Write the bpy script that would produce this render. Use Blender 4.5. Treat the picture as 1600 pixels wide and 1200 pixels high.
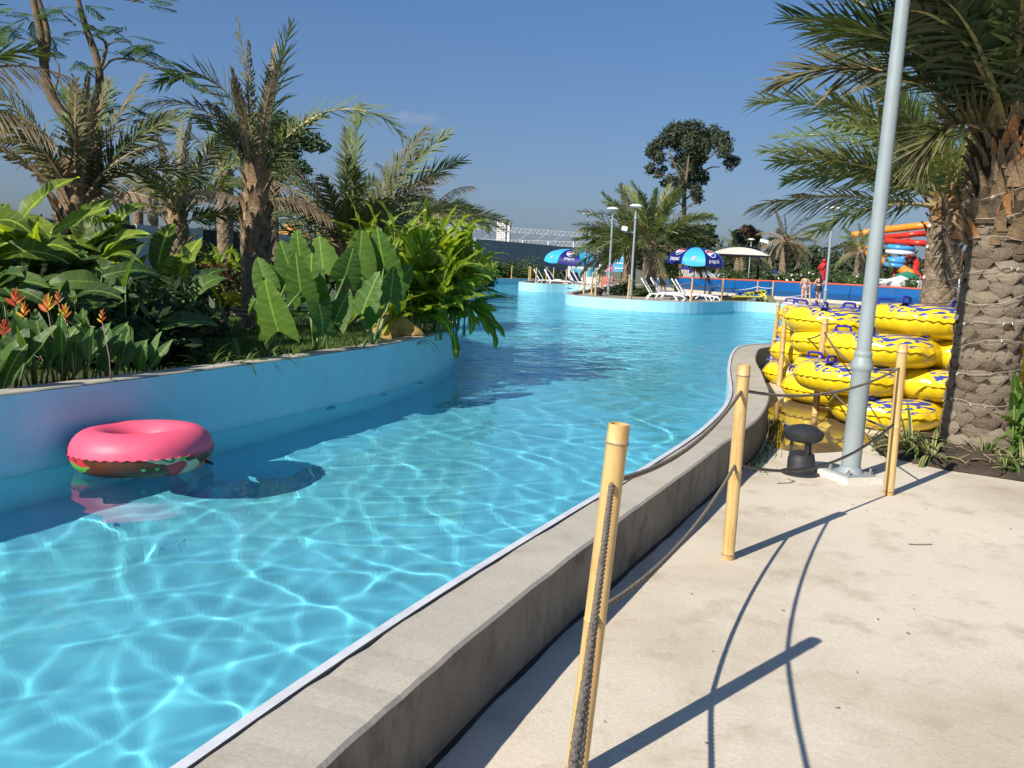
import bpy, bmesh, math, random
import numpy as np
from mathutils import Vector, Matrix
from mathutils.geometry import tessellate_polygon
R = math.radians
PI = math.pi
for o in list(bpy.data.objects):
    bpy.data.objects.remove(o)
SC = bpy.context.scene
COL = SC.collection

# ------------------------------------------------------------------ camera
EYE = Vector((0.0, 0.0, 1.6))
PIT, ROL, FPX = R(8.0), R(2.6), 1384.0
fw = Vector((0, math.cos(PIT), -math.sin(PIT)))
up0 = Vector((0, math.sin(PIT), math.cos(PIT)))
rt = Vector((1, 0, 0)) * math.cos(ROL) + up0 * math.sin(ROL)
upv = up0 * math.cos(ROL) - Vector((1, 0, 0)) * math.sin(ROL)
cam = bpy.data.cameras.new('camera')
cam.sensor_width = 36.0
cam.lens = 36.0 * FPX / 1600.0
cam.clip_start, cam.clip_end = 0.05, 6000
camo = bpy.data.objects.new('camera', cam)
COL.objects.link(camo)
camo.matrix_world = Matrix(((rt.x, upv.x, -fw.x, EYE.x), (rt.y, upv.y, -fw.y, EYE.y), (rt.z, upv.z, -fw.z, EYE.z), (0, 0, 0, 1)))
SC.camera = camo

# ------------------------------------------------------------------ sky, sun, exposure
TO_SUN = Vector((-1.08, -1.14, 1.15)).normalized()
SUN_EL = math.asin(TO_SUN.z)
SUN_AZ = math.atan2(TO_SUN.x, TO_SUN.y)
world = bpy.data.worlds.new('World')
SC.world = world
world.use_nodes = True
wn, wl = world.node_tree.nodes, world.node_tree.links
wn.clear()
sky = wn.new('ShaderNodeTexSky')
sky.sky_type = 'NISHITA'
sky.sun_disc = False
sky.sun_elevation = SUN_EL
sky.sun_rotation = SUN_AZ
sky.altitude = 0
sky.air_density = 1.2
sky.dust_density = 1.3
sky.ozone_density = 4.0
bgn = wn.new('ShaderNodeBackground')
bgn.inputs['Strength'].default_value = 0.098
won = wn.new('ShaderNodeOutputWorld')
hsv = wn.new('ShaderNodeHueSaturation')
hsv.inputs['Saturation'].default_value = 1.25
wl.new(sky.outputs[0], hsv.inputs['Color'])
tint = wn.new('ShaderNodeMix')
tint.data_type = 'RGBA'
tint.blend_type = 'MULTIPLY'
tint.inputs[0].default_value = 1.0
tint.inputs[7].default_value = (0.83, 1.03, 1.46, 1)
gam = wn.new('ShaderNodeGamma')
gam.inputs['Gamma'].default_value = 0.60
wl.new(hsv.outputs[0], gam.inputs['Color'])
wl.new(gam.outputs[0], tint.inputs[6])
# one faint wisp of cloud in the direction where the photograph shows it
wtc = wn.new('ShaderNodeTexCoord')
wsep = wn.new('ShaderNodeSeparateXYZ')
wl.new(wtc.outputs['Generated'], wsep.inputs[0])
def wmath(op, a, b=0.0, clamp=False):
    n = wn.new('ShaderNodeMath')
    n.operation = op
    n.use_clamp = clamp
    for s_, v_ in ((n.inputs[0], a), (n.inputs[1], b)):
        if hasattr(v_, 'links'):
            wl.new(v_, s_)
        else:
            s_.default_value = v_
    return n.outputs[0]
cdir = (fw + rt * ((655 - 800) / FPX) - upv * ((186 - 600) / FPX)).normalized()
wno = wn.new('ShaderNodeTexNoise')
wno.inputs['Scale'].default_value = 38.0
wno.inputs['Detail'].default_value = 6.0
wl.new(wtc.outputs['Generated'], wno.inputs['Vector'])
dx_ = wmath('DIVIDE', wmath('SUBTRACT', wsep.outputs[0], cdir.x), 0.045)
dz_ = wmath('DIVIDE', wmath('SUBTRACT', wsep.outputs[2], cdir.z), 0.010)
rr_ = wmath('ADD', wmath('MULTIPLY', dx_, dx_), wmath('MULTIPLY', dz_, dz_))
fy_ = wmath('GREATER_THAN', wsep.outputs[1], 0.5)
cm_ = wmath('SUBTRACT', wmath('MULTIPLY', wno.outputs[0], 2.0), wmath('ADD', rr_, 0.45), True)
cm_ = wmath('MULTIPLY', wmath('MULTIPLY', cm_, fy_), 0.42, True)
cmix = wn.new('ShaderNodeMix')
cmix.data_type = 'RGBA'
wl.new(cm_, cmix.inputs[0])
wl.new(tint.outputs[2], cmix.inputs[6])
cmix.inputs[7].default_value = (3.6, 3.7, 4.2, 1)
wl.new(cmix.outputs[2], bgn.inputs['Color'])
wl.new(bgn.outputs[0], won.inputs['Surface'])
sl = bpy.data.lights.new('sun', 'SUN')
sl.energy = 5.0
sl.angle = R(0.5)
sl.color = (1.0, 0.93, 0.82)
sl.cycles.is_caustics_light = True
so = bpy.data.objects.new('sun', sl)
COL.objects.link(so)
so.rotation_euler = (-TO_SUN).to_track_quat('-Z', 'Y').to_euler()
so.location = (-20, -20, 30)
SC.view_settings.view_transform = 'Standard'
SC.view_settings.look = 'None'
SC.view_settings.exposure = 0.42
SC.view_settings.gamma = 1.0
SC.view_settings.use_curve_mapping = False
cy = SC.cycles
cy.max_bounces = 8
cy.diffuse_bounces = 3
cy.glossy_bounces = 3
cy.transmission_bounces = 5
cy.transparent_max_bounces = 8
cy.caustics_reflective = False
cy.caustics_refractive = True
cy.sample_clamp_indirect = 6.0

# ------------------------------------------------------------------ helpers
def ray(x, y):
    return fw + rt * ((x - 800) / FPX) - upv * ((y - 600) / FPX)
def on_z(x, y, z):           # the place at height z seen at photo position x, y
    d = ray(x, y)
    return EYE + d * ((z - EYE.z) / d.z)
def at_d(x, y, dep):         # the place dep metres ahead seen at photo position x, y
    d = ray(x, y)
    return EYE + d * (dep / d.y)
RNG = random.Random(5)
def U(a, b):
    return RNG.uniform(a, b)

MATS = {}
class NT:
    def __init__(self, name):
        m = bpy.data.materials.new(name)
        m.use_nodes = True
        self.m = m
        self.n, self.l = m.node_tree.nodes, m.node_tree.links
        self.n.clear()
        self.out = self.n.new('ShaderNodeOutputMaterial')
    def node(self, t, **kw):
        n = self.n.new(t)
        for k, v in kw.items():
            if k.startswith('_'):
                n.inputs[k[1:].replace('_', ' ')].default_value = v
            else:
                setattr(n, k, v)
        return n
    def link(self, a, b):
        self.l.new(a, b)
    def coord(self, kind='Object', scale=None):
        tc = self.node('ShaderNodeTexCoord')
        if scale is None:
            return tc.outputs[kind]
        mp = self.node('ShaderNodeMapping')
        mp.inputs['Scale'].default_value = scale
        self.link(tc.outputs[kind], mp.inputs['Vector'])
        return mp.outputs[0]
    def noise(self, vec, scale, detail=4, rough=0.55, dist=0.0):
        n = self.node('ShaderNodeTexNoise')
        n.inputs['Scale'].default_value = scale
        n.inputs['Detail'].default_value = detail
        n.inputs['Roughness'].default_value = rough
        n.inputs['Distortion'].default_value = dist
        self.link(vec, n.inputs['Vector'])
        return n.outputs[0]
    def ramp(self, fac, stops, interp='LINEAR'):
        r = self.node('ShaderNodeValToRGB')
        r.color_ramp.interpolation = interp
        els = r.color_ramp.elements
        els[0].position, els[0].color = stops[0][0], col4(stops[0][1])
        els[1].position, els[1].color = stops[-1][0], col4(stops[-1][1])
        for p, c in stops[1:-1]:
            e = els.new(p)
            e.color = col4(c)
        self.link(fac, r.inputs[0])
        return r.outputs[0]
    def mix(self, fac, a, b, mode='MIX'):
        n = self.node('ShaderNodeMix', data_type='RGBA', blend_type=mode)
        for s, v in ((n.inputs[0], fac), (n.inputs[6], a), (n.inputs[7], b)):
            if hasattr(v, 'is_linked') or hasattr(v, 'links'):
                self.link(v, s)
            elif isinstance(v, (int, float)):
                s.default_value = v
            else:
                s.default_value = col4(v)
        return n.outputs[2]
    def math(self, op, a, b=0.0, clamp=False):
        n = self.node('ShaderNodeMath', operation=op, use_clamp=clamp)
        for s, v in ((n.inputs[0], a), (n.inputs[1], b)):
            if hasattr(v, 'links'):
                self.link(v, s)
            else:
                s.default_value = v
        return n.outputs[0]
    def sep(self, vec):
        s = self.node('ShaderNodeSeparateXYZ')
        self.link(vec, s.inputs[0])
        return s.outputs
    def bump(self, h, strength=0.3, dist=0.01):
        b = self.node('ShaderNodeBump')
        b.inputs['Strength'].default_value = strength
        b.inputs['Distance'].default_value = dist
        self.link(h, b.inputs['Height'])
        return b.outputs[0]
    def bsdf(self, colour, rough=0.6, normal=None, **kw):
        p = self.node('ShaderNodeBsdfPrincipled')
        for k, v in (('Base Color', colour), ('Roughness', rough)):
            if hasattr(v, 'links'):
                self.link(v, p.inputs[k])
            elif isinstance(v, (int, float)):
                p.inputs[k].default_value = v
            else:
                p.inputs[k].default_value = col4(v)
        for k, v in kw.items():
            k = k.replace('_', ' ')
            if hasattr(v, 'links'):
                self.link(v, p.inputs[k])
            else:
                p.inputs[k].default_value = v
        if normal is not None:
            self.link(normal, p.inputs['Normal'])
        return p
    def done(self, shader):
        self.link(shader.outputs[0] if hasattr(shader, 'outputs') else shader, self.out.inputs['Surface'])
        MATS[self.m.name] = self.m
        return self.m
def col4(c):
    if isinstance(c, (int, float)):
        return (c, c, c, 1)
    return (c[0], c[1], c[2], 1)

def plain(name, colour, rough=0.5, var=0.12, scale=6.0, metallic=0.0, bump=0.0, spec=0.5, dirt=None):
    t = NT(name)
    v = t.coord('Object')
    n = t.noise(v, scale, 5, 0.6)
    lo = [max(0, c * (1 - var)) for c in colour]
    hi = [min(1, c * (1 + var)) for c in colour]
    c = t.ramp(n, [(0.3, lo), (0.7, hi)])
    if dirt:
        n2 = t.noise(v, scale * 0.45, 6, 0.7)
        c = t.mix(t.ramp(n2, [(0.5, (0, 0, 0)), (0.75, (1, 1, 1))]), c, dirt)
    nb = t.bump(t.noise(v, scale * 8, 4, 0.6), bump, 0.01) if bump else None
    b = t.bsdf(c, rough, nb, Metallic=metallic)
    b.inputs['Specular IOR Level'].default_value = spec
    return t.done(b)

def leafmat(name, colour, trans=0.4, rough=0.45, var=0.35, tip=None, spec=0.4, yellow=0.0):
    t = NT(name)
    oi = t.node('ShaderNodeObjectInfo')
    v = t.coord('Object')
    n = t.noise(v, 3.0, 4, 0.6)
    f = t.math('ADD', t.math('MULTIPLY', n, 0.6), t.math('MULTIPLY', oi.outputs['Random'], 0.5))
    c0 = [x * (1 - var) for x in colour]
    c1 = [min(1, x * (1 + var)) for x in colour]
    c = t.ramp(f, [(0.25, c0), (0.85, c1)])
    if tip:
        n2 = t.noise(v, 9.0, 3, 0.5)
        ff = t.ramp(n2, [(0.52, (0, 0, 0)), (0.72, (1, 1, 1))])
        c = t.mix(ff, c, tip)
    p = t.bsdf(c, rough)
    p.inputs['Specular IOR Level'].default_value = spec
    tr = t.node('ShaderNodeBsdfTranslucent')
    tc = t.mix(1.0, c, (1.35, 1.25, 0.5), 'MULTIPLY')
    t.link(tc, tr.inputs['Color'])
    mx = t.node('ShaderNodeMixShader')
    mx.inputs[0].default_value = trans
    t.link(p.outputs[0], mx.inputs[1])
    t.link(tr.outputs[0], mx.inputs[2])
    return t.done(mx)

def mesh(name, verts, faces, smooth=False):
    me = bpy.data.meshes.new(name)
    me.from_pydata([tuple(v) for v in verts], [], [tuple(f) for f in faces])
    if smooth:
        me.polygons.foreach_set('use_smooth', [True] * len(me.polygons))
    me.update()
    return me
def np_mesh(name, V, Q, smooth=True):
    """V (n,3) floats, Q (m,k) ints, all faces of k corners"""
    me = bpy.data.meshes.new(name)
    V = np.asarray(V, dtype=np.float32)
    Q = np.asarray(Q, dtype=np.int32)
    m, k = Q.shape
    me.vertices.add(len(V))
    me.vertices.foreach_set('co', V.ravel())
    me.loops.add(m * k)
    me.loops.foreach_set('vertex_index', Q.ravel())
    me.polygons.add(m)
    me.polygons.foreach_set('loop_start', np.arange(0, m * k, k, dtype=np.int32))
    me.polygons.foreach_set('use_smooth', np.full(m, bool(smooth)))
    me.update(calc_edges=True)
    me.validate()
    return me
def obj(name, me, mat=None, parent=None, loc=None, rot=None, scale=None, **props):
    o = bpy.data.objects.new(name, me)
    COL.objects.link(o)
    if mat is not None and me is not None:
        ml = mat if isinstance(mat, (list, tuple)) else [mat]
        if len(me.materials) == 0:
            for x in ml:
                me.materials.append(MATS[x] if isinstance(x, str) else x)
    if parent is not None:
        o.parent = parent
    if loc is not None:
        o.location = loc
    if rot is not None:
        o.rotation_euler = rot
    if scale is not None:
        o.scale = (scale,) * 3 if isinstance(scale, (int, float)) else scale
    for k, v in props.items():
        o[k] = v
    return o
def thing(name, label, cat, loc=(0, 0, 0), rot=(0, 0, 0), group=None, scale=None):
    o = obj(name, None, None, None, loc, rot, scale, label=label, category=cat)
    o.empty_display_size = 0.2
    if group:
        o['group'] = group
    return o
def tag(o, label, cat, group=None):
    o['label'] = label
    o['category'] = cat
    if group:
        o['group'] = group
    return o
def copy_tree(o, parent=None):
    c = o.copy()
    COL.objects.link(c)
    if parent is not None:
        c.parent = parent
    for ch in list(o.children):
        copy_tree(ch, c)
    return c

class MB:
    """collects pieces of ONE mesh"""
    def __init__(self):
        self.v, self.f, self.mi = [], [], []
    def add(self, vs, fs, mi=0):
        b = len(self.v)
        self.v += [tuple(x) for x in vs]
        self.f += [tuple(i + b for i in f) for f in fs]
        self.mi += [mi] * len(fs)
        return self
    def box(self, c, s, rot=None, mi=0, taper=1.0):
        hx, hy, hz = s[0] / 2, s[1] / 2, s[2] / 2
        vs = [Vector((x * hx * (taper if z > 0 else 1), y * hy * (taper if z > 0 else 1), z * hz)) for z in (-1, 1) for y in (-1, 1) for x in (-1, 1)]
        if rot is not None:
            vs = [rot @ v for v in vs]
        c = Vector(c)
        return self.add([v + c for v in vs], [(0, 2, 3, 1), (4, 5, 7, 6), (0, 1, 5, 4), (2, 6, 7, 3), (0, 4, 6, 2), (1, 3, 7, 5)], mi)
    def tube(self, pts, rad, n=8, caps=True, mi=0, closed=False, flat=None):
        P = [Vector(p) for p in pts]
        m = len(P)
        rr = rad if isinstance(rad, (list, tuple)) else [rad] * m
        T = []
        for i in range(m):
            a = P[(i - 1) % m] if (closed or i > 0) else P[i]
            b = P[(i + 1) % m] if (closed or i < m - 1) else P[i]
            t = (b - a)
            T.append(t.normalized() if t.length > 1e-9 else Vector((0, 0, 1)))
        ref = Vector((0, 0, 1)) if abs(T[0].z) < 0.9 else Vector((1, 0, 0))
        N = (ref - T[0] * ref.dot(T[0])).normalized()
        vs = []
        for i in range(m):
            N = (N - T[i] * N.dot(T[i]))
            N = N.normalized() if N.length > 1e-6 else T[i].orthogonal().normalized()
            B = T[i].cross(N)
            fa, fb = flat if flat else (1, 1)
            for k in range(n):
                a = 2 * PI * k / n
                vs.append(P[i] + N * (math.cos(a) * rr[i] * fa) + B * (math.sin(a) * rr[i] * fb))
        fs = []
        for i in range(m if closed else m - 1):
            j = (i + 1) % m
            for k in range(n):
                k2 = (k + 1) % n
                fs.append((i * n + k, i * n + k2, j * n + k2, j * n + k))
        if caps and not closed:
            fs.append(tuple(range(n))[::-1])
            fs.append(tuple((m - 1) * n + k for k in range(n)))
        return self.add(vs, fs, mi)
    def lathe(self, prof, c=(0, 0, 0), n=24, mi=0, cap=True):
        c = Vector(c)
        vs, fs = [], []
        for r_, z in prof:
            for k in range(n):
                a = 2 * PI * k / n
                vs.append(c + Vector((r_ * math.cos(a), r_ * math.sin(a), z)))
        for i in range(len(prof) - 1):
            for k in range(n):
                k2 = (k + 1) % n
                fs.append((i * n + k, i * n + k2, (i + 1) * n + k2, (i + 1) * n + k))
        if cap:
            if prof[0][0] > 1e-4:
                fs.append(tuple(range(n))[::-1])
            if prof[-1][0] > 1e-4:
                fs.append(tuple((len(prof) - 1) * n + k for k in range(n)))
        return self.add(vs, fs, mi)
    def build(self, name, mat, parent=None, smooth=False, sharp=None, **kw):
        me = mesh(name, self.v, self.f, smooth)
        if any(self.mi):
            me.polygons.foreach_set('material_index', self.mi)
        o = obj(name, me, mat, parent, **kw)
        if smooth and sharp:
            me.set_sharp_from_angle(angle=R(sharp))
        return o

def spline(pts, n):
    """Catmull-Rom through 2-D or 3-D points, n steps per piece"""
    P = [Vector(p) for p in pts]
    out = []
    for i in range(len(P) - 1):
        p0 = P[i - 1] if i > 0 else P[i] * 2 - P[i + 1]
        p1, p2 = P[i], P[i + 1]
        p3 = P[i + 2] if i + 2 < len(P) else P[i + 1] * 2 - P[i]
        for k in range(n):
            t = k / n
            out.append(0.5 * ((2 * p1) + (p2 - p0) * t + (2 * p0 - 5 * p1 + 4 * p2 - p3) * t * t + (3 * p1 - p0 - 3 * p2 + p3) * t ** 3))
    out.append(P[-1])
    return out
def offset(path, d):
    """shift a 2-D polyline to its right by d (number or list)"""
    m = len(path)
    out = []
    for i, p in enumerate(path):
        a, b = path[max(0, i - 1)], path[min(m - 1, i + 1)]
        t = (Vector(b) - Vector(a))
        t = Vector((t[0], t[1])).normalized()
        dd = d[i] if isinstance(d, (list, tuple)) else d
        out.append(Vector((p[0] + t.y * dd, p[1] - t.x * dd)))
    return out
def ribbon(A, B, za, zb):
    """quads between two polylines of equal length"""
    n = len(A)
    vs = [(p[0], p[1], za if not isinstance(za, list) else za[i]) for i, p in enumerate(A)] + [(p[0], p[1], zb if not isinstance(zb, list) else zb[i]) for i, p in enumerate(B)]
    fs = [(i, i + 1, n + i + 1, n + i) for i in range(n - 1)]
    return vs, fs
def poly_sheet(name, outer, z, holes=(), mat=None, **kw):
    loops = [[Vector((p[0], p[1], 0)) for p in outer]] + [[Vector((p[0], p[1], 0)) for p in h] for h in holes]
    tri = tessellate_polygon(loops)
    vs = [(p.x, p.y, z) for l in loops for p in l]
    me = mesh(name, vs, tri)
    bm = bmesh.new(); bm.from_mesh(me)
    bmesh.ops.recalc_face_normals(bm, faces=bm.faces)
    for f in bm.faces:
        if f.normal.z < 0:
            f.normal_flip()
    bm.to_mesh(me); bm.free()
    return obj(name, me, mat, **kw)

# ------------------------------------------------------------------ materials of the setting
def concrete(name, base, dark, stain, scale=1.0, bump=0.35, streak=False, wet=None):
    t = NT(name)
    v = t.coord('Object')
    big = t.noise(v, 0.55 * scale, 6, 0.62, 0.3)
    mid = t.noise(v, 3.2 * scale, 6, 0.65)
    fine = t.noise(v, 60 * scale, 4, 0.7)
    c = t.ramp(big, [(0.32, dark), (0.5, base), (0.72, [x * 1.1 for x in base])])
    c = t.mix(t.ramp(mid, [(0.52, (0, 0, 0)), (0.78, (0.75, 0.75, 0.75))]), c, stain)
    c = t.mix(0.45, c, t.ramp(fine, [(0.3, (0.55, 0.55, 0.55)), (0.7, (1, 1, 1))]), 'MULTIPLY')
    if streak:
        sv = t.coord('Object', (3.0, 3.0, 0.6))
        s = t.noise(sv, 2.0, 5, 0.7)
        c = t.mix(t.ramp(s, [(0.50, (0, 0, 0)), (0.78, (0.7, 0.7, 0.7))]), c, [x * 0.5 for x in dark])
        # air holes
        vo = t.node('ShaderNodeTexVoronoi')
        vo.inputs['Scale'].default_value = 14
        t.link(v, vo.inputs['Vector'])
        c = t.mix(t.ramp(vo.outputs['Distance'], [(0.035, (1, 1, 1)), (0.06, (0, 0, 0))]), c, (0.03, 0.027, 0.022))
        bl = t.noise(t.coord('Object', (1.6, 1.6, 1.0)), 1.9, 6, 0.72)
        c = t.mix(t.ramp(bl, [(0.52, (0, 0, 0)), (0.66, (0.75, 0.75, 0.75))]), c, (0.06, 0.054, 0.042))
    h = t.math('ADD', t.math('MULTIPLY', fine, 0.5), t.math('MULTIPLY', t.noise(v, 14 * scale, 5, 0.6), 1.0))
    b = t.bsdf(c, 0.85, t.bump(h, bump, 0.006))
    b.inputs['Specular IOR Level'].default_value = 0.25
    return t.done(b)
concrete('deck_concrete', (0.68, 0.605, 0.48), (0.52, 0.445, 0.33), (0.38, 0.30, 0.205), 1.0)
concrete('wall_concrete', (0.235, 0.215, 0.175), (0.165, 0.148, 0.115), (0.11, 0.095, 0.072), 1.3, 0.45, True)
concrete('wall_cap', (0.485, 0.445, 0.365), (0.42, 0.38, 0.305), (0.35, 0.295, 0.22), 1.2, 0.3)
concrete('far_concrete', (0.40, 0.37, 0.32), (0.30, 0.27, 0.23), (0.24, 0.21, 0.18), 0.6, 0.2)
plain('joint_black', (0.018, 0.017, 0.015), 0.9, 0.3, 20)
plain('trim_white', (0.62, 0.64, 0.66), 0.5, 0.08, 8, dirt=(0.45, 0.46, 0.46))
def painted(name, c, dirt):
    t = NT(name)
    v = t.coord('Object')
    n = t.noise(v, 1.1, 5, 0.65)
    cc = t.ramp(n, [(0.3, [x * 0.9 for x in c]), (0.7, [min(1, x * 1.06) for x in c])])
    sv = t.coord('Object', (3, 3, 0.6))
    s = t.noise(sv, 2.0, 5, 0.7)
    cc = t.mix(t.ramp(s, [(0.5, (0, 0, 0)), (0.85, (0.6, 0.6, 0.6))]), cc, dirt)
    # faint waterline scum and scuffs
    pz = t.sep(t.node('ShaderNodeNewGeometry').outputs['Position'])[2]
    hgt = t.math('ADD', pz, t.math('MULTIPLY', t.noise(v, 4.0, 4, 0.7), 0.06))
    line = t.ramp(t.math('ADD', hgt, 1.0), [(0.62, (0, 0, 0)), (0.655, (0.75, 0.75, 0.75)), (0.675, (0.25, 0.25, 0.25)), (0.72, (0, 0, 0))])
    cc = t.mix(line, cc, [x * 0.72 for x in dirt])
    sc = t.ramp(t.noise(v, 7.0, 6, 0.75), [(0.62, (0, 0, 0)), (0.72, (0.5, 0.5, 0.5))])
    cc = t.mix(sc, cc, [x * 0.85 for x in dirt])
    b = t.bsdf(cc, 0.55, t.bump(t.noise(v, 25, 4, 0.6), 0.12, 0.01))
    b.inputs['Specular IOR Level'].default_value = 0.3
    return t.done(b)
painted('pool_paint', (0.36, 0.69, 0.80), (0.28, 0.56, 0.67))
painted('pool_floor_paint', (0.36, 0.78, 0.92), (0.31, 0.72, 0.88))
def soil_mat():
    t = NT('soil')
    v = t.coord('Object')
    c = t.ramp(t.noise(v, 5, 8, 0.7), [(0.3, (0.035, 0.024, 0.015)), (0.7, (0.11, 0.08, 0.05))])
    return t.done(t.bsdf(c, 0.95, t.bump(t.noise(v, 18, 6, 0.7), 0.9, 0.04)))
soil_mat()
def lawn_mat():
    t = NT('lawn_green')
    v = t.coord('Object')
    c = t.ramp(t.noise(v, 2.2, 8, 0.7), [(0.3, (0.035, 0.07, 0.018)), (0.7, (0.085, 0.14, 0.035))])
    return t.done(t.bsdf(c, 0.9, t.bump(t.noise(v, 40, 6, 0.7), 0.9, 0.04)))
lawn_mat()
def far_ground_mat():
    t = NT('far_ground')
    v = t.coord('Object')
    c = t.ramp(t.noise(v, 0.05, 8, 0.7), [(0.35, (0.20, 0.19, 0.14)), (0.6, (0.10, 0.13, 0.06))])
    return t.done(t.bsdf(c, 0.95))
far_ground_mat()

# ------------------------------------------------------------------ pool outline (metres, plan)
LEFT1 = [(-9.5, -6), (-7.6, -1.0), (-6.3, 2.2), (-5.15, 4.9), (-4.16, 7.08), (-3.6, 8.28), (-2.9, 9.83), (-2.42, 11.0), (-1.84, 12.5), (-1.32, 14.5), (-1.1, 16.4), (-1.22, 18.2), (-1.8, 20.2), (-2.9, 23.0), (-3.9, 27.5), (-3.75, 33.0)]
LEFT2 = [(-3.75, 33.0), (-2.9, 38.0), (-1.95, 42.0), (-1.35, 46.5), (-1.2, 49.3), (-1.7, 52.0), (-2.7, 56.0), (-3.1, 63.0), (-2.4, 69.0)]
BACK = [(-2.4, 69.0), (-1.5, 71.4), (-0.2, 73.6), (1.2, 75.6), (3.4, 77.0), (6.5, 77.0)]
ISL1 = [(6.5, 77.0), (5.2, 71.0), (2.6, 65.5), (0.8, 61.0), (0.16, 58.0), (0.3, 56.5), (1.0, 55.9), (1.9, 55.9), (3.4, 56.6), (4.6, 56.0)]
ISL2 = [(4.6, 56.0), (4.3, 52.0), (3.2, 47.0), (2.5, 43.6), (2.36, 41.2), (2.75, 39.7), (3.6, 38.75), (5.3, 38.0), (7.2, 38.2), (8.8, 39.6), (10.0, 41.6), (11.2, 42.3), (12.3, 41.7), (12.8, 40.2), (12.7, 37.0)]
RIGHT2 = [(12.7, 37.0), (12.0, 31.0), (10.2, 24.5), (8.2, 19.5), (6.5, 17.0)]
NEAR = [(6.5, 17.0), (5.5, 16.2), (4.55, 15.66), (3.87, 14.95), (3.4, 13.7), (2.8, 11.45), (2.19, 8.83), (1.56, 7.02), (0.83, 5.42), (0.36, 4.48), (-0.2, 3.33), (-0.55, 2.55), (-0.8, 1.95), (-1.4, 0.5), (-2.2, -1.6), (-3.6, -6)]
PATHS = {}
for k_, p_, n_ in (('L1', LEFT1, 6), ('L2', LEFT2, 4), ('BK', BACK, 4), ('I1', ISL1, 4), ('I2', ISL2, 5), ('R2', RIGHT2, 4), ('NR', NEAR, 7)):
    PATHS[k_] = [Vector((q[0], q[1])) for q in spline([(a, b, 0) for a, b in p_], n_)]
POOL = []
for k_ in ('L1', 'L2', 'BK', 'I1', 'I2', 'R2', 'NR'):
    POOL += PATHS[k_][:-1]
POOL.append(PATHS['NR'][-1])
WATER_Z = -0.37
FLOOR_Z = -1.42

# ground: one sheet to the horizon with the pool cut out of it
poly_sheet('ground', [(-3000, -200), (3000, -200), (3000, 4500), (-3000, 4500)], -0.030, [POOL], 'far_ground', kind='structure')
poly_sheet('pool_floor', POOL, FLOOR_Z, (), 'pool_floor_paint', kind='structure')
# pool lining below the rim walls
n_ = len(POOL)
vs = [(p.x, p.y, FLOOR_Z - 0.01) for p in POOL] + [(p.x, p.y, -0.03) for p in POOL]
fs = [(i, (i + 1) % n_, n_ + (i + 1) % n_, n_ + i) for i in range(n_)]
obj('pool_lining', mesh('pool_lining', vs, fs), 'pool_paint', kind='structure')

# paved decks (4 mm sheets over the ground) and the raised planting beds on the left
NRo = offset(PATHS['NR'], -0.12)
near_edge = [p for p in PATHS['NR']]
deck_poly = [(30, 17.0)] + [(p.x, p.y) for p in near_edge] + [(-3.6, -8), (30, -8)]
poly_sheet('deck', deck_poly, 0.0, (), 'deck_concrete', kind='structure')
far_deck_poly = [(30, 17.0), (6.5, 17.0)] + [(p.x, p.y) for p in PATHS['R2'][::-1]][1:] + [(p.x, p.y) for p in PATHS['I2'][::-1]][1:] + [(p.x, p.y) for p in PATHS['I1'][::-1]][1:-1] + [(6.5, 77), (60, 77), (60, 17)]
poly_sheet('far_deck', far_deck_poly, -0.004, (), 'far_concrete', kind='structure')
lawn_poly = [(p.x, p.y) for p in offset(PATHS['L1'], -0.1)] + [(p.x, p.y) for p in offset(PATHS['L2'], -0.1)][1:] + [(-2.6, 72), (-4, 84), (-40, 30), (-30, -6)]
poly_sheet('lawn', lawn_poly, 0.235, (), 'lawn_green', kind='structure')

# ------------------------------------------------------------------ pool rim walls
def rim_wall(name, path, side, thick, top, base, label, cap='wall_cap', outer='wall_concrete', paint=True):
    """a low wall along the pool edge; side=-1: land on the left of the path, +1 on the right"""
    w = thing(name, label, 'wall', (path[0].x, path[0].y, 0))
    inv = Vector((path[0].x, path[0].y))
    A = [p - inv for p in path]
    B = [p - inv for p in offset(path, [-side * t for t in thick] if isinstance(thick, list) else -side * thick)]
    mb = MB()
    jit = random.Random(3)
    zt = [top + jit.uniform(-0.003, 0.003) for _ in A]
    bev = 0.012
    B1 = [b + (a - b).normalized() * bev for a, b in zip(A, B)]
    A1 = [a + (b - a).normalized() * bev for a, b in zip(A, B)]
    mb.add(*ribbon(A1, B1, zt, zt), 0)
    mb.add(*ribbon(B1, B, zt, [z - bev for z in zt]), 0)
    mb.add(*ribbon(B, B, [z - bev for z in zt], base), 1)
    mb.add(*ribbon(A, A1, [z - bev for z in zt], zt), 0)
    mb.add(*ribbon(A, A, WATER_Z - 0.3, [z - bev for z in zt]), 1)
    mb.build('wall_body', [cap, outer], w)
    if paint:
        A2 = [a - (b - a).normalized() * 0.006 for a, b in zip(A, B)]
        m2 = MB()
        m2.add(*ribbon(A2, A2, FLOOR_Z, top - 0.02))
        m2.add(*ribbon(A2, A, top - 0.02, top - 0.02))
        m2.build('painted_face', 'pool_paint', w)
    return w, inv, A, B
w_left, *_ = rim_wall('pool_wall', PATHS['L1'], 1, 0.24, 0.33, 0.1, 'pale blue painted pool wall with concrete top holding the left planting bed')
rim_wall('pool_wall', PATHS['L2'], 1, 0.25, 0.13, 0.0, 'short pale blue pool wall of the second planting bed beyond the gingers')
rim_wall('pool_wall', PATHS['BK'], 1, 0.25, 0.05, -0.1, 'far blue pool wall in front of the round bushes')
rim_wall('pool_wall', PATHS['I1'], 1, 0.3, 0.20, -0.1, 'pale blue curved pool wall below the navy-seated loungers', 'far_concrete', 'far_concrete')
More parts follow.
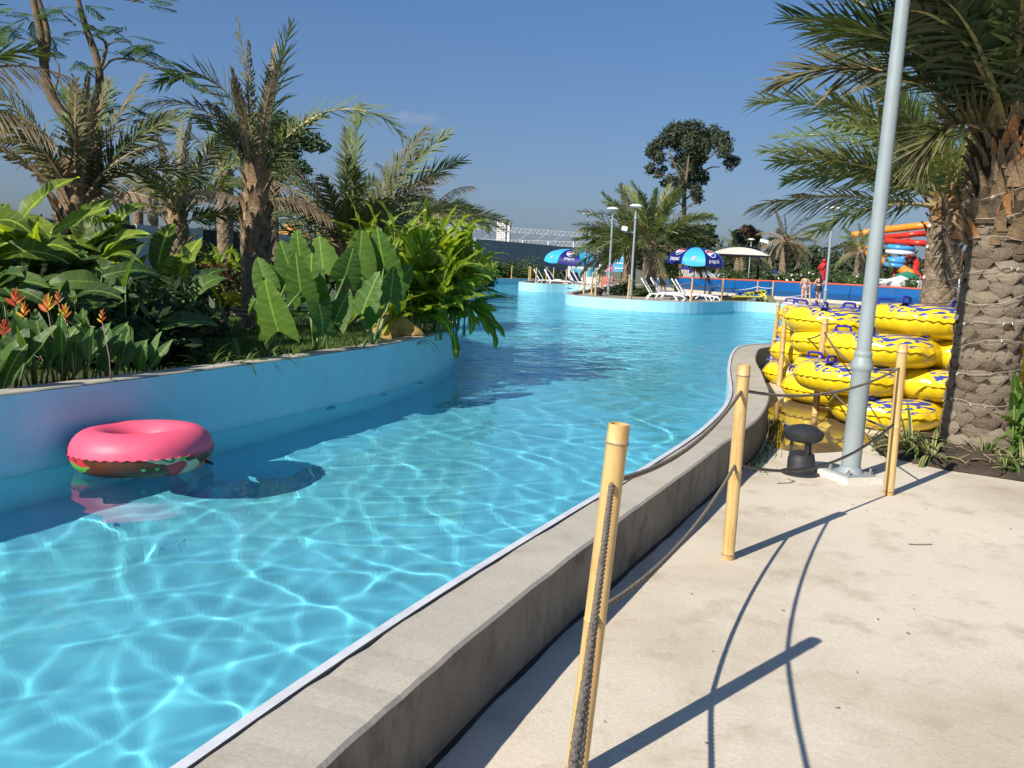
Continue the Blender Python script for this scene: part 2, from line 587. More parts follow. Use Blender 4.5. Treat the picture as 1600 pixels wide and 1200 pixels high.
rim_wall('pool_wall', PATHS['I2'], 1, 0.3, 0.135, -0.1, 'pale blue pool wall curving below the lamp posts and white loungers', 'far_concrete', 'far_concrete')
rim_wall('pool_wall', PATHS['R2'], 1, 0.3, 0.10, -0.1, 'pool wall running behind the yellow tubes', 'far_concrete', 'far_concrete')
# ------------------------------------------------------------------ near right pool wall: cap, trim strip, black joint
def thick_at(p):
    ys = [-6, 2, 5, 6.5, 7.6, 9.4, 11.3, 12.6, 13.8, 17]
    ts = [0.31, 0.31, 0.25, 0.25, 0.34, 0.41, 0.42, 0.36, 0.36, 0.3]
    return float(np.interp(p.y, ys, ts))
nr = PATHS['NR']
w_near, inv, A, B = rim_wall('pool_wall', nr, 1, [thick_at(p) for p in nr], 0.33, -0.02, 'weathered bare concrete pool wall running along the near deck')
mb = MB()
A3 = [a + (b - a).normalized() * 0.024 for a, b in zip(A, B)]
A0 = [a - (b - a).normalized() * 0.012 for a, b in zip(A, B)]
mb.add(*ribbon(A0, A3, 0.337, 0.337))
mb.add(*ribbon(A0, A0, 0.28, 0.337))
mb.build('edge_trim', 'trim_white', w_near)
jr = random.Random(8)
mb = MB()
A4 = [a + (b - a).normalized() * (0.0245) for a, b in zip(A, B)]
A5 = [a + (b - a).normalized() * (0.031 + jr.uniform(-0.003, 0.004)) for a, b in zip(A, B)]
mb.add(*ribbon(A4, A5, 0.3355, 0.3355))
mb.build('edge_joint', 'joint_black', w_near)
mb = MB()
B2 = [b + (b - a).normalized() * (0.011 + jr.uniform(-0.006, 0.008)) for a, b in zip(A, B)]
mb.add(*ribbon(B, B2, 0.016, 0.004))
mb.build('base_joint', 'joint_black', w_near)

# ------------------------------------------------------------------ water surface
NCREST, FOC, SMALL = 9, 0.278, 0.030
def water():
    rs = [1.3]
    while rs[-1] < 92:
        rs.append(rs[-1] * (1 + 0.0052))
    rs = np.array(rs)
    th = np.arange(R(-56), R(20), 0.0056)
    RR, TT = np.meshgrid(rs, th, indexing='ij')
    X, Y = RR * np.sin(TT), RR * np.cos(TT)
    Z = np.zeros_like(X)
    rng = np.random.RandomState(11)
    # narrow crests with broad shallow troughs (these throw thin lines of light on the floor)
    for i in range(NCREST):
        lam = math.exp(rng.uniform(math.log(0.54), math.log(1.35)))
        a = rng.uniform(0, 2 * PI)
        k = 2 * PI / lam
        b = 5.0
        ca_, sa_ = math.cos(a), math.sin(a)
        u, w = X * ca_ + Y * sa_, -X * sa_ + Y * ca_
        f1, f2 = rng.uniform(1.6, 3.2), rng.uniform(3.5, 6.0)
        ph = k * u + rng.uniform(0, 6.28) + 1.3 * np.sin(f1 * w + rng.uniform(0, 6)) + 0.30 * np.sin(f2 * w + 1.7 * u + rng.uniform(0, 6)) + 0.8 * np.sin(0.9 * u + i)
        mod = 0.55 + 0.45 * np.sin(1.1 * X + 0.8 * Y * math.cos(i) + 2.1 * i) * np.sin(0.7 * Y - 0.9 * X * math.sin(i) + i)
        amp = FOC / (0.325 * b * k * k)
        keep = np.clip((lam / (RR * 0.0056) - 5.0) / 5.0, 0, 1)
        Z += keep * amp * mod * np.exp(b * (np.cos(ph) - 1))
    for i in range(34):
        lam = math.exp(rng.uniform(math.log(0.22), math.log(1.6)))
        a = rng.uniform(0, 2 * PI)
        k = 2 * PI / lam
        amp = 0.0205 * lam ** 1.35 * rng.uniform(0.5, 1.2) * SMALL
        # fade waves the grid cannot carry
        keep = np.clip((lam / (RR * 0.0056) - 3.0) / 3.0, 0, 1)
        Z += keep * amp * np.sin(k * (X * math.cos(a) + Y * math.sin(a)) + rng.uniform(0, 6.28) + 0.9 * np.sin(0.9 * X + i) + 0.9 * np.sin(0.8 * Y + 2 * i))
    V = np.stack([X, Y, Z + WATER_Z], -1).reshape(-1, 3)
    nr_, nt_ = X.shape
    idx = np.arange(nr_ * nt_).reshape(nr_, nt_)
    Q = np.stack([idx[:-1, :-1], idx[:-1, 1:], idx[1:, 1:], idx[1:, :-1]], -1).reshape(-1, 4)
    # keep only cells over the pool (with a small margin hidden inside the walls)
    C = V[Q].mean(1)[:, :2]
    px = np.array([p.x for p in POOL]); py = np.array([p.y for p in POOL])
    inside = np.zeros(len(C), bool)
    j = len(px) - 1
    for i in range(len(px)):
        cond = ((py[i] > C[:, 1]) != (py[j] > C[:, 1]))
        with np.errstate(divide='ignore', invalid='ignore'):
            xi = (px[j] - px[i]) * (C[:, 1] - py[i]) / (py[j] - py[i]) + px[i]
        inside ^= cond & (C[:, 0] < xi)
        j = i
    # grow by a few cells so that the sheet reaches into the walls
    g = inside.reshape(nr_ - 1, nt_ - 1)
    for _ in range(3):
        h = g.copy()
        h[1:] |= g[:-1]; h[:-1] |= g[1:]; h[:, 1:] |= g[:, :-1]; h[:, :-1] |= g[:, 1:]
        g = h
    Q = Q[g.ravel()]
    used = np.unique(Q)
    mp = np.full(len(V), -1, int); mp[used] = np.arange(len(used))
    me = np_mesh('water', V[used], mp[Q])
    t = NT('pool_water')
    pos = t.node('ShaderNodeNewGeometry').outputs['Position']
    s = t.sep(pos)
    far = t.node('ShaderNodeMapRange')
    far.inputs['From Min'].default_value = 9.0
    far.inputs['From Max'].default_value = 30.0
    t.link(s[1], far.inputs['Value'])
    h = t.math('ADD', t.noise(pos, 3.2, 3, 0.6, 0.4), t.math('MULTIPLY', t.noise(pos, 1.1, 2, 0.5), 1.6))
    bp = t.node('ShaderNodeBump')
    bp.inputs['Distance'].default_value = 0.075
    t.link(t.math('MULTIPLY', far.outputs[0], 1.0), bp.inputs['Strength'])
    t.link(h, bp.inputs['Height'])
    g = t.node('ShaderNodeBsdfGlass')
    g.inputs['IOR'].default_value = 1.33
    g.inputs['Roughness'].default_value = 0.0
    g.inputs['Color'].default_value = (0.71, 0.97, 1.0, 1)
    t.link(bp.outputs[0], g.inputs['Normal'])
    t.done(g)
    o = obj('water', me, 'pool_water', kind='structure')
    o.cycles.is_caustics_caster = True
    return o
water_obj = water()
for o in bpy.data.objects:
    if o.name in ('pool_floor', 'pool_lining') or o.name.startswith('painted_face'):
        o.cycles.is_caustics_receiver = True

# ------------------------------------------------------------------ plant materials
leafmat('palm_green', (0.125, 0.18, 0.066), 0.30, 0.5, 0.4, tip=(0.24, 0.22, 0.10))
leafmat('palm_fresh', (0.185, 0.225, 0.068), 0.34, 0.45, 0.35, tip=(0.30, 0.29, 0.11))
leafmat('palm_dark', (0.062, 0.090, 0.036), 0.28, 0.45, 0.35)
leafmat('palm_dry', (0.27, 0.215, 0.15), 0.25, 0.8, 0.35, tip=(0.18, 0.13, 0.085), spec=0.1)
leafmat('palm_half', (0.165, 0.165, 0.082), 0.28, 0.6, 0.4, tip=(0.33, 0.26, 0.15), spec=0.2)
plain('rachis', (0.34, 0.29, 0.12), 0.6, 0.3, 9)
plain('rachis_dry', (0.34, 0.24, 0.14), 0.8, 0.3, 9)
plain('palm_bark', (0.215, 0.165, 0.115), 0.95, 0.45, 7, bump=0.9, spec=0.1, dirt=(0.10, 0.075, 0.05))
plain('palm_bark_grey', (0.235, 0.185, 0.13), 0.95, 0.45, 9, bump=0.9, spec=0.1, dirt=(0.11, 0.085, 0.06))
plain('palm_core', (0.075, 0.058, 0.042), 0.95, 0.4, 14, bump=0.8, spec=0.05)
plain('leaf_boot', (0.29, 0.20, 0.12), 0.9, 0.45, 11, bump=0.6, spec=0.1, dirt=(0.13, 0.09, 0.06))
plain('leaf_boot_orange', (0.40, 0.19, 0.08), 0.8, 0.35, 11, bump=0.4, spec=0.1)
plain('bark', (0.155, 0.115, 0.082), 0.9, 0.35, 10, bump=0.7, spec=0.1)
plain('stick', (0.27, 0.20, 0.15), 0.9, 0.35, 10, bump=0.6, spec=0.1)
def veined(name, c, c2, trans, rough=0.46, freq=9.0):
    """broad leaf: paler midrib and side veins, waxy sheen"""
    t = NT(name)
    oi = t.node('ShaderNodeObjectInfo')
    v = t.coord('Object')
    x, y, z = t.sep(v)
    ay = t.math('ABSOLUTE', y)
    w = t.math('SINE', t.math('MULTIPLY', t.math('SUBTRACT', x, t.math('MULTIPLY', ay, 0.55)), 6.283 * freq))
    vein = t.ramp(w, [(0.80, (0, 0, 0)), (0.99, (1, 1, 1))])
    mid = t.ramp(ay, [(0.006, (1, 1, 1)), (0.016, (0, 0, 0))])
    n = t.noise(v, 4.0, 4, 0.6)
    f = t.math('ADD', t.math('MULTIPLY', n, 0.6), t.math('MULTIPLY', oi.outputs['Random'], 0.55))
    cc = t.ramp(f, [(0.25, [k * 0.6 for k in c]), (0.6, c), (0.95, c2)])
    spots = t.ramp(t.noise(v, 13, 3, 0.6), [(0.70, (0, 0, 0)), (0.78, (1, 1, 1))])
    cc = t.mix(t.math('MULTIPLY', spots, 0.5), cc, (0.30, 0.26, 0.07))
    cc = t.mix(t.math('MULTIPLY', vein, 0.20), cc, [k * 1.9 for k in c2])
    cc = t.mix(t.math('MULTIPLY', mid, 0.65), cc, [min(1, k * 2.2) for k in c2])
    p = t.bsdf(cc, rough, t.bump(w, 0.10, 0.004))
    p.inputs['Specular IOR Level'].default_value = 0.3
    tr = t.node('ShaderNodeBsdfTranslucent')
    t.link(t.mix(1.0, cc, (1.5, 1.45, 0.45), 'MULTIPLY'), tr.inputs['Color'])
    mx = t.node('ShaderNodeMixShader')
    mx.inputs[0].default_value = trans
    t.link(p.outputs[0], mx.inputs[1])
    t.link(tr.outputs[0], mx.inputs[2])
    return t.done(mx)
veined('heliconia_leaf', (0.135, 0.215, 0.03), (0.28, 0.36, 0.05), 0.48)
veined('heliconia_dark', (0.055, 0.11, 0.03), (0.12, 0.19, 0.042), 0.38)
veined('ginger_leaf', (0.17, 0.26, 0.034), (0.31, 0.38, 0.06), 0.48)
veined('canna_leaf', (0.080, 0.155, 0.045), (0.15, 0.245, 0.06), 0.38)
veined('alocasia_leaf', (0.075, 0.155, 0.028), (0.15, 0.25, 0.042), 0.40, 0.48, 7.0)
leafmat('strap_leaf', (0.10, 0.165, 0.035), 0.4, 0.4, 0.35)
leafmat('yellow_leaf', (0.42, 0.40, 0.06), 0.4, 0.5, 0.35)
leafmat('red_leaf', (0.11, 0.035, 0.022), 0.3, 0.5, 0.4)
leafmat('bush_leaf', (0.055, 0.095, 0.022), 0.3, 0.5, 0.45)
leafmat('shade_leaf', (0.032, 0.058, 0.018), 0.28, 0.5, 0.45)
leafmat('feather_leaf', (0.085, 0.155, 0.04), 0.4, 0.5, 0.35)
leafmat('tree_leaf', (0.058, 0.090, 0.034), 0.3, 0.55, 0.45)
leafmat('tree_leaf_far', (0.060, 0.082, 0.042), 0.3, 0.6, 0.4)
leafmat('casuarina', (0.058, 0.078, 0.045), 0.2, 0.8, 0.4, spec=0.1)
leafmat('rust_leaf', (0.16, 0.085, 0.06), 0.3, 0.7, 0.3)
leafmat('dry_leaf', (0.55, 0.36, 0.14), 0.35, 0.8, 0.25, tip=(0.36, 0.20, 0.08), spec=0.1)
leafmat('bract_orange', (0.62, 0.17, 0.035), 0.4, 0.4, 0.2)
leafmat('bract_red', (0.48, 0.07, 0.03), 0.4, 0.4, 0.2)
leafmat('bract_yellow', (0.80, 0.50, 0.08), 0.4, 0.4, 0.2)
plain('green_stem', (0.12, 0.19, 0.05), 0.5, 0.3, 8)

# ------------------------------------------------------------------ palm pieces
NPR = np.random.RandomState(21)
def frond_mesh(L, el0, bend, az, n=60, ll=0.42, lw=0.032, droop=0.10, vee=34, side=0.0, roll=0.0, curl=0.0, rad=0.024, seed=0, ex=1.35):
    rs = np.random.RandomState(seed)
    N = 20
    s = np.linspace(0, 1, N)
    el = R(el0) - R(bend) * s ** ex
    ds = L / (N - 1)
    h = np.concatenate([[0], np.cumsum(np.cos((el[1:] + el[:-1]) / 2) * ds)])
    z = np.concatenate([[0], np.cumsum(np.sin((el[1:] + el[:-1]) / 2) * ds)])
    a = R(az) + R(side) * s ** 1.5
    ca, sa = math.cos(R(az)), math.sin(R(az))
    lat = np.cumsum(np.sin(a - R(az)) * ds)
    P = np.stack([h * ca - lat * sa, h * sa + lat * ca, z], -1)
    T = np.gradient(P, axis=0)
    T /= np.linalg.norm(T, axis=1)[:, None]
    S = np.stack([np.full(N, -sa), np.full(N, ca), np.zeros(N)], -1)
    Nn = np.cross(T, S)
    cr, sr = math.cos(R(roll)), math.sin(R(roll))
    S, Nn = S * cr + Nn * sr, Nn * cr - S * sr
    V, F, MI = [], [], []
    rr = rad * (1 - 0.88 * s)
    for i in range(N):
        for (u, w) in ((0, 0.75), (-1.2, -0.5), (1.2, -0.5)):
            V.append(P[i] + S[i] * u * rr[i] + Nn[i] * w * rr[i])
    for i in range(N - 1):
        for k in range(3):
            k2 = (k + 1) % 3
            A_, B_, C_, D_ = i * 3 + k, i * 3 + k2, (i + 1) * 3 + k2, (i + 1) * 3 + k
            F += [(A_, B_, C_), (A_, C_, D_)]
            MI += [1, 1]
    base = len(V)
    ss = np.repeat(np.linspace(0.14, 0.995, n), 2) + rs.uniform(-0.004, 0.004, 2 * n)
    ss = np.clip(ss, 0, 1)
    sd = np.tile([1.0, -1.0], n)
    def itp(Q):
        return np.stack([np.interp(ss, s, Q[:, k]) for k in range(3)], -1)
    O, TT, SS, NN = itp(P), itp(T), itp(S), itp(Nn)
    ang = R(58) * (1 - ss) + R(24) * ss + rs.normal(0, 0.10, 2 * n)
    vv = R(vee) * rs.choice([1.3, 0.4, -0.6], 2 * n, p=[0.42, 0.33, 0.25]) + rs.normal(0, 0.16, 2 * n)
    dirv = TT * np.cos(ang)[:, None] + SS * (sd * np.sin(ang) * np.cos(vv))[:, None] + NN * (np.sin(ang) * np.sin(vv))[:, None]
    prof = np.clip(np.sin(PI * (0.10 + 0.80 * ss)) ** 0.7, 0.15, 1)
    ln = ll * prof * rs.uniform(0.82, 1.12, 2 * n)
    wd = lw * (0.6 + 0.4 * prof)
    wv = np.cross(dirv, NN)
    wv /= np.linalg.norm(wv, axis=1)[:, None] + 1e-9
    g = np.array([0, 0, -1.0])
    inner = -SS * sd[:, None] * curl
    mid = O + dirv * (ln * 0.5)[:, None] + g * (droop * ln * 0.32)[:, None]
    tip = O + dirv * ln[:, None] + g * (droop * ln)[:, None] + inner * (ln * 0.5)[:, None]
    b1, b2 = O - wv * (wd * 0.35)[:, None], O + wv * (wd * 0.35)[:, None]
    m1, m2 = mid - wv * (wd * 0.55)[:, None], mid + wv * (wd * 0.55)[:, None]
    LV = np.stack([b1, b2, m1, m2, tip], 1).reshape(-1, 3)
    i0 = base + np.arange(2 * n) * 5
    LF = np.concatenate([np.stack([i0, i0 + 1, i0 + 3], -1), np.stack([i0, i0 + 3, i0 + 2], -1), np.stack([i0 + 2, i0 + 3, i0 + 4], -1)])
    V = np.concatenate([np.array(V), LV])
    F = np.concatenate([np.array(F), LF])
    me = np_mesh('frond', V, F, False)
    mi = np.zeros(len(F), dtype=np.int32)
    mi[:len(MI)] = 1
    if len(me.polygons) == len(F):
        me.polygons.foreach_set('material_index', mi)
    return me
def trunk_mesh(h, r0, r1, cols=9, pitch=0.13, depth=0.03, nu=72, nz=None, wob=0.02, flare=0.0, seed=1, lean=(0, 0)):
    nz = nz or int(h / pitch * 7) + 2
    u = np.linspace(0, 2 * PI, nu, endpoint=False)
    z = np.linspace(0, h, nz)
    Uu, Z = np.meshgrid(u, z)
    fa = cols * Uu / (2 * PI)
    fb = Z / pitch * 0.5
    a = (fa + fb) % 1.0
    b = (fa - fb) % 1.0
    e = np.minimum(np.minimum(a, 1 - a), np.minimum(b, 1 - b))
    hgt = np.clip(e / 0.16, 0, 1)
    hgt = hgt * hgt * (3 - 2 * hgt)
    tilt = 1 - ((a + (1 - b)) % 1.0) * 0.5
    rs = np.random.RandomState(seed)
    cell = (np.floor(fa + fb) * 7.13 + np.floor(fa - fb) * 3.71)
    jitter = np.sin(cell * 12.9898) * 0.5
    rad = r0 + (r1 - r0) * (Z / h) + flare * np.exp(-Z / 0.18)
    rad = rad + depth * hgt * (0.65 + 0.35 * tilt + 0.5 * jitter) + wob * np.sin(3 * Z + 1.3 * seed) * 0.4 + 0.004 * rs.normal(size=Z.shape)
    X = rad * np.cos(Uu) + lean[0] * Z / h
    Y = rad * np.sin(Uu) + lean[1] * Z / h
    V = np.stack([X, Y, Z], -1).reshape(-1, 3)
    idx = np.arange(nz * nu).reshape(nz, nu)
    nx = np.roll(idx, -1, axis=1)
    Q = np.stack([idx[:-1], nx[:-1], nx[1:], idx[1:]], -1).reshape(-1, 4)
    return np_mesh('trunk', V, Q, True)
def boot_mesh(seed):
    """dead leaf base: a tapering, cupped and torn wedge standing up and out"""
    rs = random.Random(seed)
    vs, fs = [], []
    nseg = 5
    for i in range(nseg + 1):
        t = i / nseg
        w = 0.5 * (1 - t) ** 0.7 * (1 + rs.uniform(-0.12, 0.12)) + 0.07
        th = 0.11 * (1 - t) + 0.03
        x = t * (0.9 + rs.uniform(-0.03, 0.03))
        zc = 0.22 * t * t
        for (yy, zz) in ((-w, 0.10), (0, -th), (w, 0.10), (0, th)):
            vs.append((x, yy * 0.62, zz * 0.7 + zc))
    for i in range(nseg):
        for k in range(4):
            k2 = (k + 1) % 4
            fs.append((i * 4 + k, i * 4 + k2, i * 4 + 4 + k2, i * 4 + 4 + k))
    fs.append((nseg * 4, nseg * 4 + 1, nseg * 4 + 2, nseg * 4 + 3))
    return mesh('leaf_base', vs, fs)
BOOTS = [boot_mesh(s) for s in range(4)]
for k_, b_ in enumerate(BOOTS):
    b_.materials.append(MATS['leaf_boot'])
BOOT_O = boot_mesh(9)
BOOT_O.materials.append(MATS['leaf_boot_orange'])
def orient(d, n):
    """matrix with x along d and z near n"""
    x = Vector(d).normalized()
    z = Vector(n)
    z = (z - x * z.dot(x))
    z = z.normalized() if z.length > 1e-4 else x.orthogonal().normalized()
    y = z.cross(x)
    return Matrix(((x.x, y.x, z.x), (x.y, y.y, z.y), (x.z, y.z, z.z)))
def put(name, me, parent, loc, d, n, scale=1.0, mat=None):
    o = obj(name, me, mat, parent)
    m = orient(d, n)
    if isinstance(scale, (int, float)):
        scale = (scale,) * 3
    m = m @ Matrix.Diagonal(scale)
    m = m.to_4x4()
    m.translation = Vector(loc)
    o.matrix_local = m
    return o
def boots(parent, z0, z1, r0, r1, n, rnd, size=0.3, out=0.45, orange=0.1):
    for i in range(n):
        t = i / n
        a = i * 2.3999 + rnd.uniform(-0.2, 0.2)
        z = z0 + (z1 - z0) * t + rnd.uniform(-0.03, 0.03)
        r_ = r0 + (r1 - r0) * t
        d = Vector((math.cos(a) * out * rnd.uniform(0.6, 1.5), math.sin(a) * out * rnd.uniform(0.6, 1.5), 1))
        me = BOOT_O if rnd.random() < orange else rnd.choice(BOOTS)
        sc = size * rnd.uniform(0.7, 1.35)
        put('leaf_base', me, parent, (math.cos(a) * r_, math.sin(a) * r_, z), d, (math.cos(a), math.sin(a), -0.3), (sc, sc * rnd.uniform(0.4, 0.8), sc))

def palm(label, loc, h, r0, r1, fronds, name='date_palm', bark='palm_bark', cols=8, pitch=0.14, depth=0.03, boots_n=26, boot_len=0.7, flare=0.05, lean=(0, 0), seed=1, n=40, nu=60, group=None, size=0.26, boot_out=0.45, top_r=None, boot_orange=0.04, trunk=True, lw=None, zoff=0.0):
    p = thing(name, label, 'palm tree', loc, group=group)
    rnd = random.Random(seed)
    if trunk:
        obj('trunk', trunk_mesh(h, r0, r1, cols, pitch, depth, nu=nu, seed=seed, flare=flare, lean=lean), bark, p)
    top = Vector((lean[0], lean[1], h))
    if boots_n:
        b = thing2 = None
        boots_parent = p
        e = obj('crownshaft', trunk_mesh(boot_len, r1 * 0.95, r1 * 0.55, 6, 0.2, 0.03, nu=24, seed=seed + 3), 'leaf_boot', p, loc=top - Vector((0, 0, 0.05)))
        boots(e, -boot_len * 0.45, boot_len * 0.8, r1 * 1.0, r1 * 0.55, boots_n, rnd, size, boot_out, boot_orange)
    for k, fr in enumerate(fronds):
        az, el, L, bend = fr[:4]
        kind = fr[4] if len(fr) > 4 else 'g'
        kw = dict(n=int(n * 1.15), ll=0.52, seed=seed * 97 + k)
        if kind == 'd':      # dead, drooping leaflets
            kw.update(droop=0.85, curl=0.5, vee=-5, ll=0.34, n=max(12, int(n * 0.9)))
        elif kind == 'h':    # half dry
            kw.update(droop=0.35, vee=15)
        elif kind == 'b':    # bundled upright
            kw.update(droop=0.25, curl=0.7, vee=14, ll=0.30)
        kw['ll'] *= (L / 2.3) ** 0.6
        kw['side'] = rnd.uniform(-14, 14)
        kw['roll'] = rnd.choice((-1, 1)) * rnd.uniform(20, 60)
        if lw:
            kw['lw'] = lw
        if len(fr) > 5:
            kw['ex'] = fr[5]
        mat = {'g': ['palm_green', 'rachis'], 'f': ['palm_fresh', 'rachis'], 'k': ['palm_dark', 'rachis'], 'd': ['palm_dry', 'rachis_dry'], 'h': ['palm_half', 'rachis_dry'], 'b': ['palm_dry', 'rachis_dry']}[kind]
        off = Vector((math.cos(R(az)), math.sin(R(az)), 0)) * r1 * 0.45
        zz = boot_len * 0.35 * rnd.uniform(0.2, 1.0) * (0.4 + 0.6 * max(0, math.sin(R(el)))) if boots_n else 0
        obj('frond', frond_mesh(L, el, bend, az, **kw), mat, p, loc=top + off + Vector((0, 0, zz + (zoff if el > 35 else zoff * 0.4))))
    return p
def crown(n, el_lo, el_hi, L, bend, rnd, kinds='gggf', az0=0, jit=14):
    out = []
    for i in range(n):
        t = (i + 0.5) / n
        out.append((az0 + i * 137.5 + rnd.uniform(-jit, jit), el_lo + (el_hi - el_lo) * t + rnd.uniform(-7, 7), L * rnd.uniform(0.85, 1.1), bend * rnd.uniform(0.75, 1.25) * (1.15 - 0.5 * t), rnd.choice(kinds)))
    return out

# ------------------------------------------------------------------ broad leaves
def lance_mesh(seed, half=0.16, curl=0.5, fold=0.35, wave=0.02, ns=11, peak=0.42):
    rs = random.Random(seed)
    cols = (-1, -0.55, 0, 0.55, 1)
    vs, fs = [], []
    ph = rs.uniform(0, 6)
    tw = rs.uniform(-0.5, 0.5)
    x = zc = 0.0
    for i in range(ns):
        t = i / (ns - 1)
        if i:
            a = curl * (t ** 1.4) * 1.3
            x += math.cos(a) / (ns - 1)
            zc -= math.sin(a) / (ns - 1)
        w = half * (math.sin(PI * min(1, t ** (math.log(0.5) / math.log(peak)))) ** 0.75) if 0 < t < 1 else (0.012 if t == 0 else 0.003)
        for c in cols:
            yy = c * w
            zz = zc + abs(c) * w * fold + wave * math.sin(t * 15 + ph + c * 2) * abs(c) + yy * tw * t
            vs.append((x, yy, zz))
    m = len(cols)
    for i in range(ns - 1):
        for k in range(m - 1):
            fs.append((i * m + k, (i + 1) * m + k, (i + 1) * m + k + 1, i * m + k + 1))
    return mesh('leaf', vs, fs, True)
def heart_mesh(seed, curl=0.35, fold=0.18):
    rs = random.Random(seed)
    ns, cols = 15, (-1, -0.72, -0.42, -0.15, 0, 0.15, 0.42, 0.72, 1)
    vs, fs = [], []
    ph = rs.uniform(0, 6)
    for i in range(ns):
        t = i / (ns - 1)
        w = 0.43 * (1 - t) ** 0.72 * (t + 0.12) ** 0.16 + 0.002
        for c in cols:
            back = 0.26 * abs(c) ** 1.3 * (1 - t) ** 1.6
            x = t - back
            yy = c * w * (1 - 0.18 * (1 - t) ** 3 * abs(c))
            zz = -curl * 0.5 * t * t + fold * abs(yy) - 0.25 * back * back - 0.20 * abs(c) ** 3 * w * 0.6
            rip = math.sin((t - abs(c) * 0.22) * 30 + ph) * 0.020 * min(1, abs(c) * 1.6) + 0.035 * math.sin(t * 30 + ph * 2 + c) * max(0, abs(c) - 0.6) * 2.2
            vs.append((x, yy, zz + rip))
    m = len(cols)
    for i in range(ns - 1):
        for k in range(m - 1):
            fs.append((i * m + k, (i + 1) * m + k, (i + 1) * m + k + 1, i * m + k + 1))
    return mesh('leaf', vs, fs, True)
def variants(fn, n, mat, **kw):
    out = []
    for s in range(n):
        k2 = {k: (v if not isinstance(v, tuple) else RNG.uniform(*v)) for k, v in kw.items()}
        me = fn(s + 17, **k2)
        me.materials.append(MATS[mat])
        out.append(me)
    return out
HEL = variants(lance_mesh, 8, 'heliconia_leaf', half=(0.13, 0.19), curl=(0.2, 1.5), fold=(0.1, 0.5), wave=0.022)
HELD = variants(lance_mesh, 6, 'heliconia_dark', half=(0.13, 0.19), curl=(0.2, 1.0), fold=(0.1, 0.5), wave=0.022)
GIN = variants(lance_mesh, 8, 'ginger_leaf', half=(0.11, 0.165), curl=(0.1, 1.3), fold=(0.1, 0.55), wave=0.03)
CAN = variants(lance_mesh, 6, 'canna_leaf', half=(0.15, 0.21), curl=(0.0, 0.5), fold=(0.15, 0.6), wave=0.015)
ALO = variants(heart_mesh, 6, 'alocasia_leaf', curl=(0.1, 0.5), fold=(0.05, 0.3))
STRAP = variants(lance_mesh, 5, 'strap_leaf', half=(0.030, 0.045), curl=(0.4, 1.5), fold=(0.2, 0.5), wave=0.0)
def stem_obj(parent, pts, r_, mat='green_stem', name='stem'):
    m = MB()
    m.tube(pts, [r_ * (1 - 0.5 * i / (len(pts) - 1)) for i in range(len(pts))], 6)
    return m.build(name, mat, parent, smooth=True)
def sph(az, el):
    return Vector((math.cos(R(az)) * math.cos(R(el)), math.sin(R(az)) * math.cos(R(el)), math.sin(R(el))))
def clump(name, label, cat, loc, n, h, L, meshes, rnd, spread=0.35, el=(35, 85), width=1.0, stems=True, group=None, z0=0.15, toward=None, per=1, face=(0, 0, 0)):
    """broad-leaved clump: n stems from the ground, each ending in leaves"""
    p = thing(name, label, cat, loc, group=group)
    for i in range(n):
        a = rnd.uniform(0, 360) if toward is None else rnd.gauss(toward, 70)
        r_ = spread * math.sqrt(rnd.random())
        b = Vector((r_ * math.cos(R(a)) * 0.5, r_ * math.sin(R(a)) * 0.5, 0))
        hh = h * rnd.uniform(z0, 1.0)
        tip = Vector((r_ * math.cos(R(a)), r_ * math.sin(R(a)), hh))
        if stems:
            stem_obj(p, [b, (b + tip) / 2 + Vector((0, 0, 0.05)), tip], 0.014)
        for k in range(per):
            d = sph(a + rnd.uniform(-60, 60) + 180 * k, rnd.uniform(*el))
            nrm = Vector((-d.x * d.z, -d.y * d.z, 0.4 + abs(d.z) * 0.2)) + Vector((rnd.uniform(-.4, .4), rnd.uniform(-.6, .2), 0)) + Vector(face)
            sc = L * rnd.uniform(0.7, 1.15)
            put('leaf', rnd.choice(meshes), p, tip - Vector((0, 0, 0.07 * k)), d, nrm, (sc, sc * width * rnd.uniform(0.8, 1.2), sc))
    return p
def cane_plant(name, label, cat, loc, canes, h, L, meshes, rnd, spread=0.4, leaves=8, lean=0.25, toward=None, start=0.25, group=None):
    """ginger: upright canes with leaves left and right along them"""
    p = thing(name, label, cat, loc, group=group)
    for i in range(canes):
        a = rnd.uniform(0, 2 * PI)
        r_ = spread * math.sqrt(rnd.random())
        b = Vector((r_ * math.cos(a), r_ * math.sin(a), 0))
        la = rnd.uniform(0, 2 * PI) if toward is None else R(rnd.gauss(toward, 45))
        hh = h * rnd.uniform(0.6, 1.0)
        le = lean * rnd.uniform(0.2, 1.2) * hh
        pts = [b + Vector((math.cos(la) * le * t * t, math.sin(la) * le * t * t, hh * t)) for t in (0, 0.35, 0.7, 1.0)]
        stem_obj(p, pts, 0.014)
        base_az = rnd.uniform(0, 360)
        for k in range(leaves):
            t = start + (1 - start) * k / (leaves - 1)
            pos = b + Vector((math.cos(la) * le * t * t, math.sin(la) * le * t * t, hh * t))
            az = base_az + 180 * (k % 2) + rnd.uniform(-35, 35)
            e = 20 + 55 * t + rnd.uniform(-15, 15)
            d = sph(az, e)
            sc = L * rnd.uniform(0.75, 1.1) * (0.75 + 0.5 * math.sin(PI * t))
            put('leaf', rnd.choice(meshes), p, pos, d, Vector((-d.x, -d.y, 0.8)), (sc, sc * rnd.uniform(0.8, 1.15), sc))
    return p
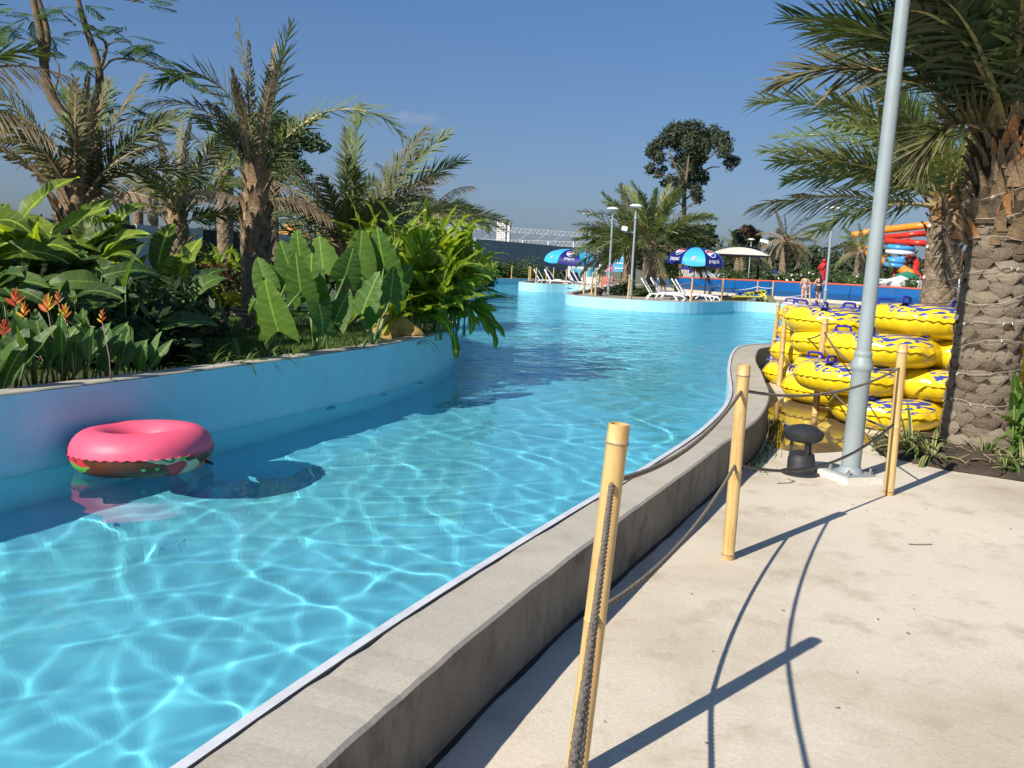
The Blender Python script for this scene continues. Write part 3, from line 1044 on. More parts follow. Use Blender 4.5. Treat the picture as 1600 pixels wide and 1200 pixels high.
def tuft(name, label, cat, loc, n, L, meshes, rnd, el=(30, 85), spread=0.06, group=None):
    p = thing(name, label, cat, loc, group=group)
    for i in range(n):
        a = rnd.uniform(0, 360)
        d = sph(a, rnd.uniform(*el))
        sc = L * rnd.uniform(0.6, 1.15)
        put('leaf', rnd.choice(meshes), p, (spread * math.cos(R(a)), spread * math.sin(R(a)), 0), d, Vector((-d.x, -d.y, 0.7)), sc)
    return p
def leaf_cloud(blobs, count, size, seed, flat=0.0, stretch=1.0):
    """many small leaf faces spread near the surface of lumps: (centre, radii)"""
    rs = np.random.RandomState(seed)
    vol = np.array([b[1][0] * b[1][1] + b[1][1] * b[1][2] + b[1][0] * b[1][2] for b in blobs])
    which = rs.choice(len(blobs), count, p=vol / vol.sum())
    C = np.array([b[0] for b in blobs])[which]
    Rd = np.array([b[1] for b in blobs])[which]
    d = rs.normal(size=(count, 3))
    d /= np.linalg.norm(d, axis=1)[:, None]
    rad = rs.uniform(0.35, 1.08, count) ** 0.6
    lump = 1 + 0.22 * np.sin(d[:, 0] * 5 + which) * np.sin(d[:, 1] * 6 + 2 * which) + 0.15 * np.sin(d[:, 2] * 9 + which)
    P = C + d * Rd * (rad * lump)[:, None]
    nrm = d * 0.8 + rs.normal(size=(count, 3)) * 0.7 + np.array([0, 0, 0.4])
    nrm /= np.linalg.norm(nrm, axis=1)[:, None]
    t = np.cross(nrm, rs.normal(size=(count, 3)))
    t /= np.linalg.norm(t, axis=1)[:, None] + 1e-9
    b = np.cross(nrm, t)
    s = size * rs.uniform(0.6, 1.4, count)[:, None]
    V = np.stack([P - t * s * stretch, P + b * s * 0.5, P + t * s * stretch, P - b * s * 0.5], 1).reshape(-1, 3)
    Q = np.arange(count * 4).reshape(-1, 4)
    return np_mesh('foliage', V, Q, False)
def limb_tree(parent, segs, mat='bark', name='trunk', n=9):
    m = MB()
    for pts, r0, r1 in segs:
        P_ = spline(pts, 5) if len(pts) > 2 else [Vector(q) for q in pts]
        k = len(P_)
        m.tube(P_, [r0 + (r1 - r0) * i / (k - 1) for i in range(k)], n)
    return m.build(name, mat, parent, smooth=True)

# ------------------------------------------------------------------ left planting bed
SOIL = 0.235
def gp(px, dep, z=SOIL):
    """ground place dep metres ahead under photo column px"""
    y = 600.0
    for _ in range(8):
        p = at_d(px, y, dep)
        y += (p.z - z) / dep * FPX
    return at_d(px, y, dep)
def top_h(px, py, dep, z=SOIL):
    return at_d(px, py, dep).z - z
rnd = random.Random(77)

# soil sheet behind the wall, where the cannas and elephant ears stand
l1 = PATHS['L1']
seg = [p for p in l1 if 0 < p.y < 19]
inn, outb = offset(seg, -0.2), offset(seg, [-(1.1 + 0.5 * math.sin(p.y * 0.9)) for p in seg])
bed = MB()
bed.add(*ribbon(inn, outb, 0.262, 0.243))
bed.build('planting_bed', 'soil', None, kind='structure')
# lawn grass you can see between the plants
def grass(count, region, z, seed, name, hmin=0.03, hmax=0.09, w=0.006, mat='bush_leaf', bend=0.4):
    rs = np.random.RandomState(seed)
    P = region(rs, count)
    n = len(P)
    a = rs.uniform(0, 2 * PI, n)
    h = rs.uniform(hmin, hmax, n)
    dx, dy = np.cos(a), np.sin(a)
    wx, wy = -dy * w, dx * w
    b = rs.uniform(0.1, bend, n) * h
    z0 = np.full(n, z)
    V = np.stack([np.stack([P[:, 0] - wx, P[:, 1] - wy, z0], -1), np.stack([P[:, 0] + wx, P[:, 1] + wy, z0], -1), np.stack([P[:, 0] + dx * b, P[:, 1] + dy * b, z0 + h], -1)], 1).reshape(-1, 3)
    return np_mesh(name, V, np.arange(n * 3).reshape(-1, 3), False)
leafmat('grass_blade', (0.085, 0.15, 0.032), 0.35, 0.6, 0.4)
def lawn_region(rs, c):
    y = rs.uniform(8.0, 20, c)
    lx = np.interp(y, [p.y for p in l1 if p.y > -5], [p.x for p in l1 if p.y > -5])
    x = lx - 0.35 - rs.uniform(0, 1, c) * 4.2
    return np.stack([x, y], -1)
obj('lawn_grass', grass(42000, lawn_region, SOIL, 3, 'lawn_grass', 0.03, 0.08, 0.007), 'grass_blade', kind='stuff', label='short green lawn grass between the palms and the pool wall', category='grass')

# --- palms
D3 = 15.0
g3 = gp(399, D3)
palm('tall date palm with diamond-patterned trunk rising from the left bed behind the elephant ears', g3, top_h(398, 345, D3), 0.195, 0.215, [
    (181, 86, 2.55, 135, 'g', 2.0), (183, 66, 2.55, 125, 'h', 1.5), (165, 89, 2.25, 6, 'h'), (6, 82, 2.35, 8, 'g'), (20, 88, 2.0, 10, 'b'), (200, 86, 1.7, 14, 'b'),
    (-2, 60, 2.9, 112, 'f', 1.5), (15, 66, 1.5, 40, 'g'), (178, 64, 1.3, 40, 'g'), (200, 74, 1.2, 40, 'h'), (150, 72, 1.7, 50, 'g'),
    (275, 76, 1.2, 40, 'h'), (95, 70, 1.6, 60, 'g'), (215, 20, 1.3, 50, 'd'), (340, 15, 1.4, 60, 'd'), (250, 78, 1.6, 30, 'b'), (300, 72, 1.8, 30, 'b'), (120, 76, 2.4, 20, 'b')],
    bark='palm_bark_grey', boots_n=44, boot_len=1.15, cols=7, pitch=0.15, depth=0.028, seed=3, size=0.34, boot_out=0.13, zoff=0.55, flare=0.05)
D1 = 13.0
palm('shaggy palm with dry brown fronds at the far left behind the heliconias', gp(122, D1), top_h(118, 330, D1), 0.20, 0.22, [
    (185, 62, 2.0, 35, 'h'), (180, 55, 2.1, 60, 'h'), (175, 70, 1.9, 40, 'g'), (200, 48, 1.8, 50, 'b'), (10, 70, 1.9, 20, 'h'), (0, 58, 2.0, 40, 'g'), (20, 62, 1.9, 30, 'h'), (340, 55, 1.7, 50, 'h'),
    (60, 80, 1.9, 20, 'g'), (300, 75, 1.6, 20, 'h'), (120, 75, 1.8, 30, 'g'), (250, 65, 1.5, 40, 'h'), (350, 30, 1.5, 70, 'd'), (10, 40, 1.8, 70, 'g'), (330, 78, 1.7, 10, 'b'), (95, 85, 1.8, 10, 'b'), (20, 82, 1.7, 12, 'b'), (215, 75, 1.7, 25, 'b'), (280, 84, 1.5, 14, 'b'), (140, 40, 1.6, 60, 'd')],
    boots_n=30, boot_len=0.8, seed=5, size=0.36, n=36, boot_out=0.25)
D0 = 10.5
palm('palm just outside the left edge reaching dry and green fronds into view', gp(-150, D0), top_h(-150, 215, D0), 0.22, 0.24, [
    (-6, 46, 2.3, 70, 'd'), (4, 30, 1.9, 75, 'd'), (0, 68, 2.0, 40, 'k'), (12, 58, 1.9, 60, 'g'), (350, 76, 2.2, 25, 'k'), (90, 60, 2.3, 60, 'g'), (180, 60, 2.3, 60, 'g'), (270, 50, 2.0, 60, 'g'), (225, 40, 2.0, 60, 'g'), (130, 45, 2.0, 60, 'g'), (320, 40, 1.8, 80, 'd'), (30, 78, 2.2, 30, 'g')],
    boots_n=24, boot_len=0.8, seed=6, size=0.3)
D2 = 19.0
palm('bushy palm with upright bronze-tipped fronds between the shaggy palm and the tall one', gp(277, D2), top_h(277, 352, D2), 0.20, 0.20, [
    (100, 86, 2.1, 10, 'h'), (20, 78, 2.3, 30, 'g'), (10, 60, 2.2, 45, 'g'), (175, 66, 2.0, 80, 'h'), (170, 45, 1.9, 70, 'g'), (190, 78, 2.0, 40, 'd'), (350, 45, 1.9, 50, 'g'), (340, 68, 2.2, 30, 'h'), (270, 70, 1.7, 40, 'k'), (250, 60, 1.5, 50, 'k'), (300, 55, 1.6, 50, 'k'), (90, 60, 2, 50, 'g'), (45, 50, 2, 60, 'g'), (135, 50, 2, 60, 'g'), (200, 35, 1.7, 60, 'k'), (0, 88, 2.1, 8, 'b'), (5, 25, 1.7, 50, 'k'), (180, 86, 2.0, 20, 'b')],
    boots_n=26, boot_len=0.7, seed=7, size=0.3, n=36)
D4 = 17.5
palm('wide date palm with fanned grey-green fronds and a hidden trunk behind the elephant ears', gp(543, D4), top_h(543, 400, D4), 0.20, 0.20, [
    (100, 88, 2.7, 6, 'g'), (92, 85, 2.4, 8, 'h'), (5, 62, 2.9, 22, 'g'), (2, 55, 2.8, 30, 'g'), (10, 70, 2.8, 20, 'h'), (0, 44, 2.6, 50, 'g'), (350, 64, 2.5, 55, 'd'), (180, 62, 2.3, 60, 'd'), (176, 58, 2.5, 40, 'g'), (185, 42, 2.5, 30, 'g'), (172, 34, 2.4, 30, 'g'), (190, 25, 2.0, 30, 'k'), (200, 68, 2.2, 30, 'h'),
    (265, 76, 1.8, 30, 'g'), (250, 66, 1.8, 40, 'h'), (285, 68, 1.8, 40, 'g'), (300, 56, 1.8, 50, 'h'), (235, 50, 1.8, 50, 'k'), (80, 60, 2.4, 50, 'g'), (120, 50, 2.4, 50, 'g'), (45, 50, 2.3, 50, 'g'), (320, 40, 1.7, 60, 'k'), (355, 28, 2.0, 45, 'k'), (275, 55, 1.5, 60, 'g')],
    boots_n=26, boot_len=0.6, seed=8, size=0.28, n=44, boot_out=0.3)
D5 = 25.0
palm('smaller half-dried palm behind the gingers near the pool bend', gp(658, D5), top_h(658, 352, D5), 0.2, 0.2, [
    (0, 40, 2.0, 85, 'd'), (5, 30, 1.9, 80, 'h'), (355, 22, 2.3, 45, 'g'), (0, 12, 2.2, 35, 'f'), (180, 50, 2.0, 60, 'h'), (170, 30, 2.0, 60, 'g'), (90, 70, 2.0, 40, 'h'), (200, 72, 2.0, 50, 'd'), (20, 68, 1.8, 70, 'd'), (270, 40, 1.5, 70, 'g'), (250, 55, 1.5, 70, 'd'), (300, 45, 1.6, 60, 'h'), (120, 40, 1.8, 60, 'g'), (190, 15, 1.8, 50, 'k'), (45, 45, 1.8, 60, 'g')],
    boots_n=18, boot_len=0.5, seed=9, size=0.25, n=34)
D6 = 29.0
palm('slim palm trunk standing between the bushy and the tall palm farther back', gp(352, D6), top_h(352, 268, D6), 0.22, 0.24, [
    (0, 60, 2.3, 70, 'h'), (180, 60, 2.3, 70, 'h'), (200, 40, 2.2, 95, 'd'), (20, 40, 2.2, 70, 'g'), (90, 70, 2.3, 60, 'g'), (270, 50, 2, 70, 'g'), (160, 20, 2.0, 90, 'd'), (340, 30, 2.0, 80, 'g'), (300, 70, 2, 50, 'g'), (240, 65, 2, 50, 'h')],
    boots_n=22, boot_len=0.7, seed=10, size=0.32, n=28, nu=40)
palm('thin palm with a tied dry crown between the tall palm and the fanned palm', gp(425, 34), top_h(425, 300, 34), 0.16, 0.15, crown(10, 30, 85, 1.9, 50, rnd, 'ghd'), boots_n=12, boot_len=0.5, seed=12, n=24, nu=32)
for i, (px, py, dd, lab) in enumerate([(195, 318, 58, 'leftmost of the three far tied palms above the white wall, its crown bent left'), (217, 308, 62, 'middle of the three far tied palms above the white wall'), (240, 312, 60, 'rightmost of the three far tied palms above the white wall')]):
    palm(lab, gp(px, dd), top_h(px, py, dd), 0.3, 0.32, [(180 if i == 0 else 60 * k, 80 - 4 * k, 1.9, 80 if (i == 0 and k < 4) else 15, 'b') for k in range(9)], boots_n=12, boot_len=0.8, seed=30 + i, n=20, nu=28, group='tied palms beyond the wall', size=0.4)

# --- feathery tree at the far left, propped with sticks
def spray_mesh(seed):
    rs = random.Random(seed)
    vs, fs = [], []
    for j in range(7):
        for sd in (-1, 1):
            x0 = 0.12 + j * 0.125
            L = 0.30 * math.sin(PI * (0.2 + 0.7 * j / 7)) + 0.05
            a = R(58 - 4 * j + rs.uniform(-8, 8))
            for k in range(8):
                u = (k + 0.6) / 8 * L
                cx, cy_ = x0 + math.cos(a) * u, sd * math.sin(a) * u
                zz = -0.35 * u - 0.12 * x0 * x0
                w, l = 0.030, 0.062
                px_, py_ = -math.sin(a) * sd, math.cos(a)
                b = len(vs)
                vs.extend([(cx - w * math.cos(a), cy_ - w * sd * math.sin(a), zz), (cx + px_ * l, cy_ + py_ * l, zz - .012), (cx + w * math.cos(a), cy_ + w * sd * math.sin(a), zz), (cx - px_ * l, cy_ - py_ * l, zz - .012)])
                fs.append((b, b + 1, b + 2, b + 3))
    b = len(vs)
    for i in range(6):
        t = i / 5
        vs.extend([(t, -0.006, -0.12 * t * t), (t, 0.006, -0.12 * t * t)])
    for i in range(5):
        fs.append((b + 2 * i, b + 2 * i + 2, b + 2 * i + 3, b + 2 * i + 1))
    me = mesh('leaf_spray', vs, fs)
    me.materials.append(MATS['feather_leaf'])
    return me
SPRAY = [spray_mesh(s) for s in range(4)]
DT = 14.0
gt = gp(165, DT)
ft = thing('feathery_tree', 'slender feathery-leaved tree with bare curving stems at the left edge', 'tree', gt)
def loc_(px, py, dep, g=None):
    return at_d(px, py, dep) - g
L_ = lambda x, y, d=DT: at_d(x, y, d) - gt
limb_tree(ft, [
    ([L_(165, 470), L_(150, 330), L_(118, 215), L_(76, 140), L_(65, 60), L_(48, -20)], 0.11, 0.05),
    ([L_(72, 95), L_(74, 50), L_(58, -10)], 0.05, 0.035),
    ([L_(150, 330), L_(152, 200), L_(155, 110), L_(135, 45), L_(116, -20)], 0.085, 0.035),
    ([L_(157, 108), L_(166, 70), L_(150, 55)], 0.03, 0.02),
    ([L_(158, 110), L_(180, 92), L_(225, 98), L_(275, 120)], 0.022, 0.008),
    ([L_(165, 72), L_(180, 65), L_(195, 66)], 0.014, 0.006),
    ([L_(118, 40), L_(95, 20), L_(70, 5)], 0.014, 0.006), ([L_(152, 125), L_(128, 102), L_(118, 95)], 0.01, 0.005),
    ([L_(85, 145), L_(93, 110), L_(85, 90)], 0.016, 0.007), ([L_(108, 185), L_(125, 150), L_(150, 133)], 0.014, 0.007),
    ([L_(70, 70), L_(45, 62), L_(30, 60)], 0.012, 0.006), ([L_(135, 165), L_(110, 155), L_(95, 150)], 0.012, 0.006), ([L_(116, -15), L_(170, -5), L_(225, 4)], 0.02, 0.008)], 'bark', 'trunk')
for (px, py, sz, n) in [(100, 12, .55, 4), (125, 12, .5, 4), (85, 25, .5, 3), (45, 30, .6, 4), (55, 48, .5, 3), (25, 40, .5, 3), (140, 48, .5, 4), (165, 48, .5, 3), (195, 46, .5, 3), (120, 95, .4, 3), (150, 108, .4, 2), (180, 80, .45, 4), (210, 62, .5, 4), (225, 75, .5, 4), (240, 85, .5, 3), (220, 95, .5, 3), (248, 100, .5, 3), (275, 112, .5, 4), (290, 118, .5, 3), (100, 135, .4, 4), (85, 138, .4, 3), (110, 180, .4, 3), (115, 155, .4, 3), (175, 145, .4, 3), (150, 150, .5, 3), (190, 165, .5, 3), (210, 170, .5, 3), (160, 175, .5, 3), (235, 4, .5, 4), (215, 0, .5, 3), (20, 20, .6, 4), (5, 45, .5, 3), (75, 55, .4, 3), (60, 65, .4, 3), (135, 190, .4, 3), (240, 180, .4, 2)]:
    for k in range(n):
        c = L_(px + rnd.uniform(-8, 8), py + rnd.uniform(-6, 6), DT + rnd.uniform(-.4, .4))
        az = rnd.uniform(0, 360)
        put('leaf_spray', rnd.choice(SPRAY), ft, c, sph(az, rnd.uniform(-30, 25)), (rnd.uniform(-.5, .5), rnd.uniform(-.9, 0), 1), sz * rnd.uniform(0.55, 0.95))
# sticks propping the tree
for i, (a_, b_, lab) in enumerate([((138, 282), (188, 400), 'left of two slanting prop poles beside the shaggy palm'), ((158, 300), (222, 392), 'right of two slanting prop poles beside the shaggy palm')]):
    m = MB()
    A_, B_ = at_d(a_[0], a_[1], 13.6), gp(b_[0], 12.6 + 0.5 * i)
    m.tube([A_ - B_, (A_ - B_) * 0.5 + Vector((0.02, 0, 0)), Vector((0, 0, -0.02))], [0.03, 0.036, 0.04], 8)
    tag(m.build('prop_pole', 'stick', None, smooth=True, loc=B_), lab, 'pole', 'prop poles in the left bed')
# --- small dense tree behind the tall palm
g_ = gp(432, 31)
st = thing('small_tree', 'small dense dark-leaved tree behind the tall date palm', 'tree', g_)
L2_ = lambda x, y, d=31: at_d(x, y, d) - g_
limb_tree(st, [([L2_(432, 430), L2_(430, 320), L2_(434, 200)], 0.14, 0.05), ([L2_(432, 300), L2_(460, 235), L2_(475, 215)], 0.06, 0.02), ([L2_(431, 290), L2_(420, 230), L2_(415, 190)], 0.06, 0.02)], 'bark')
obj('crown', leaf_cloud([(L2_(432, 190), (.6, .6, .35)), (L2_(420, 215), (.5, .6, .4)), (L2_(450, 205), (.6, .6, .35)), (L2_(440, 240), (.7, .7, .4)), (L2_(478, 218), (.5, .5, .3)), (L2_(495, 228), (.45, .45, .25)), (L2_(415, 255), (.5, .6, .4)), (L2_(460, 262), (.6, .6, .3))], 3600, 0.085, 4), 'tree_leaf', st)
g_ = gp(415, 45)
st = thing('umbrella_tree', 'low spreading pale green tree over the boundary wall left of the tall palm', 'tree', g_)
limb_tree(st, [([(0, 0, 0), (0.05, 0, 1.6), (-2, 0, 2.6)], 0.12, 0.05), ([(0.05, 0, 1.6), (-1.0, 0.2, 2.9)], 0.07, 0.03)], 'bark')
obj('crown', leaf_cloud([((-1.6, 0, 2.9), (1.6, 1.2, .35)), ((-.4, .2, 2.7), (1.1, 1.1, .3)), ((-2.6, .2, 2.65), (.9, .9, .3)), ((-1.2, 0, 3.2), (.8, .8, .25))], 2600, 0.09, 14), 'feather_leaf', st)

# --- heliconias (broad leaves) on the far left
for i, (px, dd, h, n, lab) in enumerate([
        (-30, 9.6, 1.5, 10, 'tall heliconia clump cut by the left edge of the picture'), (45, 10.4, 1.5, 11, 'heliconia clump with big yellow-green leaves behind the orange flowers'),
        (110, 10.6, 1.25, 10, 'heliconia clump in front of the shaggy palm'), (172, 10.9, 1.45, 11, 'heliconia clump with the highest leaf, beside the prop poles'), (232, 11.2, 1.05, 9, 'heliconia clump on the right end of the left thicket')]):
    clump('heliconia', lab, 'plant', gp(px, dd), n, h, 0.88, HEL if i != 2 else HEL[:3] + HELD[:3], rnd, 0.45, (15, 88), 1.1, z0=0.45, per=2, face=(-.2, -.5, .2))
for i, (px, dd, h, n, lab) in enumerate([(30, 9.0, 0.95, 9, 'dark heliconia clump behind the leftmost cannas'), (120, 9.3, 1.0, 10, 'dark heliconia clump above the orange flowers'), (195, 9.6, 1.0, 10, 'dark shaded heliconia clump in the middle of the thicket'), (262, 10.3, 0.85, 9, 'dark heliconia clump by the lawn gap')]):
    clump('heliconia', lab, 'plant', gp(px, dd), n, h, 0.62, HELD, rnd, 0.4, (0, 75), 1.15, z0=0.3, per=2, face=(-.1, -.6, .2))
# shaded shrubs filling the thicket
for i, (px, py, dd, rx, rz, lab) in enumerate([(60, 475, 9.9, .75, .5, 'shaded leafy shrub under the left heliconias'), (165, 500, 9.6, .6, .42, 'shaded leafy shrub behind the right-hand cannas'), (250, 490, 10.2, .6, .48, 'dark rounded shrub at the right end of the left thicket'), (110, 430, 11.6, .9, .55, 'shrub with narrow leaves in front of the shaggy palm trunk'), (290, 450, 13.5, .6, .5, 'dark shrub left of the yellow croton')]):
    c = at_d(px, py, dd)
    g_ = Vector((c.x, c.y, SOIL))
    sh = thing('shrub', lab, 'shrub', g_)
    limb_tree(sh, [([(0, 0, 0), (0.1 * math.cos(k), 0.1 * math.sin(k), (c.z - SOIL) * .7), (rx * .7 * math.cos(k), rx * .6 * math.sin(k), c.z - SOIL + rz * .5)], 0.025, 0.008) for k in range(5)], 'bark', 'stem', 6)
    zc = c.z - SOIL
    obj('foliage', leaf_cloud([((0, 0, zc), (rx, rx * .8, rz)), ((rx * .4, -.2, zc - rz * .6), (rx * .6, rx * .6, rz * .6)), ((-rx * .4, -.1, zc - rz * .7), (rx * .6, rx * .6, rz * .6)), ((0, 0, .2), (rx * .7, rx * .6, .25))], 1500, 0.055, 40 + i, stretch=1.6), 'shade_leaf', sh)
# --- cannas in front, right behind the pool wall
for i, (px, dd, h, n, lab) in enumerate([(-14, 7.5, .42, 6, 'canna at the very left edge above the pool wall'), (22, 7.75, .40, 6, 'canna with a drooping pale leaf near the left edge'), (58, 8.0, .48, 7, 'canna with tall pointed leaves under the orange flowers'), (98, 8.15, .40, 6, 'canna between the two tallest cannas'), (128, 8.25, .48, 7, 'canna with the broadest upright leaves in the front row'), (168, 8.5, .40, 6, 'canna second from the right in the front row'), (205, 8.75, .26, 5, 'small canna at the right end of the front row')]):
    p = clump('canna', lab, 'plant', gp(px, dd), n, h * 0.72, 0.43, CAN, rnd, 0.20, (50, 86), 1.15, z0=0.25, group='cannas along the left wall', face=(-.2, -1.3, .1))
# --- orange heliconia flowers
def flower(px, py, dd, mats, label, s=1.0):
    tip = at_d(px, py, dd)
    g_ = Vector((tip.x + 0.05, tip.y + 0.05, SOIL))
    f = thing('heliconia_flower', label, 'flower', g_, group='orange heliconia flowers')
    v = tip - g_
    stem_obj(f, [Vector((0, 0, 0)), v * 0.5 + Vector((0.02, 0, 0)), v], 0.008, 'stick')
    for k in range(6):
        sd = 1 if k % 2 else -1
        d = Vector((sd * (0.75 - 0.1 * k), rnd.uniform(-.3, .3), 0.55 + 0.13 * k))
        me = lance_mesh(60 + k, half=0.16, curl=0.2, fold=0.9, wave=0, ns=6)
        me.materials.append(MATS[mats[k % len(mats)]])
        put('bract', me, f, v + Vector((0, 0, 0.018 * k)), d, (0, -1, 0.3), 0.13 * s * (1.1 - 0.06 * k))
for px, py, m_, s, lab in [(25, 482, ['bract_red', 'bract_orange'], 1.2, 'red heliconia flower highest on the left'), (75, 492, ['bract_orange', 'bract_yellow'], 1.3, 'large orange heliconia flower in the middle of the group'), (38, 500, ['bract_yellow', 'bract_orange'], .9, 'yellow-tipped heliconia flower just below the red one'), (102, 504, ['bract_yellow', 'bract_orange', 'bract_yellow'], 1.0, 'yellow heliconia flower right of the large orange one'), (92, 480, ['bract_orange', 'stick'], .8, 'faded heliconia flower above the yellow one'), (8, 528, ['bract_red'], 1.0, 'small red heliconia flower low at the left edge'), (160, 508, ['bract_yellow', 'bract_red'], .6, 'tiny heliconia flower beside the right cannas')]:
    flower(px, py - 4, 8.05, m_, lab, s * 0.72)
# dry twigs behind the cannas
m = MB()
for k in range(26):
    a0 = at_d(rnd.uniform(20, 165), rnd.uniform(500, 560), 8.75)
    m.tube([a0, a0 + Vector((rnd.uniform(-.3, .3), rnd.uniform(-.1, .1), rnd.uniform(-.25, .15)))], 0.005, 4)
m.build('dry_twigs', 'stick', None, kind='stuff')
# --- strap-leaved lilies along the wall, by the lawn gap
for i, (px, dd, n, L, lab) in enumerate([(322, 9.55, 14, .42, 'leftmost strap-leaved lily tuft by the lawn gap'), (348, 9.75, 16, .46, 'second strap-leaved lily tuft from the lawn gap'), (378, 10.0, 18, .50, 'third strap-leaved lily tuft, left of the first elephant ear'), (412, 10.3, 14, .40, 'strap-leaved lily tuft under the first elephant ear'), (455, 10.8, 14, .42, 'strap-leaved lily tuft under the middle elephant ears'), (560, 12.0, 12, .42, 'strap-leaved lily tuft left of the dry leaf'), (650, 13.6, 14, .42, 'strap-leaved lily tuft right of the dry leaf')]):
    tuft('strap_lily', lab, 'plant', gp(px, dd), n, L, STRAP, rnd, group='strap-leaved lilies along the wall')
# --- elephant ears: every blade placed
def elephant(label, px, dd, blades):
    g_ = gp(px, dd)
    p = thing('elephant_ear', label, 'plant', g_)
    for (ax, ay, ad, tx, ty, L, face) in blades:
        A_ = at_d(ax, ay, ad) - g_
        T_ = at_d(tx, ty, ad + rnd.uniform(-.15, .15)) - g_
        b0 = Vector((rnd.uniform(-.12, .12), rnd.uniform(-.1, .1), 0))
        mid = (b0 + A_) * 0.5 + Vector((0, 0, 0.12))
        st_ = MB()
        st_.tube(spline([b0, mid, A_], 4), [0.022 - 0.0014 * q for q in range(9)], 7)
        st_.build('stalk', 'green_stem', p, smooth=True)
        d = (T_ - A_).normalized()
        nrm = Vector(face)
        L *= 0.74 * rnd.uniform(0.85, 1.1)
        put('leaf', rnd.choice(ALO), p, A_ - d * L * 0.12, d, nrm, (L, L * rnd.uniform(1.4, 1.65), L))
elephant('elephant ear with the large rounded leaf next to the palm trunk', 425, 10.9, [(432, 508, 10.6, 412, 448, .82, (-.45, -1, .25)), (470, 455, 11.0, 462, 408, .78, (-.3, -1, .2)), (415, 440, 11.5, 402, 398, .62, (.2, -1, .5)), (500, 480, 11.0, 512, 540, .5, (.6, -.8, .5)), (455, 425, 11.7, 440, 384, .7, (.1, -1, .4)), (398, 470, 11.3, 385, 500, .4, (-.5, -.6, .5))])
elephant('elephant ear with ruffled leaves in the middle of the group', 505, 11.7, [(485, 460, 11.2, 485, 402, .92, (-.25, -1, .15)), (525, 498, 11.3, 545, 445, .62, (-.5, -1, .3)), (505, 420, 12.2, 500, 378, .78, (.2, -1, .3)), (540, 430, 12.1, 552, 388, .7, (.3, -1, .3)), (470, 410, 12.3, 462, 372, .65, (-.3, -1, .4)), (505, 515, 11.2, 500, 470, .45, (.4, -1, .2))])
elephant('elephant ear with the wide veined leaf nearest the gingers', 580, 12.5, [(568, 482, 11.9, 594, 412, .98, (-.55, -1, .35)), (560, 420, 12.8, 566, 366, .95, (.4, -1, .2)), (610, 465, 12.6, 618, 412, .8, (.8, -.7, .3)), (600, 415, 13.0, 590, 374, .85, (-.4, -1, .3)), (545, 440, 12.6, 532, 405, .6, (.1, -1, .5)), (575, 500, 11.9, 600, 480, .45, (0, -.7, .8)), (625, 440, 13.0, 640, 420, .6, (.5, -1, .4))])
# fading leaf lying over the wall
dl = thing('fallen_leaf', 'crumpled yellow-brown dead leaf lying on the pool wall', 'leaf', on_z(622, 522, 0.34))
me = heart_mesh(3, curl=0.9, fold=0.5); me.materials.append(MATS['dry_leaf'])
rs_ = random.Random(5)
for v in me.vertices:
    v.co.z += 0.06 * math.sin(v.co.x * 9) * math.cos(v.co.y * 11) + rs_.uniform(-.015, .015)
put('blade', me, dl, (-0.26, -0.20, 0.17), (1, -0.10, 0.0), (-.1, -.9, .6), (0.66, 0.75, 0.66))
put('blade', me, dl, (-0.12, -0.26, 0.03), (1, -.1, -0.12), (-.1, -.7, .7), (0.50, 0.55, 0.50))
dl2 = MB(); dl2.tube([(-.6, .3, -.05), (-.26, -.18, .17)], .012, 6); dl2.build('stalk', 'stick', dl)
# --- gingers at the bend of the wall
for i, (px, dd, canes, h, tw, lab) in enumerate([(628, 14.2, 9, 1.75, 200, 'ginger clump with arching leaves right behind the elephant ears'), (668, 14.6, 10, 1.75, None, 'tallest ginger clump in the middle of the bend'), (705, 15.2, 10, 1.95, None, 'upright ginger clump with the tallest spear of leaves'), (712, 16.6, 8, 1.35, 0, 'ginger clump leaning out over the pool at the bend'), (655, 15.2, 6, .95, 250, 'low ginger clump behind the dead leaf'), (452, 19, 7, 1.25, None, 'ginger clump behind the elephant ears beside the palm trunk'), (330, 17.5, 8, 1.1, None, 'ginger clump in front of the black wall panel left of the tall palm'), (362, 18.5, 7, 1.2, None, 'ginger clump touching the tall palm on its left')]):
    cane_plant('ginger', lab, 'plant', gp(px, dd), canes, h, 0.84 if i < 5 else 0.6, GIN, rnd, 0.30, 7, 0.34, tw)
# leaves hanging over the wall into the pool
ov = thing('ginger', 'ginger stem drooping over the wall with leaves hanging toward the water', 'plant', gp(712, 16.0))
gv = gp(712, 16.0)
pts = spline([Vector((0, 0, 0)), Vector((.10, -.2, .35)), Vector((.32, -.35, .45)), Vector((.55, -.4, .30))], 4)
stem_obj(ov, pts, 0.014)
for (t, d, L) in [(6, (.8, -.3, .3), .6), (8, (1, -.1, -.1), .6), (9, (.5, -.6, -.5), .55), (11, (1, .1, -.5), .6), (12, (.6, -.3, -.9), .6), (12, (.9, -.4, -.35), .5), (4, (-.3, -.8, .4), .5), (7, (.3, -.7, -.7), .5)]:
    put('leaf', rnd.choice(GIN), ov, pts[t], d, (-d[0] * d[2] + .1, -.6, .8), (L, L * 1.2, L))
hang = on_z(706, 522, .34)
oh = thing('hanging_leaf', 'single green leaf hanging down the blue wall below the gingers', 'leaf', hang)
put('blade', GIN[2], oh, (0.02, 0.05, 0.02), (.28, -.30, -1), (.3, -1, .2), (.52, .62, .52))
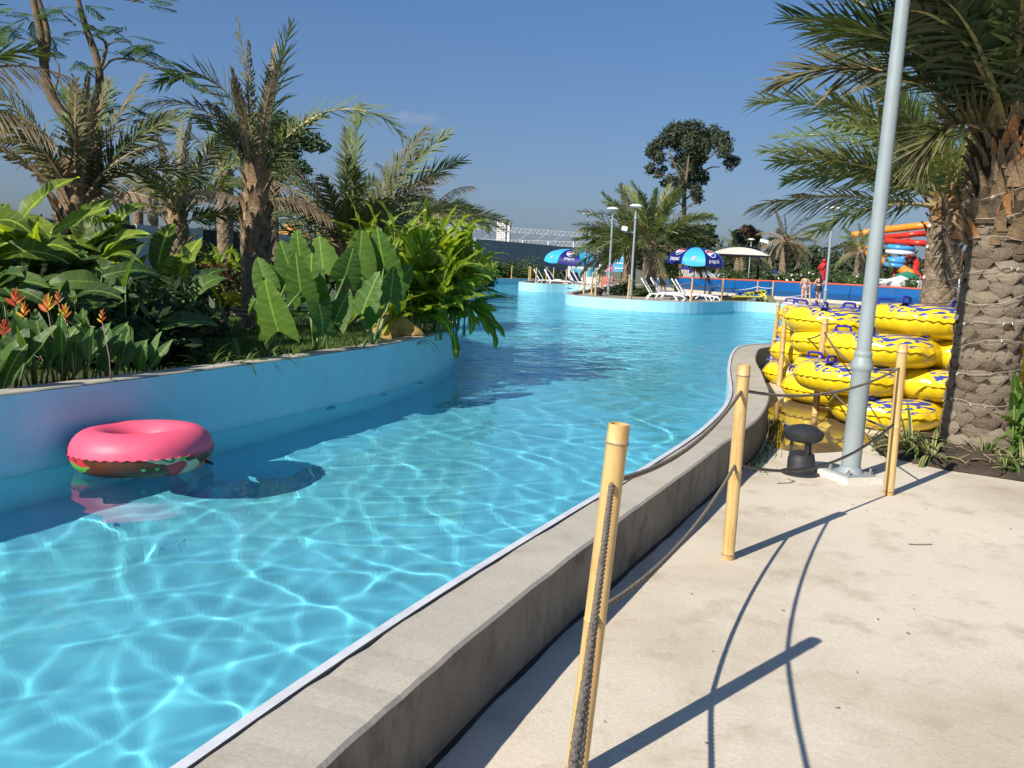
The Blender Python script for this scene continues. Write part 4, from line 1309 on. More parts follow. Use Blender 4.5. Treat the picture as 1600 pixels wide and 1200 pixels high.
# --- croton and other low plants on the lawn
def bushlet(label, px, py, dd, rx, rz, mat, size, n, cat='shrub', stretch=1.5):
    c = at_d(px, py, dd)
    g_ = Vector((c.x, c.y, SOIL))
    sh = thing('shrub', label, cat, g_)
    zc = c.z - SOIL
    limb_tree(sh, [([(0, 0, -.02), (rx * .3 * math.cos(2 * k), rx * .3 * math.sin(2 * k), max(.05, zc * .6)), (rx * .7 * math.cos(2 * k), rx * .7 * math.sin(2 * k), max(.1, zc))], 0.02, 0.006) for k in range(4)], 'bark', 'stem', 5)
    obj('foliage', leaf_cloud([((0, 0, zc), (rx, rx, rz)), ((rx * .3, 0, max(.1, zc - rz * .5)), (rx * .7, rx * .7, rz * .6)), ((-rx * .4, 0, max(.1, zc - rz * .4)), (rx * .6, rx * .6, rz * .6))], n, size, int(px), stretch=stretch), mat, sh)
bushlet('yellow croton shrub on the lawn left of the tall palm', 348, 462, 15.8, .33, .20, 'yellow_leaf', .045, 420, stretch=1.9)
bushlet('dark red-leaved shrub behind the yellow croton', 332, 432, 17.0, .55, .28, 'red_leaf', .05, 700)
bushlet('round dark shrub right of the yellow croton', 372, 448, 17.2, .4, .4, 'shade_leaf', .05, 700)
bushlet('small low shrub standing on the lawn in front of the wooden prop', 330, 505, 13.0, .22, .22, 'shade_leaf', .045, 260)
bushlet('round green shrub between the two palms at the black wall panel', 300, 405, 20.5, .6, .35, 'bush_leaf', .06, 700)
bushlet('long green shrub behind the fanned palm', 620, 400, 24.0, 1.0, .5, 'bush_leaf', .07, 1500)
bushlet('green shrub filling the gap behind the gingers', 690, 415, 26.0, 1.2, .6, 'bush_leaf', .07, 1800)
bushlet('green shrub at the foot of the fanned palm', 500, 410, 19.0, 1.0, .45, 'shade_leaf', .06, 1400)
# --- wooden props round the palms
for (x0, x1, yt, dd, lab) in [(352, 396, 487, 14.6, 'low wooden prop frame at the foot of the tall palm'), (262, 302, 432, 18.6, 'low wooden prop frame behind the dark shrub')]:
    A_, B_ = at_d(x0, yt, dd), at_d(x1, yt + 3, dd)
    g_ = Vector((A_.x, A_.y, SOIL))
    f = thing('wood_prop', lab, 'prop', g_)
    hh = A_.z - SOIL
    w = (B_ - A_).x
    for (name, pts, r_) in [('post', [(0, 0, -.02), (0.02, 0, hh)], .04), ('post', [(w, .05, -.02), (w, 0, hh)], .04), ('rail', [(-.1, -.03, hh - .03), (w + .12, -.04, hh - .05)], .028), ('rail', [(-.15, .05, hh + .05), (w * .7, .03, hh + .03)], .035), ('post', [(w * .5, .5, -.02), (w * .5, .45, hh)], .04)]:
        m = MB(); m.tube(pts, r_, 8); m.build(name, 'stick', f, smooth=True)

# ------------------------------------------------------------------ near deck: posts, ropes, lamp, bollard, tubes, palms
def bamboo_mat():
    t = NT('bamboo')
    v = t.coord('Object')
    sv = t.coord('Object', (22, 22, 1.2))
    n = t.noise(sv, 1.6, 5, 0.6)
    c = t.ramp(n, [(0.3, (0.42, 0.24, 0.085)), (0.5, (0.58, 0.385, 0.15)), (0.72, (0.66, 0.48, 0.21))])
    n2 = t.noise(v, 5, 4, 0.6)
    c = t.mix(t.ramp(n2, [(0.55, (0, 0, 0)), (0.72, (0.7, 0.7, 0.7))]), c, (0.50, 0.22, 0.06))
    n3 = t.noise(t.coord('Object', (40, 40, 2.5)), 2.0, 3, 0.5)
    c = t.mix(t.ramp(n3, [(0.66, (0, 0, 0)), (0.74, (0.6, 0.6, 0.6))]), c, (0.20, 0.13, 0.06))
    b = t.bsdf(c, 0.42, t.bump(n, 0.15, 0.004))
    return t.done(b)
bamboo_mat()
def rope_mat():
    t = NT('rope_fibre')
    v = t.coord('Object')
    n = t.noise(v, 90, 4, 0.7)
    c = t.ramp(n, [(0.3, (0.10, 0.080, 0.062)), (0.7, (0.27, 0.225, 0.175))])
    return t.done(t.bsdf(c, 0.95, t.bump(t.noise(v, 160, 3, 0.6), 0.9, 0.006)))
rope_mat()
plain('hole_dark', (0.03, 0.02, 0.012), 0.9, 0.2, 9)
def post(label, base, top, rad=0.031, detail=True, name='bamboo_post', group='bamboo rope posts', holes=()):
    base, top = Vector(base), Vector(top)
    v = top - base
    h = v.length
    p = thing(name, label, 'post', base, group=group)
    p.rotation_euler = v.to_track_quat('Z', 'Y').to_euler()
    m = MB()
    prof = [(rad * 1.03, -0.02)]
    zn = [0.03, 0.46 * h, 0.975 * h - 0.03]
    zz = 0.0
    k = 12 if detail else 4
    for i in range(k + 1):
        prof.append((rad * (1.03 - 0.06 * i / k), h * i / k * 0.998))
    for z in zn:
        prof += [(rad * 1.02, z - 0.004), (rad * 1.07, z), (rad * 1.0, z + 0.004)]
    prof = sorted(prof, key=lambda q: q[1])
    wall = [(r_, z) for r_, z in prof] + [(rad * 0.97, h), (rad * 0.80, h - 0.001), (rad * 0.78, h - 0.05), (0.0005, h - 0.055)]
    m.lathe(wall, n=20 if detail else 8, cap=False)
    m.build('pole', 'bamboo', p, smooth=True, sharp=45)
    if detail:
        for z in (zn[0], zn[2]):
            r2 = MB(); r2.lathe([(rad * 1.0, z - .0035), (rad * 1.085, z - .002), (rad * 1.085, z + .002), (rad * 1.0, z + .0035)], n=20, cap=False)
            r2.build('node_ring', 'stick', p, smooth=True)
    return p
def sag(a, b, s, n=26):
    a, b = Vector(a), Vector(b)
    return [a.lerp(b, i / n) - Vector((0, 0, s * 4 * (i / n) * (1 - i / n))) for i in range(n + 1)]
def rope(label, a, b, s, rad=0.0092, detail=True, group='ropes between the bamboo posts', mat='rope_fibre', name='rope'):
    pts = sag(a, b, s, 60 if detail else 14)
    o0 = Vector(a)
    m = MB()
    if detail:      # three twisted strands
        L = [0.0]
        for i in range(1, len(pts)):
            L.append(L[-1] + (pts[i] - pts[i - 1]).length)
        fine = []
        tot = L[-1]
        n = int(tot / 0.011)
        import bisect
        for i in range(n + 1):
            d = tot * i / n
            k = min(len(L) - 2, max(0, bisect.bisect(L, d) - 1))
            f = (d - L[k]) / max(1e-6, L[k + 1] - L[k])
            fine.append((pts[k].lerp(pts[k + 1], f), (pts[k + 1] - pts[k]).normalized(), d))
        for st_ in range(3):
            q = []
            for (p, T, d) in fine:
                N = T.orthogonal().normalized() if abs(T.z) > 0.95 else T.cross(Vector((0, 0, 1))).normalized()
                B = T.cross(N)
                a_ = d / 0.075 * 2 * PI + st_ * 2 * PI / 3
                q.append(p - o0 + (N * math.cos(a_) + B * math.sin(a_)) * rad * 0.52)
            m.tube(q, rad * 0.60, 5, caps=False)
    else:
        m.tube([p - o0 for p in pts], rad, 5)
    o = m.build(name, mat, None, smooth=True, loc=o0)
    return tag(o, label, 'rope', group)
P1b, P1t = Vector((0.255, 2.58, 0)), Vector((0.325, 2.60, 1.13))
P2b, P2t = on_z(1137, 873, 0), at_d(1163, 570, 4.75)
P3b, P3t = on_z(1388, 773, 0), at_d(1411, 538, 6.37)
P0b, P0t = Vector((-0.035, 0.18, 0)), Vector((-0.03, 0.2, 1.1))
PAb = gp(1204, 14.3, 0); PAt = at_d(1217, 472, 14.3)
PBb = on_z(1217, 605, 0); PBt = at_d(1228, 480, PBb.y)
PCb = on_z(1273, 650, 0); PCt = at_d(1290, 498, PCb.y)
PDb = gp(1333, 15.4, 0); PDt = at_d(1340, 475, 15.4)
post('nearest bamboo post, tall in the foreground at the bottom of the picture', P1b, P1t, 0.0335)
post('second bamboo post, standing at the edge of the pool wall', P2b, P2t, 0.0345)
post('third bamboo post, right of the grey lamp post in front of the tubes', P3b, P3t, 0.036)
post('bamboo post right beside the photographer, out of view', P0b, P0t, 0.033)
post('bamboo post at the far tip of the pool wall left of the tube stack', PAb, PAt, 0.034)
post('bamboo post in front of the leftmost yellow tubes', PBb, PBt, 0.036)
post('bamboo post standing between the two yellow tube stacks', PCb, PCt, 0.036)
post('bamboo post showing just above the tubes behind the lamp post', PDb, PDt, 0.034)
def onp(b, t, z):
    return b.lerp(t, z / (t.z - b.z))
H_, Lo_ = 0.955, 0.545
for (n1, a0, a1, n2, b0, b1, s1, s2) in [('the foreground post', P1b, P1t, 'the wall-side post', P2b, P2t, .09, .10), ('the wall-side post', P2b, P2t, 'the lamp-side post', P3b, P3t, .10, .16), ('the photographer', P0b, P0t, 'the foreground post', P1b, P1t, .10, .08)]:
    rope('upper rope between %s and %s' % (n1, n2), onp(a0, a1, H_), onp(b0, b1, H_), s1)
    rope('lower rope between %s and %s' % (n1, n2), onp(a0, a1, Lo_), onp(b0, b1, Lo_), s2)
for (n1, a0, a1, n2, b0, b1) in [('the lamp-side post', P3b, P3t, 'the post between the tube stacks', PCb, PCt), ('the post between the tube stacks', PCb, PCt, 'the post before the leftmost tubes', PBb, PBt), ('the post before the leftmost tubes', PBb, PBt, 'the wall-tip post', PAb, PAt), ('the wall-tip post', PAb, PAt, 'the post behind the lamp', PDb, PDt)]:
    rope('upper rope between %s and %s' % (n1, n2), onp(a0, a1, H_), onp(b0, b1, H_), .16, detail=False)
    rope('lower rope between %s and %s' % (n1, n2), onp(a0, a1, .5), onp(b0, b1, .5), .12, detail=False)

# --- lamp posts
plain('lamp_grey', (0.275, 0.325, 0.34), 0.5, 0.08, 3, bump=0.04, dirt=(0.22, 0.255, 0.262))
plain('plinth_white', (0.70, 0.66, 0.58), 0.8, 0.10, 14, bump=0.5, dirt=(0.48, 0.42, 0.34))
plain('bolt_metal', (0.35, 0.33, 0.30), 0.5, 0.3, 30, metallic=0.7)
plain('lamp_glass', (0.80, 0.82, 0.80), 0.3, 0.03, 5)
def lamp(label, base, detail=True, camera=False):
    p = thing('lamp_post', label, 'lamp', base, group='grey pole lamps')
    n = 28 if detail else 10
    m = MB()
    m.lathe([(0.074, 0.03), (0.073, 0.87), (0.074, 0.872)], n=n)
    m.lathe([(0.056, 0.90), (0.050, 3.74)], n=n, cap=False)
    m.build('pole', 'lamp_grey', p, smooth=True, sharp=40)
    m = MB()
    m.lathe([(0.074, 0.865), (0.086, 0.885), (0.084, 0.91), (0.066, 0.965), (0.062, 0.975), (0.068, 0.985), (0.068, 1.005), (0.062, 1.015), (0.055, 1.02)], n=n, cap=False)
    m.build('collar', 'lamp_grey', p, smooth=True)
    m = MB()
    m.lathe([(0.050, 3.70), (0.088, 3.715), (0.088, 3.80), (0.05, 3.82), (0.036, 4.0), (0.03, 4.25)], n=n, cap=False)
    m.build('neck', 'lamp_grey', p, smooth=True, sharp=40)
    hd = MB()
    hd.lathe([(0.03, 4.22), (0.26, 4.27), (0.31, 4.30), (0.29, 4.35), (0.16, 4.40), (0.001, 4.42)], n=n)
    h = hd.build('head', 'lamp_glass', p, smooth=True, sharp=40)
    if detail:
        m = MB()
        rj = random.Random(4)
        ring = []
        for k in range(16):
            a = 2 * PI * k / 16
            r_ = 0.19 / max(abs(math.cos(a)), abs(math.sin(a))) * rj.uniform(0.93, 1.0)
            ring.append((r_ * math.cos(a), r_ * math.sin(a)))
        m.add([(x, y, 0.0) for x, y in ring] + [(x * .95, y * .95, 0.045) for x, y in ring], [tuple(range(16, 32))] + [(k, (k + 1) % 16, 16 + (k + 1) % 16, 16 + k) for k in range(16)])
        m.build('plinth', 'plinth_white', p)
        m = MB(); m.box((0, 0, .052), (.27, .27, .012)); m.lathe([(.10, .058), (.078, .10)], n=n); m.build('base_plate', 'lamp_grey', p)
        for sx in (-1, 1):
            for sy in (-1, 1):
                b = MB(); b.lathe([(.019, .058), (.019, .078), (.010, .079), (.010, .10), (.009, .102)], (sx * .105, sy * .105, 0), n=6)
                b.build('bolt', 'bolt_metal', p)
    if camera:
        m = MB(); m.tube([(0, 0, 3.1), (-.5, 0, 3.1)], .03, 6); m.build('bracket', 'lamp_grey', p)
        m = MB(); m.box((-.5, -.12, 3.25), (.22, .5, .2), Matrix.Rotation(R(12), 3, 'Y')); m.tube([(-.5, 0, 3.1), (-.5, 0, 3.2)], .03, 6); m.build('security_camera', 'lamp_glass', p)
    return p
LP = on_z(1327, 748, 0)
lp = lamp('near grey lamp post bolted to a white plinth in front of the tubes', LP)
lp.rotation_euler = (R(0.3), R(0.55), R(20))
# --- bollard light
plain('bollard_black', (0.022, 0.024, 0.028), 0.55, 0.25, 20, bump=0.15)
BL = on_z(1250, 740, 0)
bo = thing('bollard_light', 'low black mushroom-capped bollard light beside the lamp post', 'light', BL)
m = MB(); m.lathe([(.150, 0), (.150, .012), (.130, .020), (.108, .022)], n=32); m.build('base_flange', 'bollard_black', bo, smooth=True, sharp=35)
m = MB(); m.lathe([(.106, .02), (.106, .125), (.101, .135), (.098, .165), (.060, .182), (.001, .186)], n=32); m.build('body', 'bollard_black', bo, smooth=True, sharp=35)
for k in range(3):
    a = R(35 + 120 * k)
    m = MB(); m.box((math.cos(a) * .086, math.sin(a) * .086, .215), (.022, .030, .13), Matrix.Rotation(a, 3, 'Z')); m.build('strut', 'bollard_black', bo)
m = MB(); m.lathe([(.07, .262), (.120, .272), (.146, .292), (.155, .318), (.157, .345), (.150, .352), (.10, .385), (.045, .400), (.001, .403)], n=36); m.build('cap', 'bollard_black', bo, smooth=True, sharp=35)

# --- puddle beside the tubes
t = NT('puddle_water')
v = t.coord('Object')
n_ = t.noise(v, 3, 4, 0.6)
c_ = t.ramp(n_, [(.3, (.13, .095, .055)), (.7, (.20, .15, .09))])
t.done(t.bsdf(c_, 0.035, None, IOR=1.33))
pc = Vector((2.78, 7.95))
rp = random.Random(6)
ring = []
for px, py in [(1200, 640), (1222, 622), (1250, 618), (1282, 632), (1312, 650), (1345, 668), (1360, 690), (1330, 704), (1290, 708), (1245, 706), (1210, 700), (1190, 680)]:
    g = on_z(px, py, 0)
    ring.append((g.x + rp.uniform(-.03, .03), g.y + rp.uniform(-.06, .06), 0))
ring = spline(ring + [ring[0]], 4)[:-1]
poly_sheet('puddle', [(q[0], q[1]) for q in ring], 0.004, (), 'puddle_water', kind='structure')

# --- yellow double tubes
def tube_shape():
    """two rings grown together: the skin of a union of two tori, cut from a voxel grid"""
    bm = bmesh.new()
    me = bpy.data.meshes.new('tube_src')
    V, Q = [], []
    nu_, nv_ = 48, 20
    for cx in (-0.40, 0.40):
        b = len(V)
        for i in range(nu_):
            a = 2 * PI * i / nu_
            for j in range(nv_):
                c = 2 * PI * j / nv_
                r_ = 0.335 + 0.185 * math.cos(c)
                V.append((cx + r_ * math.cos(a), r_ * math.sin(a) * 0.98, 0.172 * math.sin(c)))
        for i in range(nu_):
            for j in range(nv_):
                i2, j2 = (i + 1) % nu_, (j + 1) % nv_
                Q.append((b + i * nv_ + j, b + i2 * nv_ + j, b + i2 * nv_ + j2, b + i * nv_ + j2))
    src = obj('tube_src', np_mesh('tube_src', V, Q))
    md = src.modifiers.new('r', 'REMESH')
    md.mode = 'VOXEL'
    md.voxel_size = 0.028
    md.use_smooth_shade = True
    sm = src.modifiers.new('s', 'SMOOTH')
    sm.factor = 0.5
    sm.iterations = 12
    dg = bpy.context.evaluated_depsgraph_get()
    me = bpy.data.meshes.new_from_object(src.evaluated_get(dg))
    bpy.data.objects.remove(src)
    # pillow wrinkles along the seam
    for v in me.vertices:
        x, y, z = v.co
        cx = 0.40 if x > 0 else -0.40
        a = math.atan2(y, x - cx)
        r_ = math.hypot(x - cx, y)
        if r_ > 0.36 and abs(x) > 0.12:
            k = math.exp(-(z / 0.06) ** 2) * 0.007 * math.sin(a * 26 + 2 * math.sin(a * 7))
            v.co.x += (x - cx) / r_ * k
            v.co.y += y / r_ * k
    me.polygons.foreach_set('use_smooth', [True] * len(me.polygons))
    me.update()
    return me
def tube_mat():
    t = NT('tube_vinyl')
    v = t.coord('Object')
    x, y, z = t.sep(v)
    w = t.node('ShaderNodeTexWave')
    w.wave_type = 'BANDS'; w.bands_direction = 'DIAGONAL'
    w.inputs['Scale'].default_value = 6.0
    w.inputs['Distortion'].default_value = 5.5
    w.inputs['Detail'].default_value = 2.0
    w.inputs['Detail Scale'].default_value = 1.3
    t.link(v, w.inputs['Vector'])
    zb = t.coord('Object', (2.0, 13.0, 12.0))
    zn = t.noise(zb, 2.6, 1.5, 0.45, 0.7)
    stripes = t.ramp(zn, [(0.485, (0, 0, 0)), (0.515, (1, 1, 1))], 'LINEAR')
    ax = t.math('ABSOLUTE', x)
    area = t.ramp(t.math('ADD', t.math('MULTIPLY', t.math('ABSOLUTE', t.math('SUBTRACT', ax, 0.50)), 2.2), t.math('MULTIPLY', t.noise(v, 6, 3, .6), 0.5)), [(0.95, (1, 1, 1)), (0.99, (0, 0, 0))])
    topm = t.ramp(t.math('ADD', z, t.math('MULTIPLY', t.noise(v, 3.5, 2, .5), 0.14)), [(0.105, (0, 0, 0)), (0.115, (1, 1, 1))])
    msk = t.math('MULTIPLY', t.math('MULTIPLY', stripes, area), topm)
    base = t.ramp(t.noise(v, 2.5, 4, .6), [(.3, (0.80, 0.56, 0.012)), (.7, (0.86, 0.64, 0.02))])
    c = t.mix(msk, base, (0.035, 0.065, 0.30))
    b = t.bsdf(c, 0.27, t.bump(t.noise(v, 9, 3, .5), 0.08, 0.03))
    return t.done(b)
tube_mat()
plain('handle_blue', (0.02, 0.02, 0.30), 0.35, 0.15, 10)
plain('seam_yellow', (0.70, 0.47, 0.01), 0.4, 0.1, 20)
TUBE = tube_shape(); TUBE.materials.append(MATS['tube_vinyl'])
sm_ = MB()
ring, ring2 = [], []
for k in range(200):
    # outline of the two joined rings at mid height
    a = 2 * PI * k / 200
    dx, dy = math.cos(a), math.sin(a)
    best = 0
    for cx in (-0.40, 0.40):
        bq = dx * cx
        cq = cx * cx - 0.519 ** 2
        disc = bq * bq - cq
        if disc > 0:
            best = max(best, bq + math.sqrt(disc))
    best = max(best, 0.46 if abs(dx) < 0.5 else 0)
    wv = 0.004 * math.sin(k * 1.9)
    ring.append((dx * (best - 0.012), dy * (best - 0.012), wv * .3)); ring2.append((dx * (best + 0.012), dy * (best + 0.012), wv * 1.5))
sm_.add(ring + ring2, [(k, (k + 1) % 200, 200 + (k + 1) % 200, 200 + k) for k in range(200)])
SEAM = mesh('seam', sm_.v, sm_.f, True); SEAM.materials.append(MATS['seam_yellow'])
hb = MB()
hb.box((0, 0, 0.006), (0.20, 0.075, 0.014), taper=0.9)
hb.tube(spline([(-.075, 0, .01), (-.07, 0, .05), (-.05, 0, .066), (.05, 0, .066), (.07, 0, .05), (.075, 0, .01)], 3), 0.012, 7)
HANDLE = mesh('handle', hb.v, hb.f, False); HANDLE.materials.append(MATS['handle_blue'])
def dtube(label, px_left, dep, z, rz, tx=0, ty=0):
    """px_left: photo column of the tube's left end"""
    a = R(rz)
    ex = 1.05 * abs(math.cos(a)) + 0.5 * abs(math.sin(a)) * 0.3
    left = gp(px_left, dep, z)
    c = Vector((left.x + ex, dep, z))
    p = thing('double_tube', label, 'pool tube', c, (R(tx), R(ty), a), group='stacked yellow double tubes', scale=(1.14, 1.14, 1.0))
    obj('tube_body', TUBE, None, p)
    obj('seam', SEAM, None, p)
    for sx, sy, r2 in ((-.67, -.27, 45), (-.67, .27, -45), (.67, -.27, -45), (.67, .27, 45), (-.20, -.27, -60), (.20, .27, -60)):
        # sit on the skin
        cx = -0.40 if sx < 0 else 0.40
        rr = math.hypot(sx - cx, sy)
        zz = 0.172 * math.sqrt(max(0.0, 1 - ((rr - 0.335) / 0.185) ** 2))
        obj('handle', HANDLE, None, p, (sx, sy, zz - 0.004), (0, 0, R(r2)))
    return p
names = ['bottom', 'second', 'third', 'top']
for k, (pl, z, rz, tx, ty) in enumerate([(1296, .175, 4, 0, 0), (1243, .49, -3, -2, 1), (1288, .80, 6, -4, 2), (1356, 1.105, -4, -4, 3)]):
    dtube('%s yellow tube of the near stack beside the palm trunk' % names[k].capitalize() if k else 'bottom yellow tube of the near stack, beside the palm trunk', pl, 9.55, z, rz, tx, ty)
for k, (pl, z, rz, tx, ty) in enumerate([(1217, .175, 14, 0, 0), (1240, .455, 6, -2, 0), (1229, .735, 18, -3, 2), (1222, .985, 10, 0, 3)]):
    dtube('%s yellow tube of the middle stack behind the lamp post' % names[k], pl, 11.15, z, rz, tx, ty)
for k, (pl, z, rz, tx, ty) in enumerate([(1187, .155, 25, 0, 0), (1200, .44, 12, -2, 1), (1209, .72, 22, -3, 2), (1212, .955, 15, 0, 2)]):
    dtube('%s yellow tube of the farthest stack at the pool wall tip' % names[k], pl, 12.95, z, rz, tx, ty)
dtube('yellow tube showing past the right side of the big palm trunk', 1575, 11.2, .80, 5, -2, 0)
dtube('lower yellow tube past the right side of the big palm trunk', 1577, 11.2, .49, 0, 0, 0)
dtube('lowest yellow tube past the right side of the big palm trunk', 1580, 11.2, .175, 3, 0, 0)

# --- palm bed and its palm
bedp = [on_z(x, y, 0) for x, y in [(1374, 712), (1400, 716), (1440, 727), (1485, 736), (1540, 744), (1610, 755)]]
bed_poly = [(q.x, q.y) for q in bedp] + [(6.2, 7.0), (6.4, 8.9), (5.6, 9.0), (4.2, 8.9), (3.6, 8.65)]
m = MB()
poly_sheet('planting_soil', bed_poly, 0.004, (), 'soil', kind='structure')
# lumpy soil mound
def mound():
    rs = np.random.RandomState(2)
    n = 46
    xs = np.linspace(3.35, 6.3, n); ys = np.linspace(7.05, 8.95, n)
    X, Y = np.meshgrid(xs, ys, indexing='ij')
    Z = 0.02 + 0.05 * np.exp(-((X - 4.6) ** 2 + (Y - 8.3) ** 2) / 0.9) + 0.012 * rs.normal(size=X.shape)
    fx = on_z(1374, 712, 0)
    px = [q[0] for q in bed_poly]; py = [q[1] for q in bed_poly]
    ins = np.zeros(X.shape, bool); j = len(px) - 1
    for i in range(len(px)):
        c = ((py[i] > Y) != (py[j] > Y)) & (X < (px[j] - px[i]) * (Y - py[i]) / (py[j] - py[i] + 1e-9) + px[i])
        ins ^= c; j = i
    Z[~ins] = -0.03
    idx = np.arange(n * n).reshape(n, n)
    Q = np.stack([idx[:-1, :-1], idx[1:, :-1], idx[1:, 1:], idx[:-1, 1:]], -1).reshape(-1, 4)
    return np_mesh('soil_mound', np.stack([X, Y, Z], -1).reshape(-1, 3), Q)
obj('soil_mound', mound(), 'soil', kind='structure')
def scar_mat():
    t = NT('scar_bark')
    oi = t.node('ShaderNodeObjectInfo')
    v = t.coord('Object')
    n = t.noise(t.coord('Object', (3, 9, 3)), 2.2, 6, 0.7)
    f = t.math('ADD', t.math('MULTIPLY', n, 0.75), t.math('MULTIPLY', oi.outputs['Random'], 0.5))
    c = t.ramp(f, [(0.30, (0.12, 0.093, 0.066)), (0.55, (0.275, 0.22, 0.158)), (0.85, (0.42, 0.35, 0.26))])
    z = t.sep(v)[2]
    edge = t.ramp(t.math('ABSOLUTE', z), [(0.36, (0, 0, 0)), (0.56, (0.8, 0.8, 0.8))])
    c = t.mix(edge, c, (0.07, 0.052, 0.038))
    b = t.bsdf(c, 0.95, t.bump(t.noise(v, 14, 5, 0.7), 0.9, 0.05))
    b.inputs['Specular IOR Level'].default_value = 0.1
    return t.done(b)
scar_mat()
def scar_mesh(seed):
    """one old leaf-base scar: a curved, lipped diamond shield"""
    rs = random.Random(seed)
    vs, fs = [], []
    n = 6
    for i in range(n + 1):
        t = i / n                      # bottom to top
        w = (1 - abs(2 * t - 1) ** 1.25) * 0.56 + 0.03
        out = 0.30 * math.sin(PI * min(1, t * 1.15 + .1)) * (0.75 + 0.55 * t)
        for c in (-1, -.5, 0, .5, 1):
            vs.append((out * (1 - 0.55 * abs(c) ** 2) - 0.06 + rs.uniform(-.02, .02), c * w + rs.uniform(-.015, .015), (t - .5) * 1.25 + 0.05 * abs(c)))
    m = 5
    for i in range(n):
        for k in range(m - 1):
            fs.append((i * m + k, i * m + k + 1, (i + 1) * m + k + 1, (i + 1) * m + k))
    me = mesh('leaf_scar', vs, fs, False)
    me.materials.append(MATS['scar_bark'])
    return me
SCARS = [scar_mesh(s) for s in range(5)]
BPb = Vector((4.49, 8.42, 0.0))
bp = thing('date_palm', 'thick date palm at the right edge with scaly trunk wound with fairy lights', 'palm tree', BPb)
trunk_h = 2.12
tr = obj('trunk', trunk_mesh(trunk_h + .3, 0.272, 0.260, 9, 0.17, 0.012, nu=48, flare=0.07, seed=4), 'palm_core', bp)
rs2 = random.Random(15)
rows = 21
for r_ in range(rows):
    z = 0.10 + r_ * 0.104
    rad = 0.276 + (0.262 - 0.276) * z / trunk_h + 0.07 * math.exp(-z / 0.18)
    for k in range(10):
        a = 2 * PI * (k + 0.5 * (r_ % 2)) / 10 + r_ * 0.045 + rs2.uniform(-.09, .09)
        o = obj('leaf_scar', rs2.choice(SCARS), None, tr, (math.cos(a) * rad, math.sin(a) * rad, z + rs2.uniform(-.02, .02)), (rs2.uniform(-.12, .12), rs2.uniform(-.16, .10), a), (0.135 * rs2.uniform(.5, 1.5), 0.195 * rs2.uniform(.85, 1.15), 0.185 * rs2.uniform(.85, 1.15)))
rs3 = random.Random(31)
sh_ = obj('crownshaft', trunk_mesh(1.25, .29, .16, 6, .2, .03, nu=28, seed=9), 'palm_core', bp, loc=(0, 0, trunk_h))
boots(sh_, -0.25, 1.0, 0.29, 0.21, 150, rs3, 0.27, 0.30, 0.04)
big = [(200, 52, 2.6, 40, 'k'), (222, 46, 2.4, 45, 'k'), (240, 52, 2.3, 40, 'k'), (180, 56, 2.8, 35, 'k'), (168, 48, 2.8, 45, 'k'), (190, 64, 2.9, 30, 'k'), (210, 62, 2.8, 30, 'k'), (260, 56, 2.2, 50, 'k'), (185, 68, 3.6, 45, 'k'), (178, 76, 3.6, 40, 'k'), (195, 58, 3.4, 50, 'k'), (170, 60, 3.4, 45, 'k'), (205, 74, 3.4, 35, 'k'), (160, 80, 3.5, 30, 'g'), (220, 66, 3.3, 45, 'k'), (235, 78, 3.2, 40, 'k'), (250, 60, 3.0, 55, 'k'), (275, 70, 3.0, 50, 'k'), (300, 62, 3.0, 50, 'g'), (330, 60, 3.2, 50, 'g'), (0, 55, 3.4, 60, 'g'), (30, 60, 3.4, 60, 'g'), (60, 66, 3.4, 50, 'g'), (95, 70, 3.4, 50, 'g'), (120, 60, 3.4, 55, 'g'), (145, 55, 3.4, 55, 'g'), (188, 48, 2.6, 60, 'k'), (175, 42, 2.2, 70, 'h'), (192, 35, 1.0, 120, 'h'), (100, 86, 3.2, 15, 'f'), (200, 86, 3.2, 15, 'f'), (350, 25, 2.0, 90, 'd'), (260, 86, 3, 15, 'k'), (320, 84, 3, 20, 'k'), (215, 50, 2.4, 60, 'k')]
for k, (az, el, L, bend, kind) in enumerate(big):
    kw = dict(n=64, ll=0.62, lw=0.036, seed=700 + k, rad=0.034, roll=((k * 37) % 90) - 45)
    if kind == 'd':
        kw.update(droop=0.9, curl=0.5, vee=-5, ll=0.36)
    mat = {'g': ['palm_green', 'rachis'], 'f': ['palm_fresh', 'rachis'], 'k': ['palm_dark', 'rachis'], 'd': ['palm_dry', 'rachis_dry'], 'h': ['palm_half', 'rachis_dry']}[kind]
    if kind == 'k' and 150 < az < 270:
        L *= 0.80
    obj('frond', frond_mesh(L, el, bend, az, **kw), mat, bp, loc=(math.cos(R(az)) * .12, math.sin(R(az)) * .12, trunk_h + (0.45 if kind == 'd' else 0.55 + 0.35 * math.sin(R(el)))))
